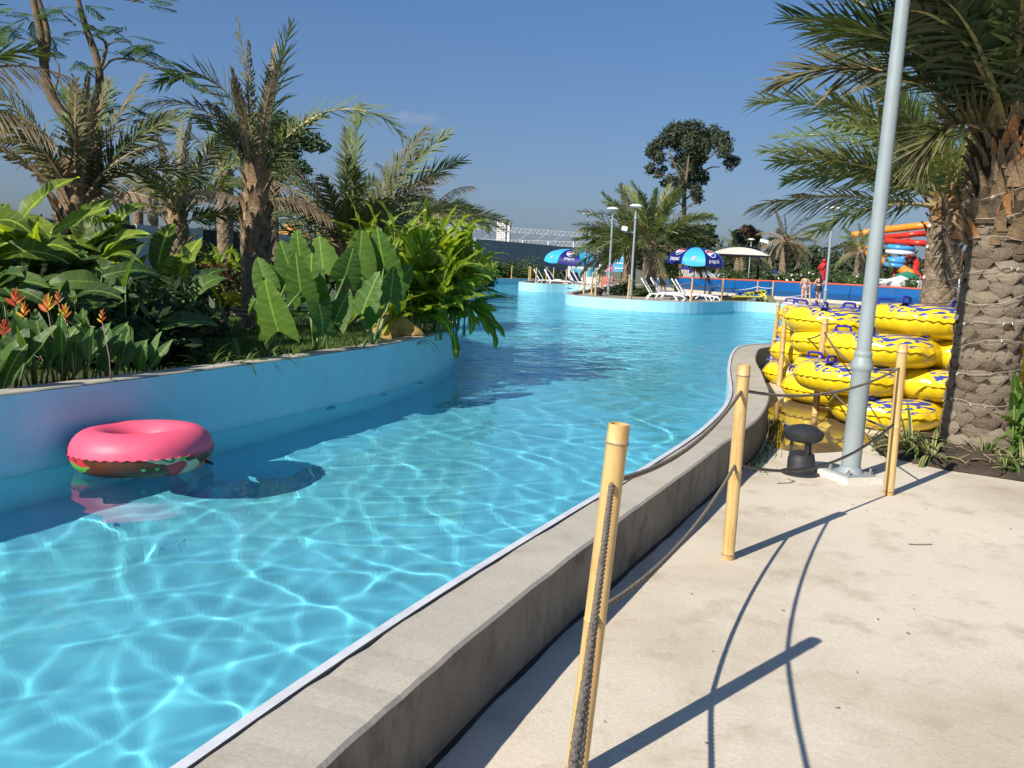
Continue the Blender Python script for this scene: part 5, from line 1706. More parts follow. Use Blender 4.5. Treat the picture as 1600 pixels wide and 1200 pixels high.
# fairy lights wound round the trunk
plain('wire_white', (0.42, 0.38, 0.32), 0.5, 0.15, 10)
plain('plug_white', (0.78, 0.78, 0.76), 0.4, 0.05, 10)
def fairy(label, centre, rad, z0, z1, turns, seed, bulbs=60):
    rs = random.Random(seed)
    p = thing('fairy_lights', label, 'string lights', centre)
    pts, bl = [], []
    n = turns * 30
    for i in range(n + 1):
        t = i / n
        a = t * turns * 2 * PI
        z = z0 + (z1 - z0) * t + 0.045 * math.sin(a * .77 + 1) + 0.03 * math.sin(a * 2.31) + rs.uniform(-.006, .006)
        r_ = rad * (1 + .02 * math.sin(a * 5)) + rs.uniform(0, .006)
        pts.append((math.cos(a) * r_, math.sin(a) * r_, z))
    m = MB(); m.tube(pts, 0.0028, 4); m.build('wire', 'wire_white', p)
    for k in range(bulbs):
        q = rs.choice(pts)
        b = MB(); b.tube([(0, 0, 0), (rs.uniform(-.03, .03), rs.uniform(-.02, .02), -.022)], .0035, 5)
        b.build('bulb', 'plug_white', p, loc=(q[0] * 1.01, q[1] * 1.01, q[2]))
    # transformer plugs hanging on the left side
    for (zz, s) in ((z0 + (z1 - z0) * .93, .05), (z0 + (z1 - z0) * .42, .03), (z0 + (z1 - z0) * .72, .03)):
        b = MB(); b.box((-rad - .02, -.06, zz), (s * .8, s * .8, s * 1.6), Matrix.Rotation(.3, 3, 'Y')); b.build('plug', 'plug_white', p)
    return p
fairy('thin white fairy-light wire wound round the thick palm trunk', BPb, 0.325, 0.35, 2.5, 9, 3, 34)
# --- second palm on the right, behind the tubes
S2 = gp(1453, 15.0, 0)
sp = [(181, 50, 3.75, 62, 'f'), (177, 34, 3.2, 46, 'f'), (186, 24, 3.0, 36, 'f'), (178, 10, 3.0, 26, 'h'), (170, 62, 3.2, 35, 'g'), (190, 66, 3.0, 40, 'g'), (165, 72, 3.2, 30, 'g'), (200, 44, 2.6, 50, 'f'), (210, 60, 2.4, 50, 'g'), (150, 45, 3.2, 55, 'g'), (140, 30, 2.8, 50, 'g'), (185, 2, 2.4, 40, 'k'),
      (0, 40, 2.4, 60, 'k'), (5, 60, 2.6, 50, 'g'), (350, 25, 2.2, 60, 'k'), (10, 10, 1.9, 60, 'k'), (340, 50, 2.2, 60, 'g'), (90, 60, 2.8, 60, 'g'), (60, 50, 2.8, 60, 'g'), (30, 40, 2.6, 60, 'g'), (120, 60, 2.8, 60, 'g'), (260, 70, 2.2, 60, 'g'), (240, 50, 2.2, 70, 'f'), (285, 55, 2.0, 70, 'g'), (225, 30, 2.0, 60, 'f'), (310, 35, 1.8, 70, 'k'), (275, 30, 1.6, 80, 'k'), (100, 85, 2.6, 20, 'f'), (180, 84, 2.6, 20, 'g'), (195, 56, 3.0, 60, 'f'), (172, 22, 2.6, 40, 'g')]
palm('date palm behind the yellow tubes with long fronds reaching left', S2, top_h(1455, 330, 15.0, 0), 0.235, 0.25, sp, bark='palm_bark', boots_n=50, boot_len=0.9, cols=9, pitch=0.10, depth=0.03, seed=51, n=56, size=0.34, boot_out=0.2, flare=0.03, boot_orange=0.08)
fairy('fairy-light wire on the palm trunk behind the tubes', S2, 0.285, 0.9, 2.6, 9, 7, 26)
# --- plants in the palm bed
def varieg():
    t = NT('variegated_leaf')
    v = t.coord('Object')
    x, y, z = t.sep(v)
    c = t.ramp(t.math('ABSOLUTE', y), [(0.016, (0.09, 0.16, 0.035)), (0.026, (0.50, 0.46, 0.20))])
    p = t.bsdf(c, 0.45)
    tr = t.node('ShaderNodeBsdfTranslucent'); t.link(c, tr.inputs['Color'])
    mx = t.node('ShaderNodeMixShader'); mx.inputs[0].default_value = .35
    t.link(p.outputs[0], mx.inputs[1]); t.link(tr.outputs[0], mx.inputs[2])
    return t.done(mx)
varieg()
VAR = variants(lance_mesh, 5, 'variegated_leaf', half=(0.032, 0.05), curl=(0.3, 1.5), fold=(0.2, 0.5), wave=0.0)
for i, (px, py, n, L, lab) in enumerate([(1425, 705, 26, .48, 'striped spider plant at the left end of the palm bed'), (1455, 716, 22, .42, 'striped spider plant in front of the palm trunk'), (1565, 728, 26, .40, 'striped spider plant right of the palm trunk'), (1598, 738, 22, .38, 'striped spider plant cut by the right edge'), (1400, 690, 18, .45, 'striped spider plant behind the third bamboo post'), (1535, 712, 12, .3, 'small striped spider plant at the foot of the palm')]):
    g = on_z(px, py, 0.02)
    tuft('spider_plant', lab, 'plant', g, n, L, VAR if i % 3 != 2 else VAR + STRAP, rnd, (20, 80), 0.05, 'striped spider plants in the palm bed')
cane_plant('seedling', 'green seedling with rounded leaves growing against the right side of the palm trunk', 'plant', on_z(1578, 722, 0.02), 3, .75, .20, ALO[:3], rnd, .10, 7, .15)
# dead leaves and twigs on the soil, weeds along the wall, crumbs on the deck
m = MB()
for k in range(60):
    g = Vector((rnd.uniform(3.6, 6.0), rnd.uniform(7.35, 8.7), .06))
    m.tube([g, g + Vector((rnd.uniform(-.2, .2), rnd.uniform(-.1, .1), rnd.uniform(-.01, .06)))], .005, 4)
m.build('dry_litter', 'stick', None, kind='stuff')
m = MB()
for k in range(20):
    px, py = rnd.uniform(900, 1590), rnd.uniform(780, 1195)
    g = on_z(px, py, .006)
    a = rnd.uniform(0, 6.28); l = rnd.uniform(.003, .013)
    m.tube([g, g + Vector((l * math.cos(a), l * math.sin(a), .003)), g + Vector((l * 1.6 * math.cos(a + .5), l * 1.6 * math.sin(a + .5), 0))], .0022, 4)
for (x0, y0, pts) in [(1215, 755, [(0, 0), (.1, .03), (.16, .1), (.12, .16)]), (1350, 735, [(0, 0), (.05, .04), (.12, .03)]), (1420, 850, [(0, 0), (.06, .0), (.15, .02)])]:
    g = on_z(x0, y0, .006)
    m.tube([g + Vector((a, b, 0)) for a, b in pts], .004, 4)
m.build('deck_litter', 'stick', None, kind='stuff')
nrb = offset(PATHS['NR'], [-thick_at(p) - .03 for p in PATHS['NR']])
def weed_region(rs, c):
    q = [p for p in nrb if 6.9 < p.y < 9.5]
    ys = sorted([p.y for p in q]); xs = [p.x for p in sorted(q, key=lambda k: k.y)]
    y = rs.uniform(6.9, 9.5, c)
    y = y + rs.normal(0, .05, c)
    return np.stack([np.interp(y, ys, xs) + np.abs(rs.normal(0, .07, c)), y], -1)
obj('weeds', grass(420, weed_region, 0.0, 9, 'weeds', .02, .09, .004, bend=.9), 'grass_blade', kind='stuff')

# --- pink float ring on the water
def donut():
    R0, r0 = 0.405, 0.197
    c = at_d(223, 722, 7.72)
    c.z = WATER_Z + 0.158
    p = thing('swim_ring', 'pink inflatable swim ring with a printed underside floating by the left wall', 'swim ring', c, (R(-2.2), R(-1.0), R(20)))
    def half(a0, a1, nm, mat, k=1.0):
        V, Q = [], []
        nu_, nv_ = 96, 14
        for i in range(nu_):
            a = 2 * PI * i / nu_
            for j in range(nv_ + 1):
                th = a0 + (a1 - a0) * j / nv_
                wr = 0.0035 * math.sin(a * 42) * math.exp(-(math.sin(th) / .25) ** 2) * (1 if math.cos(th) > 0 else 0)
                r_ = R0 + (r0 + wr) * math.cos(th)
                V.append((r_ * math.cos(a), r_ * math.sin(a), (r0 + wr) * math.sin(th) * .98))
        for i in range(nu_):
            i2 = (i + 1) % nu_
            for j in range(nv_):
                Q.append((i * (nv_ + 1) + j, i2 * (nv_ + 1) + j, i2 * (nv_ + 1) + j + 1, i * (nv_ + 1) + j + 1))
        return obj(nm, np_mesh(nm, V, Q), mat, p)
    t = NT('pink_vinyl')
    v = t.coord('Object')
    cc = t.ramp(t.noise(v, 3, 3, .5), [(.3, (0.80, 0.085, 0.16)), (.7, (0.86, 0.12, 0.20))])
    t.done(t.bsdf(cc, 0.5, t.bump(t.noise(v, 60, 2, .5), 0.05, 0.01)))
    t = NT('printed_vinyl')
    v = t.coord('Object')
    mp = t.node('ShaderNodeMapping'); t.link(v, mp.inputs[0]); mp.inputs['Scale'].default_value = (1, 1, 1.6)
    nz = t.node('ShaderNodeTexNoise'); nz.inputs['Scale'].default_value = 3.0; t.link(mp.outputs[0], nz.inputs['Vector'])
    va = t.node('ShaderNodeVectorMath', operation='SCALE'); t.link(nz.outputs['Color'], va.inputs[0]); va.inputs['Scale'].default_value = .22
    vb = t.node('ShaderNodeVectorMath', operation='ADD'); t.link(mp.outputs[0], vb.inputs[0]); t.link(va.outputs[0], vb.inputs[1])
    vo = t.node('ShaderNodeTexVoronoi'); vo.inputs['Scale'].default_value = 5.2; t.link(vb.outputs[0], vo.inputs['Vector'])
    s_ = t.sep(vo.outputs['Color'])
    pal = t.ramp(s_[0], [(0.0, (.12, .035, .012)), (0.26, (.62, .17, .02)), (0.45, (.10, .03, .012)), (0.62, (.60, .45, .30)), (0.76, (.62, .03, .04)), (0.88, (.14, .45, .04))], 'CONSTANT')
    ringc = t.ramp(vo.outputs['Distance'], [(0.0, (.70, .68, .66)), (0.10, (.14, .40, .05)), (0.17, (.1, .03, .012)), (0.24, (0, 0, 0))], 'CONSTANT')
    inr = t.ramp(vo.outputs['Distance'], [(0.0, (1, 1, 1)), (0.235, (0, 0, 0))], 'CONSTANT')
    sel = t.math('MULTIPLY', inr, t.math('GREATER_THAN', s_[1], 0.55))
    t.done(t.bsdf(t.mix(sel, pal, ringc), 0.35))
    half(0, PI, 'top_skin', 'pink_vinyl')
    half(PI, 2 * PI, 'bottom_skin', 'printed_vinyl')
    m = MB()
    n = 360
    A_ = [((R0 + r0 - .004) * math.cos(2 * PI * k / n), (R0 + r0 - .004) * math.sin(2 * PI * k / n), 0) for k in range(n)]
    B_ = [((R0 + r0 + .010) * math.cos(2 * PI * k / n), (R0 + r0 + .010) * math.sin(2 * PI * k / n), .006 * math.sin(k * .75)) for k in range(n)]
    m.add(A_ + B_, [(k, (k + 1) % n, n + (k + 1) % n, n + k) for k in range(n)])
    m.build('seam', 'pink_vinyl', p)
    m = MB(); m.tube([(.52, -.22, -.10), (.57, -.24, -.12), (.58, -.22, -.13)], .016, 8); m.build('valve', 'bollard_black', p, smooth=True)
    # faint lettering moulded on the upper skin
    return p
donut()
# --- inlets in the left wall under water
plain('inlet_grey', (0.10, 0.20, 0.26), 0.5, 0.2, 20)
for k, (px, py, lab) in enumerate([(566, 640, 'left underwater inlet fitting on the blue wall'), (640, 618, 'middle underwater inlet fitting on the blue wall'), (684, 598, 'right underwater inlet fitting on the blue wall')]):
    g = on_z(px, py, -0.37)
    q = min(PATHS['L1'], key=lambda w: (w - Vector((g.x, g.y))).length)
    i = PATHS['L1'].index(q)
    tt = (PATHS['L1'][i + 1] - PATHS['L1'][i - 1]).normalized()
    nrm = Vector((tt.y, -tt.x, 0))
    m = MB(); m.lathe([(.085, 0), (.085, .03), (.06, .045), (.055, .02), (.001, .02)], n=20)
    o = m.build('wall_inlet', 'inlet_grey', None, smooth=True, sharp=40, loc=Vector((q.x, q.y, -0.50)) + nrm * .004)
    o.rotation_euler = nrm.to_track_quat('Z', 'Y').to_euler()
    tag(o, lab, 'fitting', 'wall inlets')

# ------------------------------------------------------------------ boundary wall on the left: white and black bays
plain('wall_white', (0.42, 0.44, 0.44), 0.8, 0.08, 0.6, dirt=(0.34, 0.36, 0.36))
plain('wall_black', (0.012, 0.013, 0.018), 0.7, 0.3, 1.0)
plain('wall_stain', (0.50, 0.47, 0.40), 0.9, 0.15, 1.2, dirt=(0.25, 0.22, 0.18))
plain('sheet_grey', (0.20, 0.265, 0.32), 0.6, 0.08, 0.5)
plain('tile_blue', (0.03, 0.17, 0.42), 0.3, 0.1, 2)
WA, WB = Vector((-34.0, 29.5)), Vector((-3.0, 87.0))
wd_ = (WB - WA).normalized()
def wall_s(px):
    """metres along the wall line seen at photo column px"""
    d = ray(px, 365)
    dx, dy = d.x, d.y
    # (WA + s*wd) = t*(dx,dy)
    det = wd_.x * (-dy) + wd_.y * dx
    return (-WA.x * (-dy) - WA.y * dx) / det
bw = thing('boundary_wall', 'long garden wall of white and black bays behind the left palms', 'wall', (WA.x, WA.y, 0), (0, 0, math.atan2(wd_.y, wd_.x)))
cuts = [('w', wall_s(-160)), ('b', wall_s(92)), ('w', wall_s(212)), ('b', wall_s(316)), ('w', wall_s(428)), ('b', wall_s(459)), ('w', wall_s(560)), ('b', wall_s(610)), ('w', wall_s(672)), ('e', wall_s(742))]
WT = 2.62
for (k0, s0), (k1, s1) in zip(cuts[:-1], cuts[1:]):
    m = MB()
    if k0 == 'w':
        m.box(((s0 + s1) / 2, 0.06, WT / 2), (s1 - s0 - .01, .10, WT))
        m.box(((s0 + s1) / 2, -.03, WT - .18), (s1 - s0 - .012, .09, .36))
        for q in (s0 + .2, s1 - .2):
            m.box((q, -.035, (WT - .37) / 2), (.36, .08, WT - .37))
        n_ = max(1, int((s1 - s0) / 3.2))
        m.build('white_bay', 'wall_white', bw)
    else:
        m.box(((s0 + s1) / 2, 0.06, WT / 2 - .02), (s1 - s0 - .01, .10, WT - .04))
        for j in range(int((s1 - s0) / .6)):
            m.box((s0 + .3 + j * .6, -.01, WT / 2 - .05), (.05, .04, WT - .12))
        m.build('black_bay', 'wall_black', bw)
# stained concrete end and the long grey sheet wall beyond the pool
ew = thing('concrete_wall_end', 'stained pale concrete wall end left of the grey sheet wall', 'wall', at_d(728, 410, 84))
c = at_d(728, 390, 84)
hz = at_d(728, 372, 84).z
m = MB(); m.box((0, 0, (hz) / 2 - ew.location.z), (1.5, .3, hz)); m.build('wall_body', 'wall_stain', ew)
m = MB(); m.box((0, -.02, hz - ew.location.z + .04), (1.7, .4, .1)); m.build('coping', 'wall_white', ew)
gA, gB = gp(741, 84.5, -.03), gp(912, 112, -.03)
gl = (gB - gA).length
gw = thing('sheet_wall', 'long blue-grey sheet metal wall behind the round bushes', 'wall', gA, (0, 0, math.atan2((gB - gA).y, (gB - gA).x)))
hgt = at_d(741, 374, 84.5).z + .03
nb = 12
for k in range(nb):
    m = MB(); m.box((gl * (k + .5) / nb, 0, hgt / 2), (gl / nb - .02, .08, hgt)); m.build('sheet_panel', 'sheet_grey', gw)
m = MB(); m.box((gl / 2, 0, hgt + .03), (gl, .16, .06)); m.build('top_rail', 'wall_white', gw)

# --- round bushes, posts behind the back pool wall
def round_bush(label, px, py, dep, rx, rz, mat='bush_leaf', n=2200, size=.10, z=-.03, seed=None, group=None):
    c = at_d(px, py, dep)
    sh = thing('bush', label, 'bush', (c.x, c.y, z), group=group)
    zc = c.z - z
    limb_tree(sh, [([(0, 0, -.05), (.1 * math.cos(k), .1 * math.sin(k), zc * .6), (rx * .6 * math.cos(k), rx * .6 * math.sin(k), zc)], .05, .02) for k in range(4)], 'bark', 'stem', 5)
    rs = random.Random(int(px))
    bl = [((0, 0, zc), (rx, rx * .8, rz))] + [((rs.uniform(-.6, .6) * rx, rs.uniform(-.5, .5) * rx, zc + rs.uniform(-.5, .4) * rz), (rx * .55, rx * .55, rz * .55)) for _ in range(4)] + [((0, 0, max(.2, zc - rz * .8)), (rx * .8, rx * .7, rz * .5))]
    obj('foliage', leaf_cloud(bl, n, size, seed or int(px)), mat, sh)
    return sh
round_bush('round green bush left of the far rope posts', 790, 420, 77, 1.3, .85)
round_bush('largest round green bush in front of the grey wall', 824, 419, 79, 1.5, .95)
round_bush('round green bush partly hidden by the second planting bed', 758, 418, 76, 1.4, .9)
round_bush('low bush behind the navy loungers', 868, 432, 74, 1.3, .5)
round_bush('low flowering bush under the left umbrella', 905, 432, 72, 1.2, .6, 'feather_leaf')
# second planting bed on the left
for i, (px, dep, h, n, lab) in enumerate([(716, 40, 1.4, 7, 'big-leaved clump at the near end of the second bed'), (735, 44, 1.3, 7, 'big-leaved clump in the middle of the second bed'), (752, 47, 1.15, 8, 'big-leaved clump at the far end of the second bed')]):
    cane_plant('ginger', lab, 'plant', gp(px, dep, 0.1), n, h * 1.1, .75, GIN + HEL, rnd, .9, 7, .5, 0 if i == 2 else None)
round_bush('leafy shrub between the big-leaved clumps of the second bed', 728, 425, 43, 1.0, .65, 'bush_leaf', 1300, .09, 0.1)
round_bush('leafy shrub hanging over the end of the second bed', 755, 437, 47.5, .75, .5, 'bush_leaf', 1000, .08, 0.1)
round_bush('leafy shrub filling the near end of the second bed', 705, 435, 36, 1.2, .7, 'bush_leaf', 1400, .09, 0.1)

# --- far posts round the islands (the same bamboo)
def fpost(label, px, py_base, dep, h=1.15, rad=.045):
    b = gp(px, dep, -.03 if dep > 66 else 0.0)
    return post(label, b, b + Vector((.02, 0, h)), rad, False, group='far bamboo rope posts')
i1 = [(777, 76.5), (799, 75), (826, 73), (828, 61), (837, 58.5), (853, 66), (864, 70), (881, 62), (884, 57.6)]
for k, (px, dep) in enumerate(i1):
    fpost(['far bamboo post beside the second bed', 'far bamboo post between the two round bushes', 'far bamboo post right of the largest round bush', 'first bamboo post on the lounger island', 'second bamboo post on the lounger island', 'bamboo post behind the first navy lounger', 'bamboo post behind the second navy lounger', 'bamboo post beside the umbrella pole', 'bamboo post in front of the navy loungers'][k], px, 0, dep)
fp2 = [(924, 45.5), (930, 44.0), (938, 49), (912, 46), (981, 40.2), (1079, 40.6), (1127, 42.8)]
lab2 = ['bamboo post left of the dark bollard on the near island', 'bamboo post just right of the dark bollard on the near island', 'bamboo post farther back on the near island', 'leftmost bamboo post on the near island', 'bamboo post between the two lamp posts', 'bamboo post in front of the white loungers', 'leaning bamboo post right of the white loungers']
FP = [fpost(lab2[k], px, 0, dep) for k, (px, dep) in enumerate(fp2)]
for a, b, lab in [(0, 4, 'far rope left of the lamp posts'), (4, 5, 'far rope across the white loungers'), (5, 6, 'far rope right of the white loungers')]:
    A_, B_ = FP[a].location, FP[b].location
    rope(lab, A_ + Vector((0, 0, .95)), B_ + Vector((0, 0, .95)), .25, .018, False, 'far ropes')
# island lamps
lamp('left lamp post on the near island, seen through palm fronds', gp(912, 50.5, 0), False)
lamp('middle slim lamp post on the near island', gp(950, 45, 0), False)
lamp('right lamp post with a security camera on the near island', gp(985, 42.0, 0), False, True)
L4 = lamp('lamp post behind the near grey one, half hidden by palm fronds', gp(1287, 37.7, 0), False)
lamp('distant white lamp post under the grey cantilever parasol', gp(1168, 80, 0), False)
m = MB(); m.lathe([(.22, 0), (.22, .15), (.3, .2), (.3, .32), (.05, .4)], n=12)
tag(m.build('bollard_light', 'bollard_black', None, loc=gp(934, 44.8, 0)), 'dark bollard light on the near island by the middle lamp', 'light')

# --- loungers
plain('lounger_white', (0.78, 0.78, 0.76), 0.4, 0.04, 4)
plain('sling_navy', (0.018, 0.03, 0.10), 0.7, 0.2, 12)
plain('sling_white', (0.62, 0.63, 0.64), 0.5, 0.05, 8)
def lounger(label, loc, rz, back=52, sling='sling_navy', group='loungers'):
    p = thing('sun_lounger', label, 'lounger', loc, (0, 0, R(rz)), group=group)
    z = .32
    m = MB()
    for s in (-1, 1):
        m.tube(spline([(-.35, s * .31, z), (.3, s * .31, z + .01), (.95, s * .31, z), (1.22, s * .31, z - .06), (1.3, s * .31, z - .16), (1.18, s * .31, z - .26)], 4), .03, 6)
    for x in (-.3, .25, .8, 1.2):
        m.box((x, 0, z - .01), (.06, .62, .03))
    m.build('frame', 'lounger_white', p, smooth=True)
    for s in (-1, 1):
        for x0, x1 in ((-.25, -.55), (.75, 1.0)):
            l = MB(); l.tube(spline([(x0, s * .31, z), ((x0 + x1) / 2, s * .31, z - .1), (x1, s * .31, .0)], 3), .028, 6); l.build('leg', 'lounger_white', p, smooth=True)
    m = MB(); m.box((.45, 0, z + .02), (1.5, .56, .012)); m.build('seat', sling, p)
    b = obj('backrest', None, None, p, (-.3, 0, z + .02), (0, R(back), 0))
    m = MB()
    for s in (-1, 1):
        m.tube(spline([(0, s * .30, 0), (-.4, s * .30, 0), (-.75, s * .27, .0), (-.82, s * .15, 0), (-.84, 0, 0)], 4), .03, 6)
    fr = m.build('back_frame', 'lounger_white', b, smooth=True)
    m = MB(); m.box((-.40, 0, .0), (.66, .50, .014)); m.build('back_sling', sling, b)
    return p
for k, (px, dep, rz) in enumerate([(852, 59.5, -28), (867, 63, -28), (870, 58.8, -28), (893, 61, -28), (906, 58.6, -28), (913, 59.2, -28)]):
    lounger(['first white lounger with navy sling from the left', 'navy lounger half hidden behind the first one', 'second white lounger with navy sling in the front row', 'navy lounger under the left umbrella', 'navy lounger left of a close pair at the wall', 'rightmost navy lounger by the left lamp post'][k], gp(px, dep, 0.0), rz, 55, 'sling_navy', 'navy sling loungers')
for k, (px, dep, rz) in enumerate([(1027, 41.2, -18), (1040, 43.6, -16), (1050, 45.2, -16), (1073, 43.2, -14), (1080, 41.5, -14)]):
    lounger(['leftmost white lounger with its back to the palm', 'white lounger second from the palm', 'white lounger third from the palm', 'white lounger behind the nearest one', 'nearest white lounger pointing at the leaning post'][k], gp(px, dep, 0.0), rz, 55, 'sling_white', 'all-white loungers')
lounger('white lounger left of the middle lamp post', gp(938, 49.5, 0), 200, 10, 'sling_white', 'all-white loungers')

# --- umbrellas with printed panels
plain('umb_navy', (0.010, 0.016, 0.17), 0.45, 0.1, 3)
plain('umb_cyan', (0.05, 0.42, 0.66), 0.4, 0.1, 3)
plain('print_white', (0.80, 0.80, 0.80), 0.5, 0.02, 3)
plain('print_red', (0.62, 0.02, 0.03), 0.5, 0.02, 3)
plain('print_blue', (0.02, 0.08, 0.42), 0.5, 0.02, 3)
plain('dark_metal', (0.03, 0.03, 0.035), 0.45, 0.2, 8)
def text_mesh(s, size):
    cu = bpy.data.curves.new('lettering', 'FONT')
    cu.body = s; cu.size = size; cu.align_x = 'CENTER'; cu.resolution_u = 3
    o = bpy.data.objects.new('lettering', cu); COL.objects.link(o)
    dg = bpy.context.evaluated_depsgraph_get()
    me = bpy.data.meshes.new_from_object(o.evaluated_get(dg))
    bpy.data.objects.remove(o)
    return me
def umbrella(label, base, rad, z_rim, z_top, phase, tilt=(0, 0)):
    p = thing('beach_umbrella', label, 'umbrella', base, (R(tilt[0]), R(tilt[1]), 0), group='printed beach umbrellas')
    m = MB(); m.tube([(0, 0, 0), (0, 0, z_top + .05)], .03, 8); m.build('pole', 'dark_metal', p)
    m = MB(); m.lathe([(.3, 0), (.3, .08), (.05, .12)], n=16); m.build('base', 'dark_metal', p)
    def surf(a_mid, u, v):
        """u across the panel (-1..1), v 0 apex .. 1 rim"""
        r_ = rad * math.sin(v * PI / 2 * .97) / math.sin(PI / 2 * .97)
        h = z_rim + (z_top - z_rim) * math.cos(v * PI / 2 * .97) ** 0.9
        ha = PI / 8
        a = a_mid + u * ha
        r2 = r_ * math.cos(ha) / math.cos(u * ha)
        h -= 0.05 * (1 - u * u) * v * rad * .3
        return Vector((r2 * math.cos(a), r2 * math.sin(a), h))
    for k in range(8):
        am = phase + k * PI / 4
        vs, fs = [], []
        nu_, nv_ = 8, 8
        for j in range(nv_ + 1):
            for i in range(nu_ + 1):
                vs.append(surf(am, -1 + 2 * i / nu_, max(.01, j / nv_)))
        # valance
        for i in range(nu_ + 1):
            u = -1 + 2 * i / nu_
            vs.append(surf(am, u, 1) - Vector((0, 0, .10 + .05 * (1 - u * u))))
        for j in range(nv_ + 1):
            for i in range(nu_):
                a0 = j * (nu_ + 1) + i
                fs.append((a0, a0 + 1, a0 + nu_ + 2, a0 + nu_ + 1))
        pan = obj('canopy_panel', mesh('canopy_panel', vs, fs, True), 'umb_navy' if k % 2 else 'umb_cyan', p)
        d = Vector((math.cos(am), math.sin(am), 0))
        if d.y < 0.45:
            big = k % 2 == 1
            s = .30 if big else .11
            vc = .55 if big else .82
            # emblem: a disc split by a wave into red, white and blue
            def onp_(x, y, off):
                v = vc - y / rad
                hw = rad * math.sin(v * PI / 2 * .97) * math.tan(PI / 8)
                q = surf(am, max(-1, min(1, x / max(.05, hw))), min(1, max(.02, v)))
                nn = Vector((math.cos(am) * .75, math.sin(am) * .75, .65))
                return q + nn * off
            V, F, MI = [], [], []
            N1, N2 = 8, 28
            for i in range(N1 + 1):
                for j in range(N2):
                    a = 2 * PI * j / N2
                    V.append(onp_(s * i / N1 * math.cos(a), s * i / N1 * math.sin(a), .02))
            for i in range(N1):
                for j in range(N2):
                    a = 2 * PI * (j + .5) / N2
                    x, y = (i + .5) / N1 * math.cos(a), (i + .5) / N1 * math.sin(a)
                    mi = 0
                    if (i + .5) / N1 < .88:
                        if y > .12 + .30 * x - .12 * math.sin(3 * x): mi = 1
                        elif y < -.30 + .28 * x + .12 * math.sin(3 * x): mi = 2
                    j2 = (j + 1) % N2
                    F.append((i * N2 + j, (i + 1) * N2 + j, (i + 1) * N2 + j2, i * N2 + j2)); MI.append(mi)
            me = mesh('emblem', V, F)
            me.polygons.foreach_set('material_index', MI)
            obj('emblem', me, ['print_white', 'print_red', 'print_blue'], pan)
            if big:
                tm = text_mesh('pepsi', .36)
                for v_ in tm.vertices:
                    v_.co = onp_(v_.co.x, v_.co.y - .62, .022)
                obj('lettering', tm, 'print_white', pan)
    for k in range(8):
        am = phase + (k + .5) * PI / 4
        m = MB(); m.tube([(0, 0, z_top - .12), surf(am - PI / 8, 1, 1) - Vector((0, 0, .02))], .012, 4); m.build('rib', 'dark_metal', p)
    return p
u1 = gp(889, 61, 0)
umbrella('blue printed umbrella over the navy loungers', u1, 1.95, at_d(889, 411, 61).z, at_d(889, 389, 61).z, R(-145), (2, 4))
u2 = gp(1080, 45.5, 0)
umbrella('blue printed umbrella over the white loungers', u2, 1.5, at_d(1080, 411, 45.5).z, at_d(1080, 386, 45.5).z, R(-105), (2, 2))
# cantilever parasol with a black mast and a camera
cb = gp(1182, 60, 0)
cp = thing('cantilever_parasol', 'white square cantilever parasol with black mast and security camera', 'parasol', cb)
cx = at_d(1155, 398, 58) - cb; ca_ = at_d(1155, 386, 58) - cb
hw = 1.62
cor = [Vector((cx.x + sx * hw, cx.y + sy * hw * .8, cx.z)) for sx, sy in ((-1, -1), (1, -1), (1, 1), (-1, 1))]
plain('parasol_white', (0.62, 0.58, 0.50), 0.6, 0.04, 2)
for k in range(4):
    a, b = cor[k], cor[(k + 1) % 4]
    top = Vector((ca_.x, ca_.y, ca_.z))
    m = MB()
    rows_ = []
    for j in range(6):
        t = j / 5
        rows_.append([a.lerp(top, t) + Vector((0, 0, .12 * math.sin(PI * t))), a.lerp(b, .5).lerp(top, t) + Vector((0, 0, .05 * math.sin(PI * t))), b.lerp(top, t) + Vector((0, 0, .12 * math.sin(PI * t)))])
    vs = [v for r_ in rows_ for v in r_]
    m.add(vs, [(j * 3 + i, j * 3 + i + 1, j * 3 + i + 4, j * 3 + i + 3) for j in range(5) for i in range(2)])
    m.build('canopy_panel', 'parasol_white', cp, smooth=True)
    m = MB(); m.tube([a - Vector((0, 0, .06)), b - Vector((0, 0, .06))], .06, 5); m.build('edge_trim', 'dark_metal', cp)
m = MB(); m.tube([(0, 0, 0), at_d(1187, 379, 60) - cb], .09, 8); m.build('mast', 'dark_metal', cp, smooth=True)
m = MB(); m.tube([at_d(1186, 390, 60) - cb, ca_ + Vector((0, 0, .15))], .05, 6); m.build('arm', 'dark_metal', cp)
m = MB(); m.box(at_d(1194, 377, 60) - cb, (.5, .3, .22), Matrix.Rotation(.2, 3, 'Y')); m.tube([at_d(1187, 382, 60) - cb, at_d(1194, 380, 60) - cb], .04, 5); m.build('security_camera', 'lounger_white', cp)

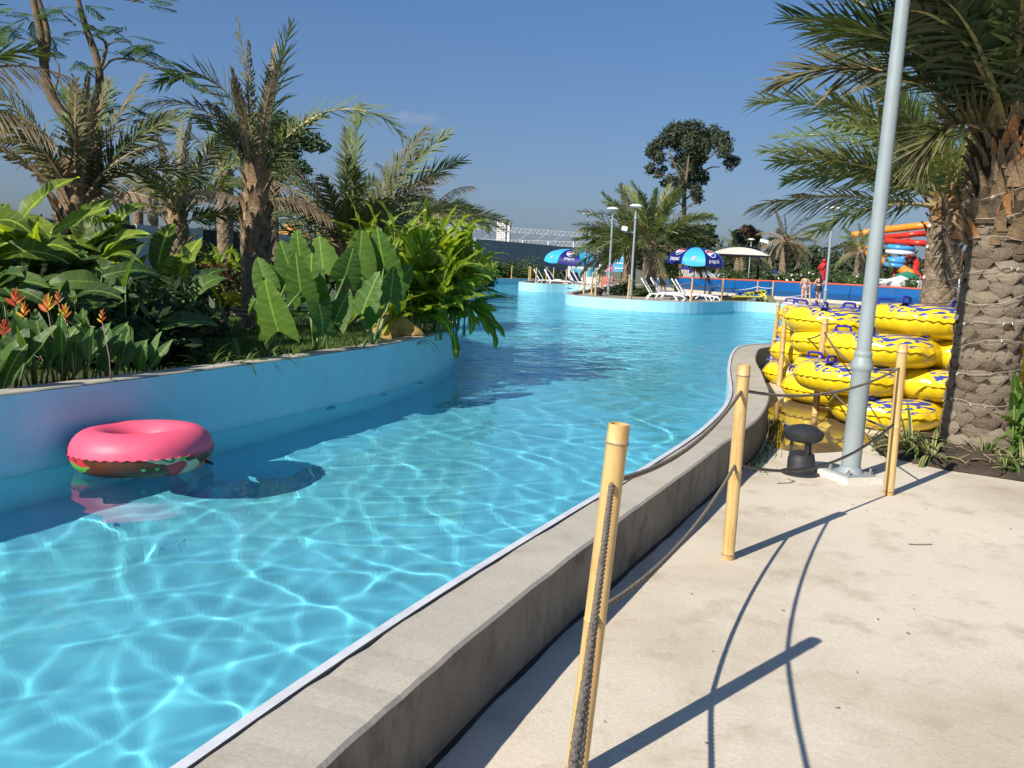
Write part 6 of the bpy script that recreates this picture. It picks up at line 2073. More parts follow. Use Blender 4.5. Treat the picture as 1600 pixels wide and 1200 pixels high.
# --- blue slide trough
plain('slide_blue', (0.005, 0.085, 0.28), 0.28, 0.12, 1.2, dirt=(0.008, 0.11, 0.32))
plain('slide_rim', (0.50, 0.10, 0.06), 0.5, 0.12, 2)
plain('kerb_pale', (0.52, 0.47, 0.38), 0.85, 0.1, 2)
sl_top = [(1018, 432), (1062, 434), (1105, 436), (1150, 438), (1205, 440), (1265, 443), (1330, 446), (1400, 450), (1490, 456), (1610, 464), (1750, 473)]
sl_dep = [66, 60, 57, 54.5, 52.5, 51, 49.5, 48, 46, 44, 42]
SP = [at_d(x, y, d) for (x, y), d in zip(sl_top, sl_dep)]
tr_ = thing('water_slide_trough', 'long blue slide trough with a red rim behind the deck', 'slide', (SP[4].x, SP[4].y, 0))
o_ = Vector((SP[4].x, SP[4].y, 0))
for k in range(len(SP) - 1):
    a, b = SP[k] - o_, SP[k + 1] - o_
    n_ = Vector(((b - a).y, -(b - a).x, 0)).normalized()
    m = MB()
    e = (b - a).normalized() * .015
    zb = .16
    prof = lambda q: [Vector((q.x, q.y, q.z)), Vector((q.x, q.y, q.z)) + n_ * .06 - Vector((0, 0, .03)), Vector((q.x, q.y, .55)) + n_ * .10, Vector((q.x, q.y, .48)) + n_ * .22, Vector((q.x, q.y, zb)) + n_ * .05, Vector((q.x, q.y, zb)) - n_ * 1.6, Vector((q.x, q.y, q.z)) - n_ * 1.7, Vector((q.x, q.y, q.z)) - n_ * 1.6, Vector((q.x, q.y, .4)) - n_ * 1.4, Vector((q.x, q.y, .4)) - n_ * .2]
    A_, B_ = prof(a + e), prof(b - e)
    np_ = len(A_)
    m.add(A_ + B_, [(i, np_ + i, np_ + (i + 1) % np_, (i + 1) % np_) for i in range(np_)] + [tuple(range(np_))[::-1], tuple(range(np_, 2 * np_))])
    m.build('trough_panel', 'slide_blue', tr_)
    r2 = MB(); r2.tube([a + Vector((0, 0, .03)), b + Vector((0, 0, .03))], .055, 6); r2.build('rim', 'slide_rim', tr_)
m = MB()
m.add(*ribbon([Vector((p.x - o_.x, p.y - o_.y)) for p in SP], [Vector((p.x - o_.x, p.y - o_.y - .7)) for p in SP], .16, .16))
m.add(*ribbon([Vector((p.x - o_.x, p.y - o_.y - .7)) for p in SP], [Vector((p.x - o_.x, p.y - o_.y - .7)) for p in SP], .16, -.02))
m.build('kerb', 'kerb_pale', tr_)
# raised bank behind the slide (lifeguard stands on it)
poly_sheet('slide_bank', [(p.x + .6, p.y + 1.9) for p in SP] + [(45, 60), (20, 75)], 0.72, (), 'lawn_green', kind='structure')
# posts with blue feet and the white chain
plain('foot_blue', (0.10, 0.42, 0.55), 0.5, 0.1, 5)
plain('chain_white', (0.66, 0.66, 0.74), 0.5, 0.1, 30)
BF = []
for k, (px, dep, lab) in enumerate([(1101, 51.5, 'left'), (1182, 47.6, 'middle'), (1206, 47.2, 'right'), (1266, 43.5, 'leaning')]):
    g = gp(px, dep, 0)
    if k < 3:
        p = post('%s bamboo post standing in a blue foot before the slide' % lab, g, g + Vector((0, 0, 1.05)), .042, False, group='posts in blue feet')
        m = MB(); m.lathe([(.17, 0), (.17, .1), (.12, .14)], n=10); m.build('foot', 'foot_blue', p)
    else:
        p = post('leaning bamboo post between the two bathers', g, g + Vector((-.12, 0, 1.0)), .042, False, group='posts in blue feet')
    BF.append(g)
rope('white chain hanging between the posts with blue feet', BF[0] + Vector((0, 0, .95)), BF[1] + Vector((0, 0, .75)), .35, .022, False, 'far ropes', 'chain_white', 'chain')
rope('short white chain between the two right blue feet', BF[1] + Vector((0, 0, .75)), BF[2] + Vector((0, 0, .72)), .04, .018, False, 'far ropes', 'chain_white', 'chain')
rope('thin rope from the right blue foot to the leaning post', BF[2] + Vector((0, 0, .3)), BF[3] + Vector((-.1, 0, .6)), .10, .016, False, 'far ropes', 'chain_white', 'rope')
# --- slide mats
plain('mat_yellow', (0.62, 0.60, 0.10), 0.6, 0.1, 5)
plain('mat_blue', (0.012, 0.10, 0.36), 0.5, 0.15, 5)
plain('mat_olive', (0.16, 0.17, 0.08), 0.7, 0.2, 5)
def mat_(label, px, dep, rz, z, col, h2='mat_blue', roll=0):
    p = thing('slide_mat', label, 'mat', gp(px, dep, z), (0, R(roll), R(rz)), group='slide mats')
    m = MB()
    prof = [(-.9, 0), (.35, .02), (.55, .06), (.68, .16), (.72, .28), (.66, .36), (.56, .36)]
    vs, fs = [], []
    for (x, z_) in prof:
        for y in (-.3, .3):
            vs += [(x, y, z_), (x, y, z_ + .035)]
    for i in range(len(prof) - 1):
        a = i * 4; b = a + 4
        fs += [(a, a + 2, b + 2, b), (a + 1, b + 1, b + 3, a + 3), (a, b, b + 1, a + 1), (a + 2, a + 3, b + 3, b + 2)]
    fs += [(0, 1, 3, 2), (len(vs) - 4, len(vs) - 2, len(vs) - 1, len(vs) - 3)]
    m.add(vs, fs); m.build('mat_body', col, p)
    for y in (-.18, .18):
        h = MB(); h.tube(spline([(.25, y, .03), (.3, y, .12), (.42, y, .13), (.48, y, .06)], 3), .025, 5); h.build('handle', h2, p)
for k in range(5):
    mat_('%s of the row of yellow slide mats' % ['first', 'second', 'third', 'fourth', 'fifth'][k], 1148 + k * 6, 46.5 - k * .15, 5, .03 + .05 * k, 'mat_yellow' if k != 2 else 'mat_olive')
for k in range(3):
    mat_('%s blue slide mat behind the yellow ones' % ['left', 'middle', 'right'][k], 1136 + k * 8, 48.0, 8, .03 + .05 * k, 'mat_blue', 'mat_yellow')
m = MB(); m.box((0, 0, .17), (.95, .5, .32), taper=.85); 
fm = m.build('folded_mat', 'mat_olive', None, loc=gp(1194, 47.0, 0)); tag(fm, 'folded olive slide mat bundle beside the posts with blue feet', 'mat')
st_ = MB(); st_.box((0, 0, .175), (.1, .53, .34), taper=.85); st_.build('strap', 'mat_yellow', fm)

# ------------------------------------------------------------------ people (far, seen from behind)
plain('skin', (0.55, 0.33, 0.22), 0.55, 0.08, 6)
plain('hair_black', (0.015, 0.011, 0.010), 0.5, 0.3, 20)
plain('swim_pink', (0.42, 0.27, 0.30), 0.7, 0.35, 25)
plain('swim_black', (0.012, 0.012, 0.014), 0.7, 0.2, 9)
plain('shirt_red', (0.48, 0.012, 0.022), 0.7, 0.15, 9)
plain('strap_black', (0.02, 0.02, 0.02), 0.6, 0.1, 9)
def body(J, E, rad, name, mat, parent):
    """J: joint positions, E: bones, rad: radii; one skinned continuous figure"""
    me = bpy.data.meshes.new(name)
    me.from_pydata([tuple(j) for j in J], E, [])
    o = bpy.data.objects.new(name, me); COL.objects.link(o)
    md = o.modifiers.new('skin', 'SKIN')
    md.use_smooth_shade = True
    sv = me.skin_vertices[0].data if me.skin_vertices else None
    if sv is None:
        bm = bmesh.new(); bm.from_mesh(me); bm.verts.layers.skin.verify(); bm.to_mesh(me); bm.free()
        sv = me.skin_vertices[0].data
    for i, r_ in enumerate(rad):
        sv[i].radius = r_ if isinstance(r_, tuple) else (r_, r_)
        sv[i].use_root = (i == 0)
    sb = o.modifiers.new('sub', 'SUBSURF'); sb.levels = 1; sb.render_levels = 1
    dg = bpy.context.evaluated_depsgraph_get()
    out = bpy.data.meshes.new_from_object(o.evaluated_get(dg))
    bpy.data.objects.remove(o)
    out.polygons.foreach_set('use_smooth', [True] * len(out.polygons))
    return obj(name, out, mat, parent)
def figure(parent, h, arms, mat, lean=0.0, female=True):
    k = h / 1.65
    J = [(0, 0, .90), (0, .0, 1.06), (0, .0, 1.22), (0, .0, 1.36), (0, .0, 1.43), (0, .01, 1.50), (0, .0, 1.58)]
    rd = [(.15, .11), (.115, .085), (.135, .09), (.125, .075), (.048, .048), (.075, .085), (.07, .08)]
    E = [(0, 1), (1, 2), (2, 3), (3, 4), (4, 5), (5, 6)]
    for s in (-1, 1):
        b = len(J)
        J += [(s * .085, 0, .84), (s * .09, -.01, .66), (s * .095, .01, .47), (s * .095, .02, .30), (s * .10, .03, .09), (s * .105, -.04, .03), (s * .11, -.14, .025)]
        rd += [.092, .082, .056, .055, .035, (.036, .03), (.038, .018)]
        E += [(0, b)] + [(b + i, b + i + 1) for i in range(6)]
    for s, (el, wr) in zip((-1, 1), arms):
        b = len(J)
        J += [(s * .155, .0, 1.36), el, wr]
        rd += [.048, .036, .027]
        E += [(3, b), (b, b + 1), (b + 1, b + 2)]
        d = (Vector(wr) - Vector(el)).normalized()
        palm_ = Vector(wr) + d * .07
        J.append(tuple(palm_)); rd.append((.036, .016)); E.append((b + 2, b + 3))
        sd = d.cross(Vector((0, 1, 0))).normalized() if abs(d.y) < .9 else Vector((1, 0, 0))
        for f in range(5):
            off = sd * ((f - 2) * .017)
            L = (.05, .075, .085, .078, .055)[f]
            i0 = len(J)
            base = palm_ + off * .9 - (d * .03 if f == 0 else Vector((0, 0, 0)))
            J += [tuple(base + d * .035), tuple(base + d * (.035 + L) + off * .5 + Vector((0, -.012, 0)))]
            rd += [.009, .008]
            E += [(b + 3, i0), (i0, i0 + 1)]
    J = [Vector(j) * k for j in J]
    rd = [tuple(q * k for q in r_) if isinstance(r_, tuple) else r_ * k for r_ in rd]
    return body(J, E, rd, 'body', mat, parent)
def head_bits(p, k, hair, pony=False, cap=None):
    m = MB()
    m.lathe([(.001, 1.665), (.06, 1.655), (.092, 1.61), (.102, 1.56), (.095, 1.50), (.07, 1.455)], n=14)
    vs = [(x * .95 * k, (y * 1.02 + .028) * k, z * k) for x, y, z in m.v]
    me = mesh('hair', vs, m.f, True)
    obj('hair', me, cap or hair, p)
    if pony:
        m = MB(); m.tube(spline([(0, .09 * k, 1.58 * k), (0, .16 * k, 1.5 * k), (0, .14 * k, 1.3 * k), (0, .12 * k, 1.15 * k)], 4), [.03 + .02 * math.sin(q * .3) for q in range(13)], 7); m.build('ponytail', hair, p, smooth=True)
    # face: eyes, nose, mouth and ears on the far side of the head
    m = MB(); m.tube([(0, -.085 * k, 1.545 * k), (0, -.108 * k, 1.515 * k)], [.010, .014], 6); m.build('nose', 'skin', p, smooth=True)
    for s in (-1, 1):
        m = MB(); m.lathe([(.001, -.012), (.012, 0), (.001, .012)], (s * .033 * k, -.083 * k, 1.548 * k), 8); m.build('eye', 'hair_black', p, smooth=True)
        m = MB(); m.tube([(s * .085 * k, .01, 1.56 * k), (s * .092 * k, .015, 1.52 * k)], [.014, .01], 6); m.build('ear', 'skin', p, smooth=True)
    m = MB(); m.tube([(-.024 * k, -.082 * k, 1.475 * k), (.024 * k, -.082 * k, 1.475 * k)], .007, 6); m.build('mouth', 'slide_rim', p)
def band(p, name, prof, k, mat, sx=1.0, sy=.72, cy_=0):
    m = MB(); m.lathe(prof, n=18, cap=False)
    me = mesh(name, [(x * sx * k, (y * sy + cy_) * k, z * k) for x, y, z in m.v], m.f, True)
    return obj(name, me, mat, p)
w1 = thing('person', 'person seen from behind in a pink patterned two-piece swimsuit, hand on hip', 'person', gp(1255, 46.0, 0), (0, 0, R(180)))
w1.rotation_euler = (0, 0, 0)
# figures face away: their front is +y, so the model (front -y) is turned round
w1.rotation_euler = (0, 0, R(180 - 8))
k1 = 1.52 / 1.65
figure(w1, 1.52, [((-.30, .04, 1.12), (-.15, .0, .98)), ((.24, .02, 1.10), (.20, -.12, .98))], 'skin')
head_bits(w1, k1, 'hair_black')
band(w1, 'bikini_bottom', [(.10, .80), (.172, .84), (.180, .92), (.162, .98)], k1, 'swim_pink', 1.03, .78)
band(w1, 'bikini_top', [(.140, 1.16), (.150, 1.19), (.152, 1.24), (.145, 1.27)], k1, 'swim_pink', 1.03, .72)
w2 = thing('person', 'person seen from behind with a ponytail and black swim skirt', 'person', gp(1277, 46.6, 0), (0, 0, R(180 + 6)))
k2 = 1.55 / 1.65
figure(w2, 1.55, [((-.25, .02, 1.10), (-.20, -.14, .99)), ((.26, .0, 1.12), (.23, -.12, .95))], 'skin')
head_bits(w2, k2, 'hair_black', True)
band(w2, 'swim_skirt', [(.125, 1.02), (.165, .95), (.195, .86), (.215, .72)], k2, 'swim_black', 1.03, .78)
band(w2, 'bikini_top', [(.140, 1.16), (.150, 1.18), (.152, 1.21), (.145, 1.23)], k2, 'swim_black', 1.03, .72)
w3 = thing('person', 'lifeguard in red shirt and red cap standing behind the slide', 'person', gp(1284, 53.2, 0.72), (0, 0, R(175)))
k3 = 1.74 / 1.65
figure(w3, 1.74, [((-.27, .02, 1.10), (-.24, -.1, .88)), ((.27, .02, 1.10), (.22, -.14, .92))], 'skin', female=False)
head_bits(w3, k3, 'hair_black', False, 'shirt_red')
band(w3, 'shirt', [(.165, .86), (.170, 1.0), (.172, 1.2), (.185, 1.32), (.13, 1.42), (.06, 1.46)], k3, 'shirt_red', 1.06, .74)
for s in (-1, 1):
    m = MB(); m.tube([(s * .14 * k3, 0, 1.37 * k3), (s * .27 * k3, .02 * k3, 1.10 * k3), (s * .25 * k3, -.06 * k3, .96 * k3)], [.075, .062, .055], 8); m.build('sleeve', 'shirt_red', w3, smooth=True)
m = MB(); m.tube([(-.15 * k3, .15 * k3, 1.38 * k3), (.16 * k3, .15 * k3, 1.02 * k3)], .022, 5); m.build('shoulder_strap', 'strap_black', w3)
band(w3, 'shorts', [(.175, .50), (.172, .7), (.168, .88)], k3, 'shirt_red', 1.0, .7)
m = MB(); m.lathe([(.11, 1.60), (.15, 1.595), (.11, 1.61)], n=14, cap=False)
obj('cap_brim', mesh('cap_brim', [(x * .8 * k3, (y * .9 - .05) * k3, z * k3) for x, y, z in m.v], m.f, True), 'shirt_red', w3)

# ------------------------------------------------------------------ island palms, signs, low fences
def palm_far(label, px, py_top, dep, r_, n, L, kinds, seed, lo=-10, hi=88, bend=60, z=0, extra=(), nn=34, boots_n=14, bl=.6, bark='palm_bark', lw=.06):
    return palm(label, gp(px, dep, z), top_h(px, py_top, dep, z), r_, r_ * .95, list(extra) + crown(n, lo, hi, L, bend, random.Random(seed), kinds), boots_n=boots_n, boot_len=bl, seed=seed, n=nn, nu=36, cols=7, pitch=.2, size=.35, bark=bark, lw=lw)
palm_far('right one of the two date palms on the near island', 1012, 385, 47.0, .36, 40, 3.5, 'gggffh', 61, -5, 86, 60, nn=46, extra=[(0, 38, 3.2, 62, 'f'), (5, 22, 3.0, 40, 'f')])
palm_far('left one of the two date palms on the near island', 981, 398, 50.0, .34, 34, 3.5, 'gggghk', 62, -5, 86, 65, nn=46, extra=[(180, 35, 3.2, 55, 'f'), (185, 20, 3.2, 50, 'g'), (178, 5, 3.0, 50, 'g'), (180, 50, 3.0, 60, 'g')])
round_bush('dark spiky bush at the foot of the two island palms', 968, 452, 46.5, .9, .35, 'shade_leaf', 900, .08, 0)
round_bush('low bush right of the two island palms', 1000, 455, 46.0, .7, .3, 'bush_leaf', 700, .08, 0)
plain('sign_blue', (0.09, 0.42, 0.62), 0.5, 0.08, 3)
plain('sign_pink', (0.75, 0.06, 0.28), 0.5, 0.08, 3)
plain('salmon', (0.62, 0.20, 0.17), 0.7, 0.12, 3)
plain('fence_wood', (0.24, 0.17, 0.11), 0.8, 0.3, 5)
plain('toy_yellow', (0.72, 0.52, 0.05), 0.5, 0.1, 3)
plain('toy_orange', (0.70, 0.20, 0.04), 0.5, 0.1, 3)
plain('toy_red', (0.52, 0.03, 0.03), 0.5, 0.1, 3)
plain('toy_blue', (0.03, 0.16, 0.50), 0.5, 0.1, 3)
sg = thing('sign_board', 'blue sign board with a wavy pink side and white dots', 'sign', gp(960, 58, 0))
A_, B_ = at_d(949, 424, 58) - sg.location, at_d(978, 397, 58) - sg.location
wd, ht, zc = B_.x - A_.x, B_.z - A_.z, A_.z
m = MB(); m.box((0, 0, zc + ht / 2), (wd, .08, ht)); m.build('board', 'sign_blue', sg)
m = MB()
vs = [(-wd / 2 - .02, -.055, zc + ht * j / 10) for j in range(11)] + [(-wd / 2 + wd * (.30 + .06 * math.sin(j * .9)), -.055, zc + ht * j / 10) for j in range(11)]
m.add(vs, [(j, 11 + j, 12 + j, j + 1) for j in range(10)]); m.build('pink_band', 'sign_pink', sg)
for j in range(5):
    for q in (0, 1):
        m = MB(); m.lathe([(.001, 0), (.055, .004), (.001, .01)], n=8); o = m.build('dot', 'print_white', sg, loc=(-wd / 2 + wd * (.08 + .13 * q), -.06, zc + ht * (.12 + .19 * j + .08 * q))); o.rotation_euler = (R(90), 0, 0)
for (zz, w_) in ((.78, .42), (.48, .46), (.2, .5)):
    m = MB(); m.box((wd * .18, -.052, zc + ht * zz), (wd * w_, .01, .07)); m.build('text_line', 'print_white', sg)
for s in (-1, 1):
    m = MB(); m.box((s * wd * .35, .03, zc / 2), (.08, .06, zc)); m.build('leg', 'dark_metal', sg)
m = MB(); m.box((0, 0, .42), (.72, .5, .84), taper=.92)
tag(m.build('planter_box', 'salmon', None, loc=gp(947, 55, 0)), 'tall salmon pink block below the blue sign board', 'block')
fe = thing('slat_fence', 'short brown slatted fence left of the island palms', 'fence', gp(970, 56, 0))
for k in range(12):
    m = MB(); m.box((-.42 + k * .075 * 1.05, 0, .36), (.05, .03, .72)); m.build('slat', 'fence_wood', fe)
for z_ in (.2, .6):
    m = MB(); m.box((0, .04, z_), (.95, .03, .06)); m.build('rail', 'fence_wood', fe)
def toy_fence(label, x0, x1, y0, y1, dep, mats, n):
    A_, B_ = at_d(x0, y1, dep), at_d(x1, y0, dep)
    f = thing('picket_fence', label, 'fence', (A_.x, A_.y, 0))
    w, h = B_.x - A_.x, B_.z - A_.z
    for k in range(n):
        m = MB(); m.box((w * (k + .5) / n, 0, A_.z + h / 2), (w / n * .6, .05, h)); m.build('picket', mats[0], f)
    for z_ in (.06, .92):
        m = MB(); m.box((w / 2, .06, A_.z + h * z_), (w, .06, .10)); m.build('rail', mats[1], f)
    m = MB(); m.box((w / 2, .1, A_.z / 2), (w, .1, A_.z)); m.build('plinth', mats[1], f)
toy_fence('orange and yellow picket fence behind the slide near the island palms', 1028, 1048, 425, 433, 68, ['toy_orange', 'toy_yellow'], 9)
toy_fence('yellow picket fence beside the striped arch', 1052, 1063, 422, 433, 68, ['toy_yellow', 'toy_yellow'], 5)
toy_fence('cream picket fence right of the yellow one', 1064, 1077, 422, 433, 68.3, ['parasol_white', 'toy_yellow'], 4)
ar = thing('striped_arch', 'red blue and yellow striped arch post behind the slide', 'arch', gp(1052, 69, 0))
for k in range(8):
    m = MB(); t0, t1 = k / 8, (k + 1) / 8
    f_ = lambda t: Vector((-.1 + .35 * t * t, 0, .9 + 1.25 * t))
    m.tube([f_(t0), f_(t1)], .17, 6); m.build('segment', ['toy_red', 'toy_yellow', 'toy_blue', 'toy_red'][k % 4], ar)
m = MB(); m.box((-.1, 0, .45), (.3, .3, .9)); m.build('footing', 'toy_yellow', ar)

# ------------------------------------------------------------------ tents, kiosks and parasols beyond the slide
plain('canvas_white', (0.66, 0.66, 0.64), 0.7, 0.06, 1.5)
plain('canvas_grey', (0.42, 0.44, 0.46), 0.7, 0.06, 1.5)
plain('canvas_green', (0.02, 0.22, 0.14), 0.7, 0.06, 1.5)
plain('canvas_navy', (0.02, 0.03, 0.20), 0.7, 0.06, 1.5)
plain('canvas_orange', (0.70, 0.33, 0.05), 0.7, 0.06, 1.5)
plain('kiosk_wall', (0.50, 0.48, 0.42), 0.8, 0.1, 1)
def tent(label, x0, x1, y_top, y_eave, dep, col, zg=0.0, name='tent'):
    L_, R_ = at_d(x0, y_eave, dep), at_d(x1, y_eave, dep)
    zt = at_d((x0 + x1) / 2, y_top, dep).z
    c = (L_ + R_) / 2
    p = thing(name, label, 'tent', (c.x, c.y, zg))
    w = (R_.x - L_.x) / 2
    ze, zt = c.z - zg, zt - zg
    m = MB()
    cor = [(-w, -w), (w, -w), (w, w), (-w, w)]
    vs = []
    for j in range(5):
        t = j / 4
        s = (1 - t) ** 1.25
        for (a, b) in cor:
            vs.append((a * s, b * s, ze + (zt - ze) * t))
    fs = [(j * 4 + k, j * 4 + (k + 1) % 4, j * 4 + 4 + (k + 1) % 4, j * 4 + 4 + k) for j in range(4) for k in range(4)]
    m.add(vs, fs); m.build('roof', col, p)
    m = MB()
    for k in range(4):
        a, b = cor[k], cor[(k + 1) % 4]
        m.add([(a[0], a[1], ze), (b[0], b[1], ze), (b[0], b[1], ze - .28), (a[0], a[1], ze - .28)], [(0, 1, 2, 3)])
    m.build('valance', col, p)
    for (a, b) in cor:
        m = MB(); m.tube([(a * .97, b * .97, 0), (a * .97, b * .97, ze)], .05, 6); m.build('pole', 'lamp_grey', p)
    return p
tent('grey-white tent right of the printed umbrella', 1078, 1116, 418, 430, 72, 'canvas_grey', .3)
tent('small white tent with an orange peak beyond the slide', 1113, 1138, 424, 429, 85, 'canvas_white', .3)
tent('navy tent under the left part of the printed umbrella', 1058, 1082, 415, 421, 90, 'canvas_navy', .3)
tent('navy tent beyond the drooping palm', 1196, 1224, 421, 427, 95, 'canvas_navy', .3)
tent('white tent left of the drooping palm', 1196, 1226, 427, 431, 80, 'canvas_white', .3)
tent('white tent right of the drooping palm', 1228, 1250, 431, 437, 76, 'canvas_white', .3)
tent('wide white tent behind the second right palm', 1372, 1440, 430, 443, 82, 'canvas_white', .3)
tent('white tent between the two right palm trunks', 1456, 1506, 431, 442, 80, 'canvas_white', .3)
tent('green-peaked tent behind the wide white tent', 1403, 1432, 423, 430, 98, 'canvas_green', .3)
tent('yellow and white tent left of the fanned palm', 428, 480, 345, 366, 88, 'canvas_orange', .3)
tent('white tent behind the tall date palm', 420, 456, 352, 368, 92, 'canvas_white', .3)
tent('orange and white tent seen behind the fanned palm', 572, 622, 352, 368, 90, 'canvas_orange', .3)
tent('white tent behind the smaller half-dried palm', 620, 665, 360, 372, 94, 'canvas_white', .3)
tent('white flat tent right of the left umbrella', 905, 948, 410, 418, 76, 'canvas_white', 0)
tent('navy tent behind the left lamp post', 918, 936, 408, 412, 82, 'canvas_navy', 0)
def kiosk(label, x0, x1, y0, y1, dep, mat, zg=.2):
    A_, B_ = at_d(x0, y1, dep), at_d(x1, y0, dep)
    w, h = B_.x - A_.x, B_.z - zg
    p = thing('kiosk', label, 'kiosk', ((A_.x + B_.x) / 2, dep, zg))
    m = MB(); m.box((0, 0, h / 2), (w, w * .6, h)); m.build('wall', mat, p)
    m = MB(); m.box((0, 0, h + .06), (w + .3, w * .6 + .3, .12)); m.build('roof', 'canvas_white', p)
    for s in (-.25, .25):
        m = MB(); m.box((s * w, -w * .3 - .02, h * .6), (w * .3, .04, h * .4)); m.build('window', 'foot_blue', p)
    return p
kiosk('white kiosk under the left umbrella', 887, 935, 415, 440, 70, 'canvas_white', 0)
kiosk('cream kiosk with teal windows under the wide white tent', 1378, 1436, 440, 455, 84, 'kiosk_wall', .2)
kiosk('pale kiosk between the two right palm trunks', 1462, 1502, 438, 455, 83, 'kiosk_wall', .2)
# shrubs with white blossoms along the bank
t = NT('blossom'); t.done(t.bsdf((.75, .75, .68), .6))
for k, (px, py, dep, rx, rz) in enumerate([(1190, 432, 62, 1.3, .6), (1217, 436, 60, 1.1, .5), (1240, 438, 58, .9, .4), (1268, 432, 60, 1.2, .7), (1300, 436, 57, 1.3, .7), (1325, 440, 58, 1.0, .6), (1352, 442, 58, .9, .5), (1425, 446, 60, .6, .8), (1140, 430, 70, 1.2, .5)]):
    b = round_bush(['shrub behind the black mast', 'white-flowering shrub under the drooping palm', 'small flowering shrub left of the first bather', 'shrub left of the lifeguard', 'leafy shrub right of the lifeguard', 'shrub left of the near lamp post', 'shrub seen right of the near lamp post', 'small dark shrub before the wide white tent', 'shrub behind the slide mats'][k], px, py, dep, rx, rz, ['bush_leaf', 'feather_leaf'][k % 2], 700, .10, .7)
    if k in (1, 2, 3, 5):
        obj('blossom', leaf_cloud([((0, -.3, rz), (rx, rx * .6, rz * .8))], 26, .11, 90 + k), 'blossom', b)
# ------------------------------------------------------------------ trees beyond
gb = gp(1078, 92, 0)
bt = thing('tall_tree', 'tall broad tree with a lopsided dark crown rising above the island palms', 'tree', gb)
Z = lambda x, y, d=92.0: at_d(x / 5.333 + 900, y / 5.333 + 170, d) - gb
limb_tree(bt, [([Vector((0, 0, 0)), Z(890, 1100), Z(900, 850), Z(905, 690), Z(930, 500), Z(950, 300)], .34, .10), ([Z(905, 690), Z(830, 480), Z(770, 350)], .16, .05), ([Z(930, 520), Z(1080, 430), Z(1180, 350)], .16, .05), ([Z(1040, 540), Z(1120, 490), Z(1200, 485)], .10, .04), ([Z(905, 760), Z(960, 720), Z(1010, 720)], .10, .04), ([Z(880, 640), Z(760, 560), Z(660, 560)], .1, .03), ([Z(920, 560), Z(840, 460), Z(700, 420)], .1, .03), ([Z(895, 820), Z(830, 740), Z(800, 720)], .08, .03)], 'bark')
bl = [(770, 240, 95), (820, 190, 80), (890, 180, 90), (985, 175, 95), (1080, 230, 80), (1150, 230, 95), (1225, 270, 80), (1240, 350, 70), (640, 330, 60), (690, 300, 60), (690, 400, 65), (610, 370, 40), (620, 500, 55), (690, 540, 45), (730, 500, 35), (860, 280, 90), (970, 290, 100), (1070, 320, 80), (870, 440, 85), (960, 420, 80), (1040, 410, 60), (990, 500, 75), (1050, 570, 70), (900, 560, 70), (790, 600, 60), (870, 650, 65), (960, 620, 60), (1000, 690, 60), (1020, 750, 45), (1280, 450, 60), (1330, 435, 45), (740, 620, 45), (1000, 360, 60)]
obj('crown', leaf_cloud([(Z(x, y, 92 + random.Random(x + y).uniform(-3, 3)), (r_ / 5.333 / 1384 * 92 * .92,) * 3) for x, y, r_ in bl], 15000, .15, 71), 'tree_leaf_far', bt)
def blob_tree(label, dep, base_px, blobs, mat, n, size, trunk_r=.3, zg=0, name='broadleaf_tree'):
    g = gp(base_px, dep, zg)
    t_ = thing(name, label, 'tree', g)
    bb = [(at_d(x, y, dep + random.Random(int(x * 7 + y)).uniform(-1, 1) * r_ / 1384 * dep) - g, (r_ / 1384 * dep,) * 3) for x, y, r_ in blobs]
    segs = [([Vector((0, 0, 0)), Vector((0, 0, bb[0][0].z * .5)), bb[0][0]], trunk_r, trunk_r * .3)] + [([Vector((0, 0, bb[0][0].z * .45)), b[0]], trunk_r * .4, trunk_r * .15) for b in bb[1:5]]
    limb_tree(t_, segs, 'bark')
    obj('crown', leaf_cloud(bb, n, size, int(base_px)), mat, t_)
    return t_
blob_tree('dark round tree behind the printed umbrella', 84, 1085, [(1085, 372, 18), (1070, 385, 16), (1100, 365, 14), (1112, 375, 10), (1108, 358, 8), (1060, 395, 14), (1095, 392, 14), (1048, 378, 10)], 'tree_leaf', 4200, .20, .35)
blob_tree('round tree with a rusty top behind the cantilever parasol', 105, 1168, [(1168, 375, 16), (1156, 378, 12), (1180, 376, 11), (1165, 388, 15), (1152, 366, 8), (1182, 366, 8)], 'tree_leaf_far', 3600, .22, .4)
rt_ = thing('rust_crown_tree', 'small rust-coloured tree top in the middle of the round tree', 'tree', gp(1168, 103.5, 0))
limb_tree(rt_, [([(0, 0, 0), (0, 0, at_d(1168, 362, 103.5).z)], .15, .05)], 'bark')
obj('crown', leaf_cloud([(at_d(1168, 360, 103.5) - rt_.location, (.75, .7, .55)), (at_d(1173, 366, 103.5) - rt_.location, (.6, .6, .5))], 700, .2, 7), 'rust_leaf', rt_)
palm_far('drooping half-dead palm beyond the slide right of the cantilever parasol', 1221, 378, 70, .34, 22, 2.6, 'dddhh', 64, -30, 50, 75, extra=[(178, 75, 2.4, 15, 'h'), (15, 68, 2.5, 45, 'g'), (90, 80, 2.3, 30, 'h')], nn=28, boots_n=10)
palm_far('palm seen between the lamp posts with a dry skirt of fronds', 1338, 395, 75, .36, 20, 2.4, 'gghhd', 65, -25, 85, 60, nn=28, boots_n=10)
palm_far('green palm seen between the two right palm trunks', 1504, 385, 62, .30, 22, 2.3, 'fffg', 66, 5, 85, 60, nn=28, boots_n=10)
palm_far('small palm behind the white tents below the parasol', 1150, 405, 95, .35, 18, 3.0, 'gggh', 67, -5, 80, 60, nn=24, boots_n=6)
palm_far('small palm behind the tents left of the black mast', 1120, 408, 100, .35, 16, 2.8, 'gghh', 68, -5, 80, 60, nn=24, boots_n=6)
palm_far('palm behind the printed umbrella', 1060, 400, 92, .35, 18, 3.0, 'ggg', 69, -5, 80, 60, nn=24, boots_n=6)
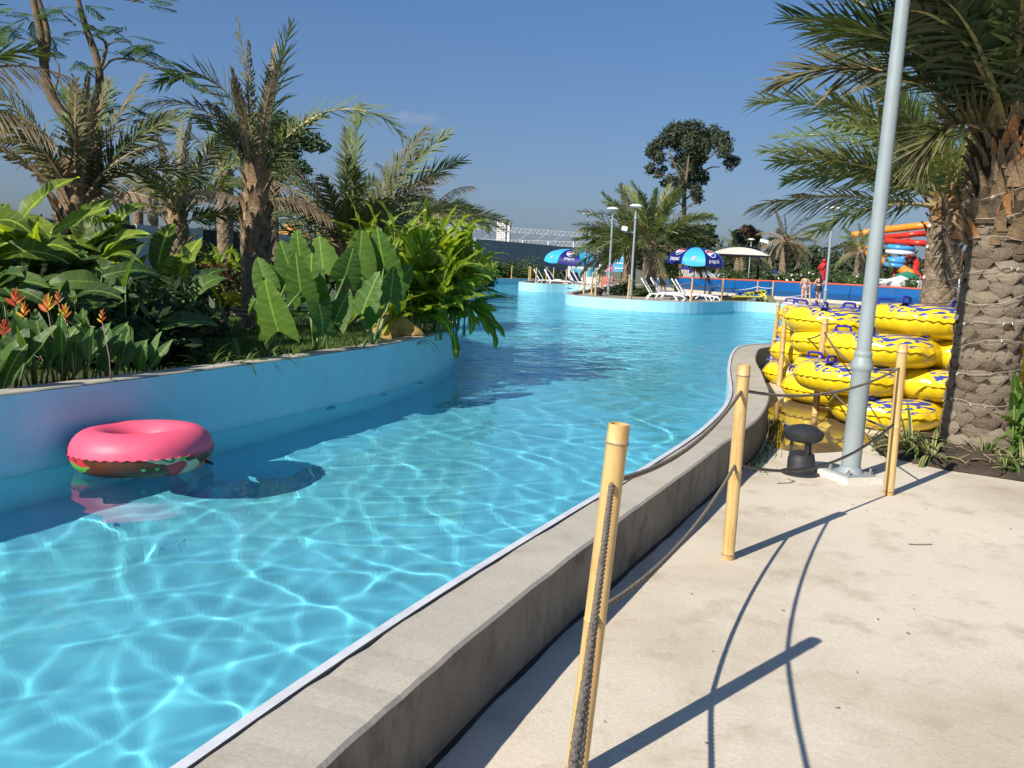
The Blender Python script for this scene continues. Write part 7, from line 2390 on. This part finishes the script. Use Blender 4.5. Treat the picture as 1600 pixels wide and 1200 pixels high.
# far dark line of casuarinas and the wood beyond
rsw = np.random.RandomState(8)
bl = []
for k in range(150):
    px = rsw.uniform(1105, 1620)
    dep = rsw.uniform(150, 230)
    yt = np.interp(px, [1105, 1180, 1230, 1300, 1400, 1500, 1620], [392, 388, 386, 385, 392, 398, 404]) + rsw.uniform(-3, 16)
    top = at_d(px, yt, dep)
    h = top.z / 2
    bl.append((Vector((top.x, top.y, h)), (h * .26, h * .26, h)))
obj('casuarina_wood', leaf_cloud(bl, 17000, .55, 72, stretch=1.2), 'casuarina', kind='stuff', label='far dark line of needle-leaved trees along the horizon', category='trees')
bl = []
for k in range(120):
    px = rsw.uniform(-250, 760)
    dep = rsw.uniform(120, 260)
    hz_ = 369 + px * .0458
    yt = hz_ - rsw.uniform(8, 30)
    if px > 700: yt = hz_ - rsw.uniform(4, 16)
    top = at_d(px, yt, dep)
    h = max(1.0, top.z / 2)
    bl.append((Vector((top.x, top.y, h)), (h * .8, h * .6, h)))
obj('far_wood', leaf_cloud(bl, 12000, .6, 73), 'tree_leaf_far', kind='stuff', label='far low trees beyond the boundary wall', category='trees')
bl = []
for k in range(60):
    px = rsw.uniform(740, 1110)
    dep = rsw.uniform(220, 320)
    hz_ = 369 + px * .0458
    top = at_d(px, hz_ - rsw.uniform(2, 14), dep)
    h = max(1.0, top.z / 2)
    bl.append((Vector((top.x, top.y, h)), (h * .9, h * .6, h)))
obj('horizon_trees', leaf_cloud(bl, 5000, .8, 74), 'tree_leaf_far', kind='stuff', label='distant tree line behind the grey wall', category='trees')

# ------------------------------------------------------------------ white space frame and the tower block
plain('frame_white', (0.70, 0.72, 0.74), 0.5, 0.04, 2)
tf = thing('space_frame', 'long white space-frame roof truss above the grey wall', 'structure', gp(760, 150, 0))
o_ = tf.location
def zig(nm, a, b, n, w, r_):
    a, b = Vector(a) - o_, Vector(b) - o_
    m = MB(); m.tube([a, b], r_, 4); m.build('chord', 'frame_white', tf)
    m = MB(); m.tube([a - Vector((0, 0, w)), b - Vector((0, 0, w))], r_, 4); m.build('chord', 'frame_white', tf)
    m = MB()
    pts = []
    for i in range(n + 1):
        q = a.lerp(b, i / n)
        pts.append(q if i % 2 == 0 else q - Vector((0, 0, w)))
    m.tube(pts, r_ * .8, 4, caps=False); m.build(nm, 'frame_white', tf)
T0, T1 = at_d(690, 348, 150), at_d(935, 366, 165)
zig('web', T0, T1, 70, .75, .045)
T2, T3 = at_d(690, 372, 140), at_d(935, 379, 150)
zig('web', T2, T3, 70, .75, .04)
for k in range(10):
    t = k / 9
    a = T0.lerp(T1, t)
    b = T2.lerp(T3, t - .09)
    zig('rafter_web', a, b, 16, .35, .03)
for k in range(7):
    a = T2.lerp(T3, k / 6)
    m = MB(); m.tube([a - o_, Vector((a.x, a.y, 0)) - o_], .12, 6); m.build('column', 'frame_white', tf)
plain('tower_white', (0.74, 0.72, 0.68), 0.8, 0.05, .05)
plain('tower_window', (0.16, 0.19, 0.23), 0.4, 0.3, .3)
TB = gp(785, 1500, 0)
tb = thing('apartment_tower', 'distant white apartment tower on the horizon', 'building', TB, (0, 0, R(-14)))
th = at_d(785, 346, 1500).z
m = MB(); m.box((-2.5, 0, th / 2), (13, 13, th)); m.build('wall', 'tower_window', tb)
m = MB(); m.box((8, 2, th * .49), (6, 10, th * .98)); m.build('side_wing', 'tower_white', tb)
for k in range(22):
    z_ = th * (k + .5) / 22
    m = MB(); m.box((-2.5, -.6, z_), (14, 13, th / 22 * .55)); m.build('floor_band', 'tower_white', tb)
for x in (-9, -4.5, 0, 4):
    m = MB(); m.box((x, -.9, th / 2), (1.6, 13, th * .99)); m.build('pier', 'tower_white', tb)
m = MB(); m.box((1.5, 0, th + 1.6), (9, 9, 3.2)); m.build('roof_block', 'tower_white', tb)

# ------------------------------------------------------------------ water slides in the distance on the right
plain('fibre_orange', (0.70, 0.26, 0.03), 0.3, 0.08, 1)
plain('fibre_red', (0.52, 0.035, 0.02), 0.3, 0.1, 1)
plain('fibre_blue', (0.06, 0.30, 0.62), 0.3, 0.1, 1)
plain('fibre_white', (0.72, 0.74, 0.74), 0.3, 0.05, 1)
plain('sign_dark', (0.02, 0.025, 0.02), 0.5, 0.1, 1)
plain('sign_green', (0.05, 0.62, 0.10), 0.5, 0.1, 1)
def slide(label, pts, r_, mat, cols=()):
    W = [at_d(x, y, d) for x, y, d in pts]
    b = Vector((W[0].x, W[0].y, 0))
    p = thing('water_slide', label, 'water slide', b)
    S_ = spline([w - b for w in W], 6)
    m = MB(); m.tube(S_, r_, 12); m.build('flume', mat, p, smooth=True)
    for i in range(3, len(S_) - 1, 5):
        q = MB(); d = (S_[i + 1] - S_[i - 1]).normalized() * .08
        q.tube([S_[i] - d, S_[i] + d], r_ * 1.1, 12); q.build('flange', mat, p)
    for i in cols:
        q = MB(); s = S_[i]; q.tube([Vector((s.x, s.y, 0)), s], .22, 8); q.build('support', 'fibre_red' if mat != 'fibre_orange' else 'fibre_orange', p)
    return p
slide('orange tube slide highest behind the second right palm', [(1330, 368, 118), (1374, 360, 116), (1410, 356, 114), (1450, 352, 112), (1500, 350, 114)], .45, 'fibre_orange', (6, 20))
slide('orange tube slide running down to the wide white tent', [(1340, 385, 118), (1372, 402, 114), (1400, 415, 110), (1424, 430, 106)], .6, 'fibre_orange', (4,))
slide('upper red tube slide under the orange one', [(1382, 371, 116), (1410, 368, 113), (1440, 365, 112), (1480, 366, 114)], .36, 'fibre_red', (8,))
slide('lower red tube slide under the orange one', [(1384, 376, 114), (1410, 378, 112), (1440, 380, 110), (1470, 384, 112)], .36, 'fibre_red', (8, 14))
slide('red looping slide between the two right palm trunks', [(1466, 396, 112), (1482, 392, 110), (1498, 400, 108), (1512, 402, 110), (1530, 394, 112)], .45, 'fibre_red', (8, 16))
slide('red slide running down beside the wide white tent', [(1425, 400, 112), (1432, 412, 110), (1430, 425, 108), (1440, 436, 106)], .36, 'fibre_red', ())
for (px, py, dep, r_, mats, lab) in [(1407, 387, 111, 1.45, ('fibre_blue', 'fibre_white'), 'blue and white slide coil under the red tubes'), (1399, 407, 109, 1.0, ('fibre_blue', 'fibre_blue'), 'smaller blue slide coil near the tents')]:
    c = at_d(px, py, dep)
    p = thing('slide_coil', lab, 'water slide', (c.x, c.y, 0))
    for j in range(2):
        q = [(r_ * math.cos(2 * PI * k / 24), r_ * math.sin(2 * PI * k / 24), c.z + .28 - .55 * j - .5 * k / 24) for k in range(25)]
        m = MB(); m.tube(q, .3, 8); m.build('coil_turn', mats[j], p, smooth=True)
    m = MB(); m.tube([(0, 0, 0), (0, 0, c.z + .3)], .16, 8); m.build('support', 'fibre_red', p)
tg = gp(1497, 128, 0)
tw = thing('slide_tower', 'tall red slide tower with a dark and green panel behind the palms', 'tower', tg)
ztop = at_d(1497, 292, 128).z
for sx in (-1, 1):
    for sy in (-1, 1):
        m = MB(); m.box((sx * 1.5, sy * 1.5, ztop / 2), (.35, .35, ztop)); m.build('leg', 'fibre_red', tw)
for k in range(7):
    z_ = ztop * (k + 1) / 8
    m = MB()
    for s in (-1, 1):
        m.tube([(-1.5, s * 1.5, z_), (1.5, s * 1.5, z_)], .1, 5); m.tube([(s * 1.5, -1.5, z_), (s * 1.5, 1.5, z_)], .1, 5)
        m.tube([(-1.5, s * 1.5, z_ - ztop / 8), (1.5, s * 1.5, z_)], .07, 5)
    m.build('brace', 'fibre_red', tw)
m = MB(); m.box((0, 0, ztop + .1), (4.2, 4.2, .3)); m.box((0, 0, ztop - 2.6), (4.4, 4.4, .25)); m.build('deck', 'fibre_red', tw)
m = MB(); m.box((-.2, -2.3, ztop - 1.2), (2.0, .15, 3.6)); m.build('panel', 'sign_dark', tw)
m = MB(); m.box((-1.9, -2.2, ztop - 1.9), (1.6, .2, 2.0), Matrix.Rotation(.5, 3, 'Y')); m.box((1.5, -2.2, ztop - 1.6), (1.4, .2, 2.6)); m.build('cladding', 'toy_red', tw)
for (x, z_, w, h) in [(-.2, -2.2, .8, .7), (-.4, -.6, .25, .6), (.2, -.9, .25, .5), (-.2, .2, .5, .3)]:
    m = MB(); m.box((x, -2.4, ztop + z_), (w, .05, h), taper=.7); m.build('green_mark', 'sign_green', tw)
m = MB(); m.lathe([(3.0, ztop + 1.6), (1.4, ztop + 2.4), (.01, ztop + 3.0)], n=6); 
m.build('roof', 'fibre_red', tw)
